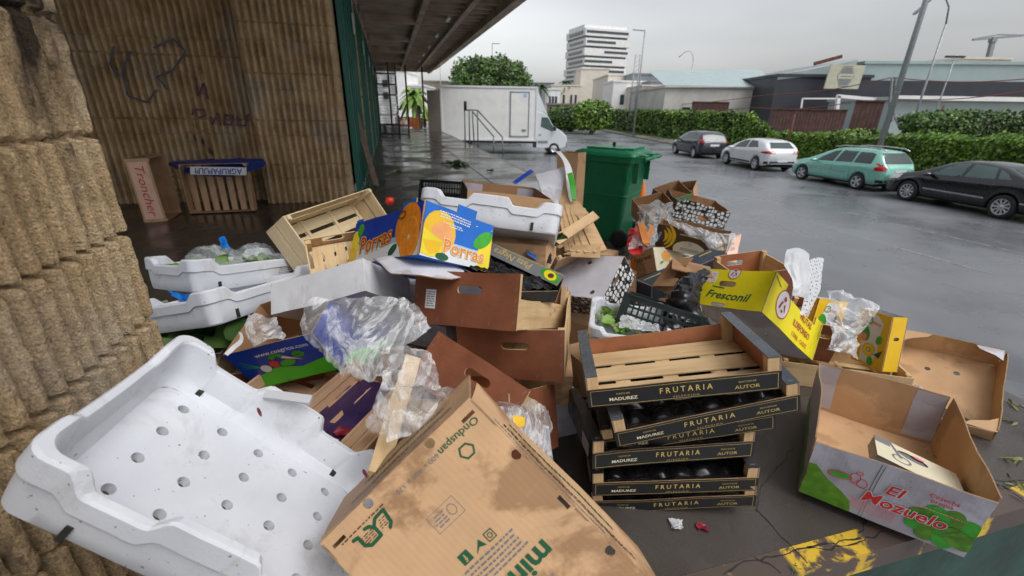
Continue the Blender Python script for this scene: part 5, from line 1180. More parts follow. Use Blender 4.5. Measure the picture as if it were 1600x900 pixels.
FENCE=plain('dark_rusty_fence',(.075,.036,.030),.8,.4,3,dirt=.3); SIGNC=plain('sign_cream',(.46,.44,.34),.6,.1,3)
WPAINT=plain('building_white',(.80,.80,.79),.75,.08,1); WPAINT2=plain('building_cream',(.68,.63,.55),.8,.08,1); WGREY=plain('building_grey',(.22,.24,.26),.7,.1,1); WDARK=plain('building_dark_panel',(.035,.038,.048),.5,.15,1)
WPALE=plain('corrugated_pale_green',(.34,.42,.42),.5,.06,1); WBROWN=plain('building_brown',(.20,.17,.14),.8,.15,1)
GLASS=plain('dark_glazing',(.03,.045,.055),.08,.2,1,spec=.8); WLINE=plain('road_marking_paint',(.24,.24,.24),.5,.3,6)
# ------------------------------------------------------------------ the setting
MS=Matrix.Rotation(STREET,4,'Z')      # local x along u, local y = -v
def slab(name,u0,u1,v0,v1,z0,z1,mat,kind='structure',**kw):
    mb=MB(); mb.box(((u0+u1)/2,-(v0+v1)/2,(z0+z1)/2),(u1-u0,v1-v0,z1-z0),mat); return mb.build(name,None,kind=kind,M=MS,**kw)
g=MB(); g.add([(-900,-900,ROAD-.05),(900,-900,ROAD-.05),(900,1500,ROAD-.05),(-900,1500,ROAD-.05)],[(0,1,2,3)],EARTH); g.build('ground',kind='structure')
g=MB()
kerb=[(17.6,-12),(17,0),(16.5,8),(16.0,14),(15.3,22),(14.6,30),(13.6,42),(13.1,50),(11.6,75),(10.5,91),(9,120)]
vs=[];
for x,y in kerb: vs+= [(x,y,ROAD),(-60,y,ROAD)]
g.add(vs,[(2*i,2*i+2,2*i+3,2*i+1) for i in range(len(kerb)-1)],ASPH); g.build('road',kind='structure')
g=MB(); hedge=[(20.8,-12),(20.4,0),(19.9,10),(19.2,20),(18.4,29.6),(17.2,40),(15.6,56),(13.2,75),(11.3,95),(9.6,120)]
def interp(P,y):
    for a,b in zip(P,P[1:]):
        if a[1]<=y<=b[1]: return a[0]+(b[0]-a[0])*(y-a[1])/(b[1]-a[1])
    return P[-1][0]
def interp2(P,y):
    if y<=P[0][0]: return P[0][1]
    for a,b in zip(P,P[1:]):
        if y<=b[0]: return a[1]+(b[1]-a[1])*(y-a[0])/(b[0]-a[0])
    return P[-1][1]
ys=[-12+132*i/60 for i in range(61)]
vs=[]
for y in ys: vs+= [(interp(kerb,y)+.16,y,ROAD+.13),(interp(hedge,y)+40,y,ROAD+.13)]
g.add(vs,[(2*i,2*i+1,2*i+3,2*i+2) for i in range(60)],PAVE); g.build('pavement',kind='structure')
g=MB()
for i in range(60):
    a,b=ys[i],ys[i+1]; xa,xb=interp(kerb,a),interp(kerb,b)
    g.add([(xa,a,ROAD-.02),(xa+.16,a,ROAD-.02),(xa+.16,a,ROAD+.14),(xa,a,ROAD+.14),(xb,b,ROAD-.02),(xb+.16,b,ROAD-.02),(xb+.16,b,ROAD+.14),(xb,b,ROAD+.14)],[(0,3,7,4),(3,2,6,7),(1,5,6,2)],KERB)
g.build('kerb',kind='structure')
# verge of grass before the hedge
GRASS=leaf_mat('verge_grass',(.04,.12,.01),(.09,.22,.02),(.15,.28,.04),.5)
gm=MB(); rr=random.Random(21)
for k in range(9000):
    y=rr.uniform(16,110) if rr.random()<.8 else rr.uniform(2,20); x=interp(hedge,y)-rr.random()**1.5*.95; h=rr.uniform(.04,.14); a=rr.random()*3.14; w=.03+.0008*y
    gm.add([(x-w*math.cos(a),y-w*math.sin(a),ROAD+.13),(x+w*math.cos(a),y+w*math.sin(a),ROAD+.13),(x+rr.gauss(0,.04),y+rr.gauss(0,.04),ROAD+.13+h*1.3)],[(0,1,2)],GRASS)
gm.build('grass',kind='stuff',label='bright grass verge at the foot of the ivy hedge',cat='grass')
# lane lines
lm=MB()
def lane(v0,u0,u1,w):
    n=12
    for i in range(n):
        a=u0+(u1-u0)*i/n; b=u0+(u1-u0)*(i+.94)/n
        P=[uv(a,v0-w/2,ROAD+.004),uv(b,v0-w/2,ROAD+.004),uv(b,v0+w/2,ROAD+.004),uv(a,v0+w/2,ROAD+.004)]; lm.add(P,[(0,3,2,1)],WLINE)
lane(10.6,5.2,9.2,.07); lane(10.7,12,16,.06); lane(12.9,3,10,.05)
lm.build('road_marking',kind='structure')
# dock slab with worn edge and cracks
DU0=.72; DV=3.17
slab('dock_floor',DU0+.085,33.5,-.65,DV-.12,ROAD-.01,0,DOCK)
slab('recess_floor',DU0+.085,8.3,-9,-.652,-.3,-.001,DOCK)
e=MB(); e.box((DU0+.079,-(1.2),-.05),(.16,DV*2-2.4,.102),YEDGE); 
mb=MB(); mb.box((0,0,0),(2*4.6,.084,.10),YEDGE); mb.build('dock_edge',kind='structure',M=Matrix.Translation(uv(DU0+.042,DV-4.6,-.049))@MS@Matrix.Rotation(R(90),4,'Z'))
mb=MB(); mb.box((0,0,0),(32.7,.119,.10),plain('dock_side_edge',(.10,.09,.085),.4,.3,3)); mb.build('dock_edge',kind='structure',M=Matrix.Translation(uv(DU0+.085+16.35,DV-.06,-.0495))@MS)
slab('dock_front_wall',DU0+.02,DU0+.08,-6,DV-.02,ROAD-.01,-.10,DKGREEN)
slab('dock_side_wall',DU0+.085,33.5,DV-.119,DV-.03,ROAD-.01,-.10,DKGREEN)
ck=MB(); rr=random.Random(8)
def crack(pts,w):
    P=[atz(x,y,.0015) for x,y in pts]; Q=[]
    for a,b in zip(P,P[1:]):
        n=max(2,int((b-a).length/.02))
        for i in range(n): Q.append(a.lerp(b,i/n)+Vector((rr.gauss(0,.003),rr.gauss(0,.003),0)))
    Q.append(P[-1])
    for a,b in zip(Q,Q[1:]):
        d=(b-a).normalized(); s=Vector((-d.y,d.x,0))*w*rr.uniform(.4,1.2)/2; ck.add([a-s,b-s,b+s,a+s],[(0,1,2,3)],DARKSLOT)
crack([(1182,798),(1200,815),(1240,858),(1262,880)],.006); crack([(1130,896),(1160,878),(1215,868),(1260,855),(1320,845),(1345,840)],.008); crack([(1345,835),(1352,815),(1330,800)],.006); crack([(1182,798),(1190,760),(1240,700)],.003); crack([(1260,855),(1290,860),(1330,850),(1380,830)],.006); crack([(1520,735),(1545,750),(1575,752),(1600,750)],.007); crack([(1520,745),(1530,765),(1520,780)],.004); crack([(1182,872),(1200,880),(1220,896)],.008)
ck.build('floor_cracks',kind='structure')
# joints in the dock floor further back
jt=MB()
for u0 in(5.2,9.5,13.8,18.1,22.4): jt.box((u0,-1.3,.0012),(.02,3.6,.002),DARKSLOT)
jt.box((16,-1.9,.0012),(22,.02,.0021),DARKSLOT); jt.build('floor_joints',kind='structure',M=MS)
# ---- near ribbed column of split blocks
def ribwall(name,label,O,dirv,nrm,length,z0,z1,mat,rib=.048,course=.205,depth=.016,res=.006,zres=None,seed=1,rough=.004,cap=True,joint=.016,endround=.03,thick=.3,zo=.046):
    mb=MB(); O=Vector(O); d=Vector(dirv).normalized(); n=Vector(nrm).normalized(); ns=int(length/res); zr=zres or res; nz=int((z1-z0)/zr); P=[]
    for j in range(nz+1):
        z=z0+(z1-z0)*j/nz; ci=math.floor((z+zo)/course); f=(z+zo)/course-ci; jd=min(f,1-f)*course
        row=[]
        for i in range(ns+1):
            s=length*i/ns; off=noise.noise(Vector((ci*7.3,seed,0)))*.012
            ph=((s+off)/rib)%1
            prof=min(1,max(0,abs(math.sin(math.pi*ph))*1.6-.42))      # rounded ribs with narrow grooves
            h=depth*prof-depth
            h+=rough*noise.noise(Vector((s*38,z*38,seed)))+rough*.8*noise.noise(Vector((s*90,z*90,seed)))
            jj=max(0,1-jd/(joint*(.7+.5*noise.noise(Vector((s*14,ci,seed))))))
            h-=jj*jj*.036
            end=s; h-=max(0,1-end/endround)**2*endround*1.0 if cap else 0
            sx=s+ (noise.noise(Vector((z*16,seed,3)))*.010+off*1.2+jj*.014 if i<6 else 0)
            row.append(O+d*sx+n*h+Vector((0,0,z)))
        if cap:
            row=[row[0]-n*thick+d*.0, row[0]-n*thick*.5]+row
        P.append(row)
    mb.grid(P,mat,False)
    # back and inner body
    mb.add([O-n*thick+Vector((0,0,z0)),O+d*length-n*thick+Vector((0,0,z0)),O+d*length-n*thick+Vector((0,0,z1)),O-n*thick+Vector((0,0,z1)),O+d*length-n*.02+Vector((0,0,z0)),O+d*length-n*.02+Vector((0,0,z1))],[(0,3,2,1),(1,2,5,4)],mat)
    return mb.build(name,None,label,'column' if 'column' in name else 'wall')
ribwall('block_column','near column of rough ribbed concrete blocks with black scorch marks filling the left edge',uv(1.405,-.705,0),-U,V,1.9,0,4.3,RIB,rib=.055,course=.25,depth=.040,res=.0055,zres=.0085,seed=2,rough=.0028,zo=-.072,joint=.016)
ribwall('recess_wall','ribbed block wall at the back of the shaded recess with faint graffiti',uv(7.75,-1.5,0),-V,-U,6.2,0,4.05,RIBD,rib=.092,course=.205,depth=.075,res=.0142,zres=.02,seed=3,rough=.008,cap=False,joint=.015)
ribwall('block_column','ribbed block pilaster between the recess and the first green door',uv(7.42,-.665,0),-V,-U,1.22,0,4.05,RIBP,rib=.092,course=.205,depth=.075,res=.0105,zres=.015,seed=4,rough=.010,cap=True,joint=.02,endround=.03,thick=.45)
# graffiti strokes on the recess wall
GF=empty('graffiti','faded blue and violet spray scrawls on the ribbed recess wall','graffiti',Matrix.Identity(4)); GB=plain('faded_blue_spray',(.10,.10,.14),.9,.3,9); GV=plain('faded_violet_spray',(.12,.05,.09),.9,.3,9)
def stroke(pts,r,m):
    gf=MB(); Q=[]
    for px,py in pts:
        rr_=ray(px,py); n=-U; t=((uv(7.71,0)-CAM).dot(U))/rr_.dot(U); Q.append(CAM+rr_*t)
    S=[]
    for a,b in zip(Q,Q[1:]):
        for i in range(8): S.append(a.lerp(b,i/8))
    S.append(Q[-1]); s=V*.0
    for a,b in zip(S,S[1:]):
        d=(b-a).normalized(); w=d.cross(U).normalized()*r; gf.add([a-w,b-w,b+w,a+w],[(0,1,2,3)],m)
    gf.build('spray_stroke',GF)
stroke([(300,180),(303,172),(318,170),(322,180),(310,184)],.011,GV); stroke([(328,182),(332,195),(340,176),(345,196)],.010,GV); stroke([(352,178),(350,195),(362,194),(364,180),(352,180)],.010,GV); stroke([(372,180),(370,196),(384,196),(388,178)],.010,GV)
stroke([(205,80),(190,110),(200,150),(230,160),(245,140)],.012,GB); stroke([(240,75),(270,60),(290,80),(270,110),(245,120),(262,140)],.012,GB); stroke([(305,120),(310,150),(318,130),(325,155)],.012,GV); stroke([(178,72),(172,100),(185,120)],.014,GB)
# ---- green sliding doors and pilasters further along the wall
G1='green sliding doors along the dock wall'; G2='ribbed pilasters between the green doors'
us=7.88; k=0
words_=['first','second','third','fourth','fifth','sixth','seventh']
while us<35 and k<6:
    wdo=2.9 if k==0 else 3.1
    root=empty('sliding_door',f'tall green metal sliding door, {words_[k]} along the dock wall from the recess','door',Matrix.Translation(uv(us+wdo/2,-.60,0))@MS,G1)
    q=MB(); q.box((0,0,1.7),(wdo,.05,3.4),DOORG); q.build('door_leaf',root)
    q=MB()
    for i in range(6): q.box((-wdo/2+.1+i*(wdo-.2)/5,-.04,1.7),(.05,.03,3.3),DOORG)
    q.build('stiffener',root)
    q=MB(); q.box((0,-.03,3.47),(wdo+.3,.07,.09),STEEL); q.build('door_track',root)
    q=MB(); q.box((wdo*.3,-.075,2.85),(.24,.02,.34),LABELW); q.build('sign_plate',root)
    us+=wdo+.02
    if us+.9<35:
        if k<3: ribwall('block_column',f'ribbed block pilaster after the {words_[k]} green door',uv(us+.85,-.56,0),-U,V,.85,0,4.0,RIB,rib=.085,course=.205,depth=.025,res=.03,zres=.03,seed=6+k,rough=.006,cap=False,joint=.015).__setitem__('group',G2)
        else:
            q=MB(); q.box((0,0,2),(.85,.2,4.0),RIB); q.build('block_column',None,f'plain pilaster after the {words_[k]} green door','column',G2,M=Matrix.Translation(uv(us+.425,-.66,0))@MS)
    us+=.87; k+=1
q=MB(); q.box((0,0,0),(28,.12,.6),CEIL); q.build('lintel_beam',None,'long dark concrete lintel above the green doors','lintel',M=Matrix.Translation(uv(22.1,-.68,3.78))@MS)
q=MB(); q.box((0,0,0),(28,.3,4.4),WBROWN); q.build('rear_wall',None,'plain wall behind the green sliding doors','wall',M=Matrix.Translation(uv(22.2,-1.0,2.0))@MS)
q=MB(); q.box((0,0,0),(.15,9,4.4),WBROWN); q.build('rear_wall',None,'dark side wall closing the recess behind the near column','wall',M=Matrix.Translation(uv(4.6,-7.9,2.0))@MS@Matrix.Rotation(R(90),4,'Z'))
# board leaning on the wall
plank('plank','long weathered board leaning against the first green door',aty(548,150,9.2),aty(587,290,8.3),.16,.03,plain('weathered_board',(.22,.15,.11),.8,.3,9),(.9,-.4,.2))
# ---- canopy
root=empty('canopy','long concrete canopy over the dock with ribbed soffit and small lamps','canopy',MS)
q=MB(); q.box((20.3,2.65,4.22),(37.9,13.1,.12),CEIL); q.build('roof_slab',root)  # widened unseen over the recess to shade it, near end set for brightness
q=MB()
for i in range(58):
    u0=1.7+i*.64; q.box((u0,-(2.85),4.10),(.10,.75,.14),CEIL); q.box((u0,-1.8,4.10),(.09,1.1,.12),CEIL)
q.build('soffit_ribs',root)
for v0,w,h in((3.28,.16,.36),(2.42,.16,.20),(1.18,.16,.20)):
    q=MB(); q.box((20.3,-v0,4.10-h*.2),(37.8,w,h),CEILD); q.build('long_beam',root)
for i in range(8):
    q=MB(); q.box((3.9+i*4.4,-.35,4.05),(.22,1.7,.24),CEILD); q.build('cross_beam',root)
q=MB(); q.box((39.2,-1.3,4.12),(.14,4.5,.34),CEILD); q.build('end_beam',root)
LAMP=plain('lamp_cover',(.75,.75,.72),.4,.05,9)
for i in range(7):
    q=MB(); q.box((9.0+i*3.6,-2.05,4.0),(.62,.10,.07),LAMP); q.build('tube_lamp',root)
# ---- hand rail at the steps by the lorry
root=empty('stair_railing','grey steel stair railing at the dock edge beside the white lorry','railing',Matrix.Translation(uv(18.6,3.05,0))); bpy.context.view_layer.update()
i0=root.matrix_world.inverted(); RAILM=plain('painted_steel',(.20,.21,.22),.5,.1,9)
def rp(px,py,y): return i0@aty(px,py,y)
Y=19.1
segs=[((726,172),(727,228)),((733,172),(734,228)),((746,173),(747,232)),((738,174),(741,226)),((725,172),(747,172)),((747,173),(785,214)),((738,174),(772,214)),((785,214),(786,244)),((771,215),(772,238))]
for a,b in segs:
    q=MB(); q.tube([rp(*a,Y),rp(*b,Y)],.028,RAILM,8); q.build('rail_tube',root)
q=MB(); q.tube([rp(727,158,Y),rp(727,172,Y)],.06,BLKPLAST,8); q.build('rail_grip',root)
# ---- hedge of ivy
IVY=leaf_mat('ivy_leaf',(.035,.10,.012),(.11,.24,.025),(.30,.42,.06),.42)
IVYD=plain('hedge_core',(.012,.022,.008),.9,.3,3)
HH=[(0,.62),(22,.58),(25.5,.25),(33,.22),(36,1.35),(44,1.5),(60,1.5),(110,2.1)]
def hh(y): return interp2(HH,y)+.20*noise.noise(Vector((y*.35,0,5)))+.16*noise.noise(Vector((y*1.1,0,1)))+.07*noise.noise(Vector((y*3.1,0,2)))
def ivy(name,label,y0,y1,dens,seed,hf=hh,xoff=0,mat=IVY,lo=ROAD+.13,thick=.34):
    rr=random.Random(seed); mb=MB(); y=y0
    cx=MB(); n=40; P=[]
    for i in range(n+1):
        yy=y0+(y1-y0)*i/n; x=interp(hedge,yy)+xoff; h=hf(yy)-.12
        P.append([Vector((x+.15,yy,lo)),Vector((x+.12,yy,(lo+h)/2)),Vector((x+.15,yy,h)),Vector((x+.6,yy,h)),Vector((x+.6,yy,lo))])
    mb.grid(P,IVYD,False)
    while y<y1:
        sz=.066+.0018*max(0,y-12); step=1/(dens/(1+max(0,y-12)*.035))
        y+=step; x0=interp(hedge,y)+xoff; h=hf(y); z=lo+(h-lo)*rr.random()**.85; top=rr.random()<.16
        if top: z=h+rr.gauss(.0,.07); x=x0+rr.uniform(0,.5)
        else: x=x0+.1-thick*(.3+.7*(noise.noise(Vector((y*1.1,z*1.6,seed)))*.5+.5))*rr.uniform(.3,1)
        d=Vector((-rr.uniform(.1,.8),rr.gauss(0,.7),-rr.uniform(.1,.9))).normalized(); nr=Vector((-1,rr.gauss(0,.5),rr.uniform(.1,1.2))).normalized(); s=d.cross(nr).normalized(); L=sz*rr.uniform(.7,1.5)*1.6
        c=Vector((x,y,z)); w=s*L*.42
        mb.add([c,c+d*L*.45+w+nr*L*.1,c+d*L,c+d*L*.45-w+nr*L*.1],[(0,1,2,3)],mat)
    return mb.build(name,None,label,'hedge','ivy covered hedge along the street')
ivy('ivy_hedge','dense ivy hedge behind the black car at the right',4,22,1200,1)
ivy('ivy_hedge','bright ivy hedge behind the green and white cars',22,36,900,2)
ivy('ivy_hedge','ivy hedge stretch beyond the dark grey car',36,60,450,3)
ivy('ivy_hedge','far end of the ivy hedge running towards the white lorry',60,112,160,4)
# ---- street lamps
def pole(name,label,base,h,r,arm=None,head=None,cat='street lamp',group='street lamps',lean=0):
    root=empty(name,label,cat,Matrix.Translation(base),group)
    q=MB(); q.tube([(0,0,0),(0,0,h*.5),(0,0,h)],[r,r*.8,r*.6],STEEL,10); q.build('pole',root)
    if arm:
        q=MB(); q.tube([Vector(a) for a in arm],[r*.55]*len(arm),STEEL,8); q.build('arm',root)
        e=Vector(arm[-1]); d=(e-Vector(arm[-2])).normalized(); q=MB(); hd=head or (.6,.2,.1)
        c=e+d*hd[0]*.4; q.lathe([(0,-.5),(.5,-.35),(.5,.35),(0,.5)],STEEL,12,M=Matrix.Translation(c)@d.to_track_quat('Z','Y').to_matrix().to_4x4()@Matrix.Diagonal((hd[1],hd[2],hd[0],1))); q.build('lamp_head',root)
    return root
b1=Vector((16.35,20.8,ROAD+.13)); pole('street_lamp','thick grey lamp pole rising out of the frame behind the green estate car',b1,13,.13)
b2=aty(990,222,51); b2.z=ROAD+.13; hd=aty(1008,48,51); b2.x=hd.x; pole('street_lamp','slim grey lamp post on the pavement before the tower block',b2,hd.z-b2.z,.10,[(0,0,hd.z-b2.z),(-.5,0,hd.z-b2.z+.03)],(.9,.22,.10))
def arclamp(lab,bx,by,Y,tx,ty,hx,hy,r=.07):
    b=aty(bx,by,Y); t=aty(tx,ty,Y); h=aty(hx,hy,Y); g0=ROAD; b.z=g0; b.x=t.x
    H=t.z-g0; w=h.x-t.x; dz=h.z-t.z
    pole('street_lamp',lab,b,H,r,[(0,0,H),(w*.1,0,H+dz*.55+.3),(w*.4,0,H+dz+.45),(w*.75,0,H+dz+.35),(w,0,H+dz)],(.7,.3,.12))
arclamp('tall curved lamp post just right of the thick grey pole',1435,170,26,1478,38,1445,8)
arclamp('curved lamp post above the grey roofed building left of the dark hall',1080,140,70,1083,96,1066,85)
b3=aty(1470,180,34); tp=aty(1492,90,34); b3.z=ROAD; b3.x=tp.x; r3=pole('street_lamp','thin mast with two small lamps right of the curved lamp post',b3,tp.z-ROAD,.06)
for s in(-1,1):
    q=MB(); q.box((s*.35,0,tp.z-ROAD+.05),(.55,.2,.12),WDARK); q.build('lamp_head',r3)
for px,py0,Y,lab in((769,68,60,'distant lamp post above the round tree'),(687,92,55,'distant thin pole right of the canopy end')):
    t=aty(px,py0,Y); pole('street_lamp',lab,Vector((t.x,t.y,ROAD)),t.z-ROAD,.07,[(0,0,t.z-ROAD),(.5,0,t.z-ROAD)],(.5,.2,.1))
# lattice mast
t=aty(997,85,60); root=empty('lattice_mast','thin lattice mast left of the slim lamp post','mast',Matrix.Translation((t.x,t.y,ROAD)))
for s in(-.35,.35):
    q=MB(); q.tube([(s,0,0),(s*.8,0,t.z-ROAD)],.06,STEEL,6); q.build('mast_leg',root)
q=MB()
for k in range(18): z=(t.z-ROAD)*k/18; q.beam((-.33,0,z),(.33,0,z+(t.z-ROAD)/18),.04,.04,STEEL)
q.build('mast_bracing',root)
# ------------------------------------------------------------------ vehicles
def paint(name,c,metal=.3): 
    if name in _mats: return _mats[name]
    t=NT(name); t.set('Base Color',c); t.set('Metallic',metal); t.set('Roughness',.28); t.set('Coat Weight',1.0); t.set('Coat Roughness',.05)
    n=t.ramp(t.noise(30,3),[(.4,.24),(.7,.36)]); t.set('Roughness',n); _mats[name]=t.m; return t.m
CGLASS=plain('car_glass',(.035,.055,.05),.05,.2,2,spec=.9); CGLASSG=plain('car_glass_greenish',(.07,.12,.11),.06,.15,2,spec=.9)
TRIM=plain('car_black_trim',(.015,.015,.016),.5,.1,9); CHROME=plain('car_chrome',(.6,.6,.62),.2,.05,9,metal=.9); ALLOY=plain('alloy_rim',(.55,.56,.58),.32,.08,9,metal=.5); TAIL=plain('tail_lamp_red',(.50,.01,.015),.18,.2,20,coat=.8); HEADL=plain('head_lamp_clear',(.62,.64,.66),.12,.1,20,coat=.8)
def lerpP(P,x):
    if x<=P[0][0]: return P[0][1]
    for a,b in zip(P,P[1:]):
        if x<=b[0]:
            t=(x-a[0])/(b[0]-a[0]); return a[1]+(b[1]-a[1])*t
    return P[-1][1]
def smoothP(P,x,e=.10): return sum(lerpP(P,x+d*e) for d in(-1,-.5,0,.5,1))/5
def car(name,label,M,S,spec):
    """x forward from the rear bumper (0) to the nose (S['L']), y across, z up"""
    L,w=S['L'],S['w']/2; wx=S['wheels']; wr=S['wr']; root=empty(name,label,'car',M,'cars parked along the kerb'); body=spec['paint']
    top,belt=S['top'],S['belt']; nst=92; rings=[]; xs=[L*i/nst for i in range(nst+1)]
    def hw(x): # plan outline
        a=min(x,L-x); e=1-max(0,1-a/.55)**2.6*.24; return w*e
    for x in xs:
        zb=smoothP(S['bottom'],x)
        for wc in wx:
            dd=wr*1.16; 
            if abs(x-wc)<dd: zb=max(zb,math.sqrt(dd*dd-(x-wc)**2)+wr-.02)
        zt=smoothP(top,x); be=min(smoothP(belt,x),zt-.05); W=hw(x); g=max(0,min(1,(zt-be-.05)/.42)); tw=W*(.90-.20*g); zb=min(zb,be-.05)
        m=(zb+be)/2
        rings.append([(W*.86,zb-.0),(W*.975,zb+.015),(W*1.0,zb+(be-zb)*.30),(W*1.0,zb+(be-zb)*.62),(W*.985,be-.05),(W*.955,be),(W*.95-(W*.95-tw)*.25,be+(zt-be)*.30),(W*.95-(W*.95-tw)*.62,be+(zt-be)*.66),(tw*1.0,be+(zt-be)*.88),(tw*.9,zt-.018*1),(tw*.6,zt+.0),(tw*.25,zt+.012),(0,zt+.015)])
    mb=MB(); nr=len(rings[0]); vs=[]
    for s in(1,-1):
        for x,r in zip(xs,rings): vs+= [(x,s*y,z) for y,z in r]
    fs=[]; off=len(xs)*nr
    for i in range(nst):
        for k in range(nr-1):
            a,b,c,d=i*nr+k,i*nr+k+1,(i+1)*nr+k+1,(i+1)*nr+k
            fs.append((a,b,c,d)[::-1]); fs.append((off+a,off+b,off+c,off+d))
    for e in(0,nst):
        ch=[e*nr+k for k in range(nr)]+[off+e*nr+k for k in range(nr-2,-1,-1)]; fs.append(tuple(ch) if e==0 else tuple(ch)[::-1])
    mb.add(vs,fs,body,True); bvh=BVHTree.FromPolygons([Vector(v) for v in mb.v],mb.f)
    mb.build('body',root)
    q=MB(); q.box((L/2,0,.33),(L*.90,2*w*.80,.26),DARKIN); q.build('underbody',root)
    def decal(nm,P,ax,mat,res=.06,o=.006,sides=(1,-1),extra=0):
        v,f=cdt(P,(),res)
        for s in sides:
            q=MB(); out=[]; ok=True
            for a,b in v:
                if ax=='side': o_,d=Vector((a,s*3,b)),Vector((0,-s,0))
                else: o_,d=(Vector((-3,a,b)),Vector((1,0,0))) if ax=='rear' else (Vector((L+3,a,b)),Vector((-1,0,0)))
                h=bvh.ray_cast(o_,d)
                if h[0] is None: out.append(None); continue
                n=h[1]; n=n if n.dot(d)<0 else -n
                out.append(h[0]+n*o-d*extra)
            idx={};vv=[]
            for i,p in enumerate(out):
                if p is not None: idx[i]=len(vv); vv.append(p)
            ff=[tuple(idx[i] for i in t) for t in f if all(i in idx for i in t)]
            if ax=='side' and s<0: pass
            q.add(vv,ff,mat,True); q.build(nm,root)
    for P in S['windows']: decal('window',P,'side',spec.get('glass',CGLASS))
    decal('rear_window',S['rearwin'],'rear',CGLASS,sides=(1,)); decal('windscreen',S['windscreen'],'front',CGLASS,sides=(1,))
    for P in S['tail']: decal('tail_light',P,'side',TAIL,.05,.008)
    for P in S['tailrear']: decal('tail_light',P,'rear',TAIL,.05,.009,(1,)); decal('tail_light',[(-a,b) for a,b in P][::-1],'rear',TAIL,.05,.009,(1,))
    for P in S['head']: decal('headlight',P,'side',HEADL,.05,.008)
    decal('number_plate',rect(-.26,S['plate'],.26,S['plate']+.11),'rear',LABELW,.1,.014,(1,))
    decal('rear_bumper_trim',rect(-w*.92,smoothP(S['bottom'],.05)+.01,w*.92,smoothP(S['bottom'],.05)+.13),'rear',TRIM,.1,.007,(1,))
    for P,mt in S.get('strips',()): decal('trim_strip',P,'side',{'chrome':CHROME,'black':TRIM,'body':body}[mt],.12,.012)
    for x in S['doors']: decal('door_gap',rect(x-.004,.30,x+.004,smoothP(belt,x)-.01),'side',TRIM,.15,.004)
    for x in S['handles']: decal('door_handle',slot(x,smoothP(belt,x)-.13,.20,.035),'side',spec.get('handle',body),.1,.03)
    for s in(1,-1):
        q=MB(); x0=S['mirror']; z0=smoothP(belt,x0)+.05; W=hw(x0)
        q.lathe([(0,-.12),(.07,-.10),(.085,0),(.07,.09),(0,.11)],spec.get('mirrorm',body),12,M=Matrix.Translation((x0,s*(W+.10),z0))@Matrix.Diagonal((1.1,1.25,.75,1))@Matrix.Rotation(R(90),4,'X')); q.build('mirror',root)
        for wc in wx:
            wroot=MB(); MM=Matrix.Translation((wc,s*(w-.115),wr))@Matrix.Rotation(R(-90*s),4,'X')
            T=MB(); T.lathe([(wr*.64,.095),(wr*.70,.11),(wr*.93,.105),(wr,.075),(wr,-.075),(wr*.93,-.10),(wr*.6,-.10)],RUBBER,36,MM)
            tyre=None
            Wm=T; whl=Wm.build('wheel',root)
            q=MB(); q.lathe([(0,.07),(wr*.13,.075),(wr*.17,.055),(wr*.20,.03),(wr*.58,.02),(wr*.62,.05),(wr*.66,.10),(wr*.60,.085)],TRIM,30,MM)
            ns=spec.get('spokes',5)
            for k in range(ns):
                a=2*math.pi*k/ns; ww=.030 if ns>7 else .055
                pr=[(wr*.12,-ww*.6),(wr*.62,-ww),(wr*.62,ww),(wr*.12,ww*.6)]
                c,sn=math.cos(a),math.sin(a); q.add([MM@Vector((x*c-y*sn,x*sn+y*c,.078 if x<wr*.3 else .088)) for x,y in pr],[(0,1,2,3)],ALLOY)
            q.lathe([(0,.088),(wr*.14,.086),(wr*.15,.07)],ALLOY,16,MM); q.lathe([(wr*.60,.086),(wr*.67,.104),(wr*.69,.10)],ALLOY,36,MM)
            q.build('rim',whl)
    for fn in S.get('extras',()): fn(root,body,S)
    return root
def ribbonrails(root,body,S):
    for s in(1,-1):
        q=MB(); y=s*S['w']/2*.62; q.tube([(.30,y,1.50),(.5,y,1.585),(1.2,y,1.615),(2.1,y,1.60),(2.5,y,1.53)],.020,CHROME,8); q.build('roof_rail',root)
estate=dict(L=4.42,w=1.76,wr=.315,wheels=(.93,3.64),bottom=[(0,.36),(.3,.27),(4.1,.25),(4.42,.32)],
  top=[(0,.80),(.06,1.02),(.16,1.10),(.42,1.46),(.7,1.52),(1.6,1.54),(2.3,1.50),(2.75,1.36),(3.42,1.02),(3.9,.90),(4.25,.76),(4.42,.55)],belt=[(0,.95),(.5,.99),(2.2,.94),(3.3,.88),(4.42,.6)],
  windows=[[(.55,1.03),(1.28,1.01),(1.24,1.42),(.72,1.42),(.58,1.38)],[(1.36,1.01),(2.12,.975),(1.98,1.42),(1.32,1.43)],[(2.2,.97),(3.02,.93),(2.72,1.17),(2.36,1.36),(2.08,1.42)]],
  rearwin=[(-.66,1.06),(.66,1.06),(.56,1.43),(-.56,1.43)],windscreen=[(-.66,1.05),(.66,1.05),(.55,1.40),(-.55,1.40)],
  tail=[[(.02,.80),(.34,.80),(.30,.92),(.12,1.10),(.03,1.12)]],tailrear=[[(.72,.82),(.86,.82),(.84,1.08),(.76,1.08)]],head=[[(3.98,.66),(4.34,.60),(4.30,.70),(3.95,.82)]],plate=.74,doors=(1.32,2.16,3.16),handles=(1.5,2.34),mirror=3.0,strips=[(rect(1.5,.60,3.1,.625),'chrome'),(rect(1.25,.36,3.3,.40),'body')],extras=(ribbonrails,))
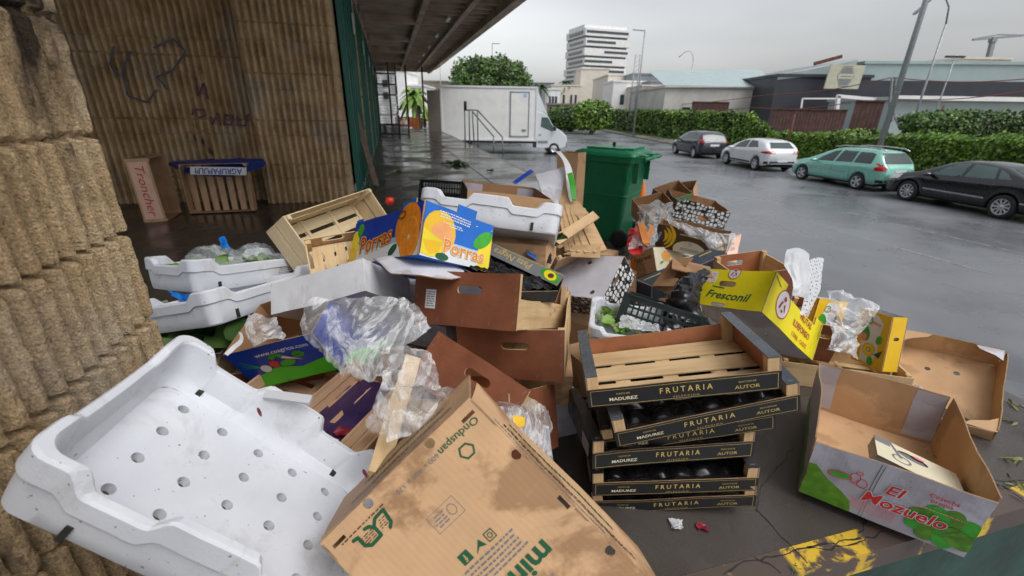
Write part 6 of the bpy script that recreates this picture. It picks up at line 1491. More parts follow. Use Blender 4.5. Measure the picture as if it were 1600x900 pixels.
hatch=dict(L=4.25,w=1.80,wr=.325,wheels=(.80,3.42),bottom=[(0,.38),(.3,.26),(4.0,.24),(4.25,.32)],
  top=[(0,.86),(.08,1.0),(.2,1.08),(.55,1.36),(.9,1.44),(1.7,1.47),(2.3,1.41),(2.75,1.27),(3.35,.98),(3.8,.87),(4.1,.74),(4.25,.55)],belt=[(0,1.0),(.5,1.04),(1.5,.98),(3.2,.88),(4.25,.6)],
  windows=[[(.85,1.10),(1.72,1.03),(1.70,1.38),(1.15,1.36)],[(1.8,1.025),(2.92,.955),(2.6,1.20),(2.25,1.34),(1.8,1.38)]],
  rearwin=[(-.60,1.08),(.60,1.08),(.50,1.33),(-.50,1.33)],windscreen=[(-.66,1.03),(.66,1.03),(.55,1.33),(-.55,1.33)],
  tail=[[(.02,.84),(.48,.86),(.42,.93),(.05,.97)]],tailrear=[[(.42,.86),(.86,.84),(.84,.95),(.5,.95)]],head=[[(3.8,.66),(4.18,.58),(4.1,.70),(3.75,.80)]],plate=.46,doors=(1.76,3.05),handles=(1.95,),mirror=2.9,strips=[(rect(1.25,.34,3.0,.40),'black')])
small=dict(L=4.03,w=1.74,wr=.30,wheels=(.72,3.26),bottom=[(0,.38),(.3,.26),(3.8,.25),(4.03,.32)],
  top=[(0,.88),(.06,1.0),(.14,1.08),(.42,1.40),(.7,1.46),(1.5,1.48),(2.2,1.44),(2.65,1.28),(3.2,1.0),(3.6,.88),(3.9,.76),(4.03,.55)],belt=[(0,1.0),(.5,1.02),(1.5,.96),(3.1,.88),(4.03,.6)],
  windows=[[(.62,1.08),(1.45,1.02),(1.43,1.38),(.82,1.37)],[(1.53,1.01),(2.75,.95),(2.45,1.20),(2.1,1.36),(1.53,1.39)]],
  rearwin=[(-.60,1.07),(.60,1.07),(.52,1.37),(-.52,1.37)],windscreen=[(-.62,1.03),(.62,1.03),(.52,1.36),(-.52,1.36)],
  tail=[[(.02,.90),(.30,.92),(.24,1.06),(.04,1.10)]],tailrear=[[(.60,.90),(.83,.88),(.80,1.06),(.66,1.06)]],head=[[(3.6,.66),(3.95,.60),(3.9,.72),(3.55,.84)]],plate=.70,doors=(1.49,2.9),handles=(1.65,),mirror=2.75)
saloon=dict(L=4.77,w=1.82,wr=.335,wheels=(1.08,3.79),bottom=[(0,.36),(.3,.27),(4.5,.25),(4.77,.32)],
  top=[(0,.90),(.12,1.04),(.7,1.10),(1.0,1.22),(1.45,1.39),(2.0,1.46),(2.6,1.44),(3.0,1.33),(3.62,1.03),(4.1,.93),(4.55,.80),(4.77,.58)],belt=[(0,1.0),(1.0,1.0),(2.4,.95),(3.5,.90),(4.77,.6)],
  windows=[[(1.12,1.07),(1.42,1.05),(1.52,1.30),(1.30,1.22)],[(1.50,1.045),(2.28,1.0),(2.22,1.38),(1.62,1.34)],[(2.38,.995),(3.28,.955),(2.95,1.18),(2.62,1.34),(2.34,1.38)]],
  rearwin=[(-.6,1.12),(.6,1.12),(.52,1.34),(-.52,1.34)],windscreen=[(-.66,1.06),(.66,1.06),(.56,1.34),(-.56,1.34)],
  tail=[[(.02,.82),(.40,.84),(.36,.98),(.05,1.0)]],tailrear=[[(.5,.82),(.86,.82),(.84,.97),(.52,.97)]],head=[[(4.2,.70),(4.66,.62),(4.58,.76),(4.15,.86)]],plate=.72,doors=(1.46,2.32,3.38),handles=(1.7,2.55),mirror=3.2,strips=[(rect(1.55,.48,3.3,.53),'chrome'),(rect(.35,.485,.68,.52),'chrome')])
def place(Fp,Rp,S,scale=1):
    """put the near side wheels of a car on two ground points"""
    a=Vector((Rp[0],Rp[1],ROAD)); b=Vector((Fp[0],Fp[1],ROAD)); d=(b-a).normalized(); mid=(a+b)/2
    side=Vector((d.y,-d.x,0))   # towards the kerb
    wm=(S['wheels'][0]+S['wheels'][1])/2
    o=mid-d*wm*scale+side*(S['w']/2)*scale; ang=math.atan2(d.y,d.x)
    return Matrix.Translation(o)@Matrix.Rotation(ang,4,'Z')@Matrix.Scale(scale,4)
car('parked_car','black saloon with chrome side strip, nearest of the parked cars at the right edge',place((13.36,15.27),(13.84,12.6),saloon,1),saloon,dict(paint=paint('black_paint',(.006,.007,.010),.2),spokes=10,glass=CGLASSG))
car('parked_car','mint green estate car with roof rails between the black saloon and the white hatchback',place((12.66,20.1),(13.25,17.5),estate,.97),estate,dict(paint=paint('mint_paint',(.24,.56,.46),.25),spokes=5))
car('parked_car','white three-door hatchback parked in front of the mint green estate',place((11.87,25.88),(12.15,23.15),hatch,1.02),hatch,dict(paint=paint('white_paint',(.68,.70,.72),.0),spokes=6))
car('parked_car','dark grey hatchback farthest along the row of parked cars',place((11.0,31.9),(11.26,29.0),small,1.08),small,dict(paint=paint('dark_grey_paint',(.05,.055,.07),.4),spokes=7,mirrorm=TRIM))
# ---- lorry backed up to the dock
def lorry():
    o=Vector((-4.55,29.15,ROAD)); M=Matrix.Translation(o)@Matrix.Rotation(R(2),4,'Z')
    root=empty('box_lorry','white box lorry with side door backed up to the dock','lorry',M); WB=plain('lorry_white',(.80,.80,.78),.45,.05,2,dirt=.12); WC=paint('lorry_cab_white',(.66,.69,.71),0)
    q=MB(); q.box((2.95,1.15,2.38),(5.9,2.3,3.05),WB); q.build('cargo_box',root)
    q=MB()
    for z in(.86,3.9): q.box((2.95,-.02,z),(5.94,.06,.10),LABELW)
    for x in(.03,5.88): q.box((x,-.02,2.38),(.10,.06,3.05),LABELW)
    q.build('edge_profile',root)
    q=MB(); q.box((-.05,1.15,2.3),(.10,2.1,2.9),DARKIN); q.build('rear_shade_panel',root)  # dark plate stands in for the shade inside the open cargo box
    for y in(-.03,2.33):
        q=MB(); q.box((-.42,y,2.2),(.75,.05,2.9),WBROWN); q.build('rear_door',root)
    q=MB(); q.box((4.83,-.012,2.37),(1.05,.03,2.5),WB); 
    for a,b,c,d in((4.83,3.64,1.17,.06),(4.83,1.10,1.17,.06)): q.box((a,-.03,b),(c,.03,d),WGREY)
    for x in(4.26,5.40): q.box((x,-.03,2.37),(.06,.03,2.6),WGREY)
    q.box((5.15,-.035,3.45),(.22,.01,.18),P_LBLUE); q.box((5.12,-.035,1.45),(.26,.02,.14),WGREY); q.build('side_door',root)
    q=MB(); q.box((3.0,1.15,.72),(5.8,.9,.16),WDARK); q.box((3.9,.15,.55),(2.2,.08,.10),STEEL); q.box((5.85,.3,.68),(.2,.5,.5),WDARK); q.build('chassis',root)
    # cab by profile extrusion with shaped sides
    prof=[(5.92,.45),(7.55,.40),(7.85,.50),(7.92,.85),(7.86,1.12),(7.55,1.42),(6.98,1.72),(6.62,2.30),(6.35,2.52),(5.92,2.60)]
    m1=MB(); y0,y1=.12,2.18; n=len(prof); vs=[]
    ywid=[(0,0)]
    for y,k in((y0,.96),(y0+.10,1),(y1-.10,1),(y1,.96)):
        for x,z in prof: vs.append((6.2+(x-6.2)*k,y,1.4+(z-1.4)*(k if z>1.4 else 1)))
    m1.add(vs,[(i*n+k,(i+1)*n+k,(i+1)*n+(k+1)%n,i*n+(k+1)%n) for i in range(3) for k in range(n)]+[tuple(range(n)),tuple(range(3*n,4*n))[::-1]],WC); m1.build('cab',root)
    q=MB(); vs=[]
    pf=[(5.92,2.6),(6.35,2.55),(6.62,2.36),(6.1,3.4),(5.92,3.78)]
    n=len(pf)
    for y in(.2,2.1): vs+=[(x,y,z) for x,z in pf]
    q.add(vs,[(k,n+k,n+(k+1)%n,(k+1)%n) for k in range(n)]+[tuple(range(n)),tuple(range(n,2*n))[::-1]],WC); q.build('wind_deflector',root)
    for y in(.112,2.188):
        q=MB(); P=[(6.18,1.68),(6.93,1.40),(6.98,1.66),(6.62,2.22),(6.22,2.24)]; q.add([(x,y+(0 if y<1 else 0),z) for x,z in P],[(0,1,2,3,4)] if y<1 else [(4,3,2,1,0)],CGLASSG); q.build('side_window',root)
        q=MB(); q.box((6.15,y,1.20),(.16,.03,.035),TRIM); q.build('door_handle',root)
        q=MB(); q.box((6.35,y,.78),(.62,.03,.14),WGREY); q.build('rubbing_strip',root)
        q=MB(); q.lathe([(0,-.14),(.09,-.13),(.10,.1),(0,.14)],TRIM,10,M=Matrix.Translation((7.05,y+(-.16 if y<1 else .16),1.60))); q.build('mirror',root)
    q=MB(); q.add([(6.99,.25,1.74),(6.99,2.05,1.74),(6.645,1.98,2.30),(6.645,.32,2.30)],[(0,1,2,3)],CGLASS); q.build('windscreen',root)
    q=MB(); q.box((7.80,1.15,.62),(.22,2.0,.36),WGREY); q.build('front_bumper',root)
    for y in(.22,2.08): q=MB(); q.box((7.74,y,1.02),(.16,.14,.22),HEADL); q.build('headlight',root)
    for x in(1.35,7.08):
        for y,s in((.22,-1),(2.08,1)):
            MM=Matrix.Translation((x,y,.38))@Matrix.Rotation(R(90 if s<0 else -90),4,'X')
            q=MB(); q.lathe([(.21,.11),(.30,.12),(.38,.08),(.39,-.08),(.25,-.1)],RUBBER,28,MM); wl=q.build('wheel',root)
            q=MB(); q.lathe([(0,.06),(.07,.07),(.13,.04),(.18,.06),(.22,.11)],ALLOY if x>5 else RUST,20,MM); q.build('rim',wl)
            if x>5: q=MB(); q.lathe([(.40,.02),(.44,.05),(.44,.07),(.40,.07)],TRIM,28,MM); q.build('wheel_arch',root)
lorry()
# ---- far end of the dock: crates, palm, cars
rr=random.Random(2)
for k in range(7):
    c=atz(606,209,0); Mx=Matrix.Translation(c+Vector((.0,0,.0+k*.50)))@Matrix.Rotation(STREET+rr.uniform(-.08,.08),4,'Z')
    plastic_crate('plastic_crate','grey brown plastic crate in the tall stack at the far end of the dock',Mx,(1.0,1.3,.47),group='tall crate stack at the far end',mat=WBROWN)
Mx=Matrix.Translation(atz(616,210,0))@Matrix.Rotation(STREET,4,'Z'); plastic_crate('plastic_crate','dark crate on the dock in front of the tall crate stack',Mx,(.8,1.6,.5),mat=WDARK)
for px,py,s,m_,lab in((640,198,.9,ORANGE_PL,'orange crate of produce at the far end of the dock'),(632,196,.9,RUST,'rust coloured crate beside the orange one at the dock end'),(654,197,.8,RUST,'low brown crate right of the orange one at the dock end')):
    Mx=Matrix.Translation(atz(px,py,0))@Matrix.Rotation(STREET,4,'Z'); plastic_crate('produce_crate',lab,Mx,(s,s*1.5,s*.7),mat=m_)
for px,lab in((613,'left thin post under the canopy end'),(639,'middle thin post under the canopy end'),(664,'right thin post under the canopy end')):
    b=atz(px,200,0); q=MB(); q.tube([(0,0,0),(0,0,4.2)],.06,RUST,8); q.build('thin_post',None,lab,'post','posts at the canopy end',M=Matrix.Translation(b))
def blob_tree(name,label,c,rx,ry,rz,n,sz,mat,seed,trunk=None,boxy=3.,group=None,cat='tree'):
    rr=random.Random(seed); root=empty(name,label,cat,Matrix.Translation(Vector((c[0],c[1],ROAD))),group); mb=MB(); zc=c[2]-ROAD
    P=[];nn=20
    for i in range(nn+1):
        row=[]
        for j in range(nn+1):
            th=math.pi*i/nn; ph=2*math.pi*j/nn; row.append(Vector((rx*.86*math.sin(th)*math.cos(ph),ry*.86*math.sin(th)*math.sin(ph),zc+rz*.86*math.cos(th))))
        P.append(row)
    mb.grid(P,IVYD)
    for k in range(n):
        d=Vector((rr.gauss(0,1),rr.gauss(0,1),rr.gauss(0,1))).normalized()
        e=(abs(d.x)**boxy+abs(d.y)**boxy+abs(d.z)**boxy)**(-1/boxy); r=e*(.86+.13*noise.noise(d*4+Vector((seed,0,0)))+.06*noise.noise(d*11)+rr.uniform(-.06,.05))
        p=Vector((d.x*rx*r,d.y*ry*r,zc+d.z*rz*r)); t=Vector((rr.gauss(0,1),rr.gauss(0,1),rr.gauss(0,1)-.4)).normalized(); s=t.cross(d+Vector((0,0,.3))).normalized(); L=sz*rr.uniform(.6,1.4)
        mb.add([p,p+t*L*.5+s*L*.4,p+t*L,p+t*L*.5-s*L*.4],[(0,1,2,3)],mat)
    mb.build('crown',root)
    q=MB(); q.tube([(0,0,0),(.1,0,zc*.5),(0,0,zc)],[.3,.24,.15],WBROWN,9); q.build('trunk',root); return root
TREE=leaf_mat('round_tree_leaf',(.035,.085,.014),(.065,.14,.022),(.12,.20,.04),.5)
c=aty(767,150,48); blob_tree('round_tree','large round clipped tree behind the white lorry',c,4.2,4.2,3.7,15000,.26,TREE,3,boxy=3.2)
def palm(label,px,py,Y,h,s,mat,seed,group='palm trees'):
    c=aty(px,py,Y); root=empty('palm_tree',label,'tree',Matrix.Translation((c.x,c.y,ROAD)),group); z=c.z-ROAD; rr=random.Random(seed)
    q=MB(); q.tube([(0,0,0),(.1,0,z*.6),(0,0,z)],[.25*s/1.2,.2*s/1.2,.22*s/1.2],WBROWN,8); q.build('trunk',root)
    q=MB()
    for k in range(34):
        a=rr.random()*6.28; el=rr.uniform(-.5,1.2); L=s*rr.uniform(.8,1.2); d=Vector((math.cos(a)*math.cos(el),math.sin(a)*math.cos(el),math.sin(el)))
        prev=Vector((0,0,z)); sd=d.cross(Vector((0,0,1))).normalized()
        for i in range(7):
            nx=prev+(d+Vector((0,0,-.25*i)))*L/7; w=s*.16*(1-abs(i-2)/6)
            q.add([prev-sd*w+Vector((0,0,-w*.4)),nx-sd*w+Vector((0,0,-w*.4)),nx,prev],[(0,1,2,3)],mat); q.add([prev,nx,nx+sd*w+Vector((0,0,-w*.4)),prev+sd*w+Vector((0,0,-w*.4))],[(0,1,2,3)],mat); prev=nx
    q.build('crown',root)
PALM=leaf_mat('palm_frond',(.10,.20,.02),(.17,.30,.04),(.26,.38,.08),.5); PALMD=leaf_mat('dark_palm_frond',(.03,.06,.02),(.05,.09,.03),(.07,.12,.04),.5)
palm('bright green palm beyond the far end of the dock',648,150,46,5,2.1,PALM,1); palm('slim dark palm right of the round tree',843,136,85,6,2.0,PALMD,2); palm('dark palm tops left of the tower block',884,130,120,6,2.2,PALMD,3); palm('small grey palm at the foot of the beige block',866,140,130,6,1.8,PALMD,4)
for k,(px,py,Y,m_,lab) in enumerate(((664,196,48,paint('white_paint',(.68,.70,.72),.0),'white car parked beyond the end of the dock'),(645,188,60,paint('dark_grey_paint',(.05,.055,.07),.4),'dark car far beyond the end of the dock'),(672,190,56,paint('white_paint',(.68,.70,.72),.0),'second white car behind the one beyond the dock'))):
    c=aty(px,py,Y); M=Matrix.Translation((c.x,c.y,ROAD))@Matrix.Rotation(R(-12),4,'Z'); car('parked_car',lab,M,small,dict(paint=m_,spokes=5))
# ------------------------------------------------------------------ buildings
def block(name,label,px0,px1,pytop,Y,depth,mat,group=None,cat='building',yaw=0,roofz=None):
    a=aty(px0,170,Y); b=aty(px1,170,Y); t=aty((px0+px1)/2,pytop,Y); h=t.z-ROAD; w=b.x-a.x
    root=empty(name,label,cat,Matrix.Translation(((a.x+b.x)/2,Y,ROAD))@Matrix.Rotation(yaw,4,'Z'),group); q=MB(); q.box((0,depth/2,h/2),(w,depth,h),mat); q.build('wall',root)
    q=MB(); q.box((0,depth/2,h+.1),(w+.3,depth+.3,.25),mat); q.build('roof_edge',root); return root,w,h
def win(root,w,h,x0,x1,z0,z1,mat=None,nm='window'):
    q=MB(); q.box(((x0+x1)/2*w/2,-.03,(z0+z1)/2*h),((x1-x0)*w/2,.1,(z1-z0)*h),mat or GLASS); o=q.build(nm,root)
    return o
# tower block with strip windows
Y=190; t0=aty(940,44,Y); a=aty(901,100,Y); b=aty(988,100,Y); h=t0.z-ROAD; w=b.x-a.x
root=empty('tower_block','white office tower with dark strip windows on the skyline','building',Matrix.Translation(((a.x+b.x)/2,Y,ROAD))@Matrix.Rotation(R(18),4,'Z'))
q=MB(); q.box((0,8,h/2-1),(w*.80,16,h-2),WPAINT); q.build('wall',root)
nf=9; fh=h*.94/nf
for k in range(nf):
    z=h-.6-k*fh; sh=(-.2,.3,-.1,.2,-.3,.1)[k%6]
    q=MB(); q.box((sh,7.6,z-fh*.32),(w*.86+((k*5)%3)*.2,17.4,fh*.76),WPAINT); q.build('floor_band',root)
    for x0,x1 in(((-.42,.40),(-.40,.16),(-.05,.42),(-.42,.12),(-.06,.38),(-.42,.10))[k%6],):
        q=MB(); q.box(((x0+x1)/2*w,-1.12,z-fh*.30),((x1-x0)*w,.12,fh*.26),GLASS); q.build('strip_window',root)
    q=MB(); q.box((-w*.435+sh,7,z-fh*.30),(.5,12,fh*.26),GLASS); q.build('strip_window',root)
    q=MB(); q.box((0,8,z-fh*.82),(w*.82,16.4,fh*.20),GLASS); q.build('glazed_floor',root)
q=MB(); q.box((0,8,h+.3),(w*.84,14,1.2),WPAINT); q.build('roof',root)
r,w,h=block('cream_building','plain beige block in front of the tower',904,946,108,120,14,WPAINT2)
r,w,h=block('white_building','low cream wing left of the beige block',860,906,134,118,12,WPAINT2)
for x in(-.85,-.6,-.2,.3,.6): win(r,w,h,x,x+.14,.5,.75)
r,w,h=block('white_building','small white house with green windows behind the slim palm',855,874,140,105,9,WPAINT)
for x in(-.8,-.3,.2): win(r,w,h,x,x+.35,.45,.8)
r,w,h=block('white_building','white two storey building right of the beige block',946,1010,118,95,18,WPAINT2)
for x in(-.5,.35,.6): win(r,w,h,x,x+.10,.35,.55)
win(r,w,h,-.9,.2,.80,.88)
r,w,h=block('white_building','long low pale building between the cream block and the weathered shed',1000,1060,135,75,10,WPAINT2)
for x in(-.6,0,.5): win(r,w,h,x,x+.2,.5,.7)
r,w,h=block('white_building','small pale house with flat roof behind the lattice mast',955,1004,128,85,10,WPAINT)
for x in(-.5,.2): win(r,w,h,x,x+.25,.5,.72)
r,w,h=block('grey_building','grey flat building behind the round tree',822,864,130,150,14,WGREY)
r,w,h=block('grey_building','dark grey roofed hall left of the white shed',984,1090,117,88,14,WGREY); win(r,w,h,.1,.9,.78,.95,WDARK,'roof_band')
r,w,h=block('grey_building','blue grey cladded hall in front of the dark roof',1012,1040,128,80,9,WGREY)
r,w,h=block('white_shed','long weathered white shed with a low pitched roof behind the hedge',1036,1208,138,52,16,plain('weathered_white',(.50,.49,.45),.8,.15,.6,dirt=.3))
for x in(-.65,-.3,.62): win(r,w,h,x,x+.14,.45,.62)
q=MB(); q.add([(-w/2,-.3,h),(w/2,-.3,h+.2),(w/2+1.5,8,h+2.6),(-w/2,8,h+2.2)],[(0,1,2,3)],WPALE); q.build('roof',r)
r,w,h=block('dark_hall','dark grey clad hall at the right with a big hexagon sign',1206,1345,120,47,20,WDARK,yaw=R(-3))
q=MB(); q.add([(-w/2,-.05,h+.0),(w*.30,-.05,h+1.5),(w*.30,-.05,h+.7),(0,-.05,h+.2),(-w/2,-.05,h-.3)],[(4,3,2,1,0)],WPALE); q.build('gable_band',r)
q=MB(); q.add([(-w/2-.2,0,h+.1),(w*.30,0,h+1.6),(w*.30,14,h+1.6),(-w/2-.2,14,h+.1)],[(0,1,2,3)],WGREY); q.build('roof',r)
q=MB(); q.beam((-w*.15,-.1,h+1.1),(w*.12,-.1,h+1.75),.2,.3,RUST); q.build('red_roof_edge',r)
# sign panel with hexagon emblem
a=aty(1295,100,45.5); b=aty(1342,132,45.5); root=empty('hexagon_sign','cream sign board with a blue and red hexagon emblem on the dark hall','sign',Matrix.Translation((a.x,45.3,b.z-.4)))
W_=b.x-a.x; H_=a.z-b.z+.6
q=Panel((0,0,0),(1,0,0),(0,0,1),[(0,0),(W_*.97,0),(W_*1.0,H_*.88),(.10,H_*.9)],(),.12,SIGNC,SIGNC,SIGNC,.5)
cx,cy=W_*.52,H_*.46
def hexa(r,m,l): q.poly([(cx+r*.8*math.cos(R(a)),cy+r*math.sin(R(a))) for a in(0,60,120,180,240,300)],m,l*8,res=1)
hexa(1.0,P_BROWN,1); hexa(.94,SIGNC,2); hexa(.88,P_GREY,3); q.poly(rect(cx-.68,cy-.20,cx+.68,cy+.22),SIGNC,32,res=1); q.blur_text(cx,cy,1.1,.14,1,P_NAVY,l=40); q.poly(rect(cx-.42,cy-.62,cx+.42,cy-.26),P_GREY,32,res=1)
q.mb.build('sign_board',root)
r,w,h=block('pale_hall','long pale green corrugated hall filling the right of the skyline',1342,1640,100,46,20,WPALE,yaw=R(-6)); win(r,w,h,-1.0,.98,.60,.80,WDARK,'dark_band')
r,w,h=block('pale_hall','low pale shed with a pipe along its eaves at the right',1395,1640,158,36,8,WPALE,yaw=R(-4)); q=MB(); q.box((0,-.3,h+.15),(w,.5,.3),WPAINT); q.build('eaves_pipe',r)
r,w,h=block('roof_house','beige rooftop block on the pale hall',1478,1550,92,60,8,WPAINT2)
# white canopy frame and rusty panels behind the hedge
root=empty('loading_frame','white steel loading frame in front of the dark hall','frame',Matrix.Translation(aty(1310,175,38)))
bpy.context.view_layer.update(); i0=root.matrix_world.inverted()
for a,b,y,r_ in(((1308,150),(1395,158),38,.12),((1310,150),(1306,182),38,.12),((1254,154),(1306,154),38,.05),((1254,154),(1250,180),38,.05),((1380,158),(1480,172),38,.08)):
    q=MB(); q.beam(i0@aty(*a,y),i0@aty(*b,y),r_*2,r_*2,WPAINT); q.build('beam',root)
for x0,x1,y0,y1,Y,lab in((1324,1384,158,205,27,'rusty red corrugated panel rising from the hedge'),(1200,1325,172,205,35,'dark brown fence panel above the ivy left of the rusty one'),(1080,1140,160,172,50,'distant brown fence panel above the ivy')):
    a=aty(x0,y1,Y); b=aty(x1,y0,Y); w=b.x-a.x; h=b.z-ROAD; root=empty('metal_fence',lab,'fence',Matrix.Translation((a.x,Y,ROAD))); q=MB(); n=int(w/.12)
    P=[[Vector((w*i/n,.02*(i%2),z)) for i in range(n+1)] for z in(0,h)]; q.grid(P[::-1],FENCE,False); q.build('corrugated_sheet',root)
    q=MB(); q.box((w/2,-.03,h),(w,.06,.08),FENCE); q.build('rail',root); q=MB(); q.box((w/2,.06,h*.5),(w,.06,.08),FENCE); q.build('rail',root)
for px,py,Y in((1242,178,30),(1462,200,24),(1475,165,27)):
    a=aty(px,py,Y); q=MB(); q.tube([(0,0,0),(0,0,a.z-ROAD)],.06,RUST,8); q.build('fence_post',None,{1242:'rusty post left of the rusty panel',1462:'rusty post at the right above the hedge',1475:'taller rusty post at the right behind the hedge'}[px],'post','rusty posts behind the hedge',M=Matrix.Translation((a.x,a.y,ROAD)))
# overhead cables with a bracket
CAB=plain('red_cable',(.22,.06,.06),.6,.1,9)
def cable(pts,lab,r=.03):
    P=[aty(*p) for p in pts]; c=P[0]; q=MB(); Q=[]
    for a,b in zip(P,P[1:]):
        for i in range(8): t=i/8; Q.append(a.lerp(b,t)-c-Vector((0,0,.25*math.sin(math.pi*t))))
    Q.append(P[-1]-c); q.tube(Q,r,CAB,6); q.build('cable',None,lab,'cable','cables above the hedge',M=Matrix.Translation(c))
cable([(1008,164,60),(1200,148,40),(1394,121,30),(1640,120,26)],'upper reddish cable running to the bracket'); cable([(1010,170,60),(1180,168,40),(1330,160,32)],'lower reddish cable left of the bracket'); cable([(1400,155,30),(1640,136,26)],'reddish cable right of the bracket')
root=empty('cable_bracket','steel trestle carrying the cables above the hedge','bracket',Matrix.Translation(aty(1392,185,30))); bpy.context.view_layer.update(); i0=root.matrix_world.inverted()
for a,b in(((1394,122),(1388,190)),((1400,122),(1394,190)),((1392,122),(1402,122)),((1390,165),(1404,195))):
    q=MB(); q.beam(i0@aty(*a,30),i0@aty(*b,30),.10,.10,STEEL); q.build('strut',root)
# tower crane
root=empty('tower_crane','pale tower crane on the skyline at the far right','crane',Matrix.Translation(aty(1545,105,160))); bpy.context.view_layer.update(); i0=root.matrix_world.inverted()
CR=plain('crane_grey',(.30,.32,.33),.6,.05,2)
for nm,a,b,s in(('crane_mast',(1541,105),(1552,60),1.1),('crane_jib',(1520,62),(1640,52),.6),('crane_cab',(1550,66),(1553,58),1.5)):
    q=MB(); q.beam(i0@aty(*a,160),i0@aty(*b,160),s,s,CR); q.build(nm,root)
for nm,a,b in(('crane_tie',(1522,61),(1560,54)),('crane_tie',(1560,54),(1600,55))):
    q=MB(); q.beam(i0@aty(*a,160),i0@aty(*b,160),.35,.35,CR); q.build(nm,root)
# buildings beyond the dock end
r,w,h=block('white_building','white building with grey windows framed by the canopy end',586,632,110,75,12,WPAINT)
for x,z in((-.35,.70),(-.35,.48)): win(r,w,h,x,x+.35,z,z+.13)
r,w,h=block('white_building','lower white wing with a grey window band beyond the dock',630,662,134,78,12,WPAINT); win(r,w,h,-.9,.9,.75,.95,WGREY,'window_band')
r,w,h=block('brown_building','beige brown building right of the canopy end',664,700,128,90,12,WBROWN)
r,w,h=block('low_wall','brown wall and dry hedge beyond the white lorry',855,905,164,70,1,WBROWN)
blob_tree('shrub','olive green shrub mass beyond the lorry cab',aty(893,184,62),3.4,2,1.5,2600,.3,TREE,9,cat='shrub',group='shrubs at the far street end'); blob_tree('shrub','light green bush at the far end of the ivy hedge',aty(926,180,56),2.4,1.6,1.7,2600,.3,IVY,10,cat='shrub',group='shrubs at the far street end')
blob_tree('shrub','low green bushes beyond the dock end',aty(683,186,60),2.2,2,1.3,1600,.3,IVY,11,cat='shrub',group='shrubs at the far street end')
# dark bushes above the hedge at the right
blob_tree('shrub','dark overgrown bush above the hedge at the right',aty(1525,194,23.5),4.0,.9,.66,5600,.15,TREE,12,cat='shrub',group='bushes above the hedge'); blob_tree('shrub','bush growing over the rusty panel',aty(1345,214,27),1.6,.7,.45,2200,.15,IVY,13,cat='shrub',group='bushes above the hedge')
blob_tree('shrub','leafy bulge of the hedge left of the rusty panel',aty(1300,214,29),1.6,.7,.3,1600,.15,IVY,14,cat='shrub',group='bushes above the hedge')
# ---- crates left by the recess wall
def scaled(name,k):
    M,D=pose(name); p=M.translation.copy(); M=M.copy(); M.translation=CAM+(p-CAM)*k; return M,[d*k for d in D]
M,Dm=scaled('bc1',1.155)
def crab(s,L,W,H): pass
r=slatcrate('fruit_crate','wooden crate with faded red lettering standing on end in the recess',M,Dm,50,OLDPINE,OLDPINE_Y,PINE_Z,side_slats=1,sidegap=.05,floor_slats=3)
q=Panel((0,0,0),(1,0,0),(0,-1,0),rect(-.01,-.01,.01,.01),(),.001,OLDPINE,OLDPINE,OLDPINE)
sd=Panel((0,-Dm[1]/2-.004,0),(1,0,0),(0,0,1),rect(-Dm[0]*.45,Dm[2]*.1,Dm[0]*.45,Dm[2]*.9),(),.002,P_SALMON,OLDPINE,OLDPINE,.1); sd.text('Troncher',0,Dm[2]*.5,Dm[2]*.55,P_RED,2,math.pi,1.2,0,.2); sd.mb.build('printed_board',r)
sd=Panel((0,Dm[1]/2+.004,0),(-1,0,0),(0,0,1),rect(-Dm[0]*.45,Dm[2]*.1,Dm[0]*.45,Dm[2]*.9),(),.002,P_SALMON,OLDPINE,OLDPINE,.1); sd.text('Troncher',0,Dm[2]*.5,Dm[2]*.55,P_RED,2,0,1.2,0,.2); sd.mb.build('printed_board',r)
M,Dm=scaled('bc2',1.145)
slatcrate('fruit_crate','slatted wooden crate leaning on the recess wall under a blue bag',M,Dm,51,OLDPINE_Y,OLDPINE_Y,PINE_Z,side_slats=1,sidegap=.1,floor_slats=1,nobase=True)
q=MB()
for k in range(7): q.box((-Dm[0]/2+Dm[0]*(k+.5)/7,0,-.01),(Dm[0]/7*.66,Dm[1],.012),OLDPINE_Y)
q.build('slatted_floor',bpy.data.objects['fruit_crate.001'] if False else [o for o in COL.objects if 'under a blue bag' in str(o.get('label',''))][0])
SK=.925
def bagp(x,y,t): return at3(x,y,t*SK)
bg=sheet('plastic_sack','blue and white printed sack draped over the crate in the recess','sack',[[bagp(290,250,6.75),bagp(330,248,6.8),bagp(370,248,6.8),bagp(412,249,6.75)],[bagp(262,256,6.5),bagp(320,258,6.5),bagp(365,259,6.5),bagp(414,258,6.5)],[bagp(292,270,6.35),bagp(325,275,6.3),bagp(365,276,6.3),bagp(385,270,6.35)]],P_BLUE2,.03,3,24,77)
q=Panel(Vector(bagp(341,267,6.18))-bg.matrix_world.translation,(1,0.02,0),(0,.30,1),rect(-.36,-.05,.36,.05),(),.002,P_WHITE,P_WHITE,P_WHITE,.2); q.text('AGRUPAPULPI',0,0,.10,P_BLUE2,2,math.pi,.95,.02); q.ell(.45,0,.06,.05,P_WHITE,2); q.ell(.45,0,.03,.03,P_RED,3); q.ell(-.46,.02,.06,.05,P_RED,2); q.mb.build('sack_print',bg)
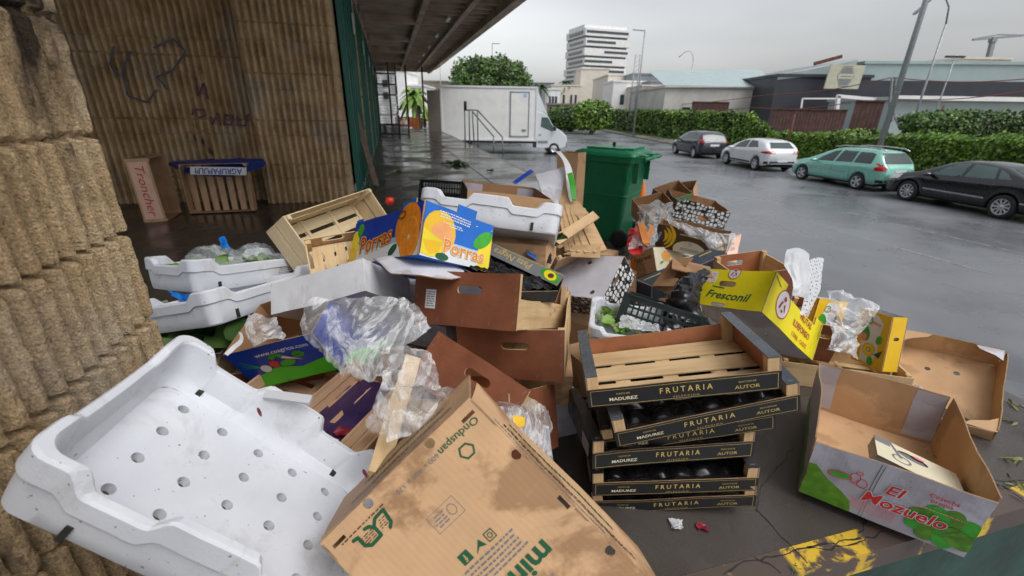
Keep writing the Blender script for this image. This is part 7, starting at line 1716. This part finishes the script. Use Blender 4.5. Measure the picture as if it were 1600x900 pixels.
# ------------------------------------------------------------------ sky, sun, render
w=bpy.data.worlds.new('World'); scene.world=w; w.use_nodes=True; nt=w.node_tree; bg=nt.nodes['Background']
sky=nt.nodes.new('ShaderNodeTexSky'); sky.sky_type='NISHITA'; sky.sun_disc=False; SE,SR=R(55),R(125)
sky.sun_elevation=SE; sky.sun_rotation=SR; sky.dust_density=4; sky.air_density=1.3
hs=nt.nodes.new('ShaderNodeHueSaturation'); hs.inputs['Saturation'].default_value=.16; nt.links.new(sky.outputs[0],hs.inputs['Color'])
tc=nt.nodes.new('ShaderNodeTexCoord'); mp=nt.nodes.new('ShaderNodeMapping'); mp.inputs['Scale'].default_value=(1,1,3.2); nt.links.new(tc.outputs['Generated'],mp.inputs[0])
ns=nt.nodes.new('ShaderNodeTexNoise'); ns.inputs['Scale'].default_value=1.5; ns.inputs['Detail'].default_value=5; nt.links.new(mp.outputs[0],ns.inputs['Vector'])
cr=nt.nodes.new('ShaderNodeValToRGB'); cr.color_ramp.elements[0].position=.3; cr.color_ramp.elements[0].color=(.80,.82,.86,1); cr.color_ramp.elements[1].position=.7; cr.color_ramp.elements[1].color=(1.12,1.12,1.13,1); nt.links.new(ns.outputs['Fac'],cr.inputs[0])
sx=nt.nodes.new('ShaderNodeSeparateXYZ'); nt.links.new(tc.outputs['Generated'],sx.inputs[0])
gr=nt.nodes.new('ShaderNodeValToRGB'); gr.color_ramp.elements[0].position=0; gr.color_ramp.elements[0].color=(1.5,1.5,1.5,1); gr.color_ramp.elements[1].position=1; gr.color_ramp.elements[1].color=(1.1,1.1,1.1,1)
for p_,v_ in((.12,1.12),(.24,.86),(.42,.66),(.62,.9)):
    e=gr.color_ramp.elements.new(p_); e.color=(v_,v_,v_,1)
nt.links.new(sx.outputs['Z'],gr.inputs[0])
ax=nt.nodes.new('ShaderNodeMapRange'); ax.inputs['From Min'].default_value=-.1; ax.inputs['From Max'].default_value=.95; ax.inputs['To Min'].default_value=1.95; ax.inputs['To Max'].default_value=.88; nt.links.new(sx.outputs['X'],ax.inputs[0])
m3=nt.nodes.new('ShaderNodeMix'); m3.data_type='RGBA'; m3.blend_type='MULTIPLY'; m3.inputs[0].default_value=1; nt.links.new(gr.outputs[0],m3.inputs[6]); nt.links.new(ax.outputs[0],m3.inputs[7])
m2=nt.nodes.new('ShaderNodeMix'); m2.data_type='RGBA'; m2.blend_type='MULTIPLY'; m2.inputs[0].default_value=1; nt.links.new(cr.outputs[0],m2.inputs[6]); nt.links.new(m3.outputs[2],m2.inputs[7]); crout=m2.outputs[2]
mx=nt.nodes.new('ShaderNodeMix'); mx.data_type='RGBA'; mx.blend_type='MULTIPLY'; mx.inputs[0].default_value=1; nt.links.new(hs.outputs[0],mx.inputs[6]); nt.links.new(crout,mx.inputs[7]); nt.links.new(mx.outputs[2],bg.inputs['Color'])
bg.inputs['Strength'].default_value=SKYS
ld=bpy.data.lights.new('sun','SUN'); ld.energy=SUNE; ld.angle=R(40); ld.color=(1,.97,.93); lo=bpy.data.objects.new('sun',ld); COL.objects.link(lo)
sd=Vector((math.sin(SR)*math.cos(SE),math.cos(SR)*math.cos(SE),math.sin(SE))); lo.rotation_euler=sd.to_track_quat('Z','Y').to_euler()
vs_=scene.view_settings; scene.display_settings.display_device='sRGB'; vs_.view_transform='Standard'; vs_.look='None'; vs_.gamma=1; vs_.exposure=EXPO; vs_.use_curve_mapping=False
scene.render.engine='CYCLES'; cy=scene.cycles; cy.use_denoising=True; cy.max_bounces=7; cy.diffuse_bounces=3; cy.glossy_bounces=3; cy.transparent_max_bounces=14; cy.transmission_bounces=2; cy.sample_clamp_indirect=6; cy.use_adaptive_sampling=True; cy.adaptive_threshold=.02
bpy.context.view_layer.update()
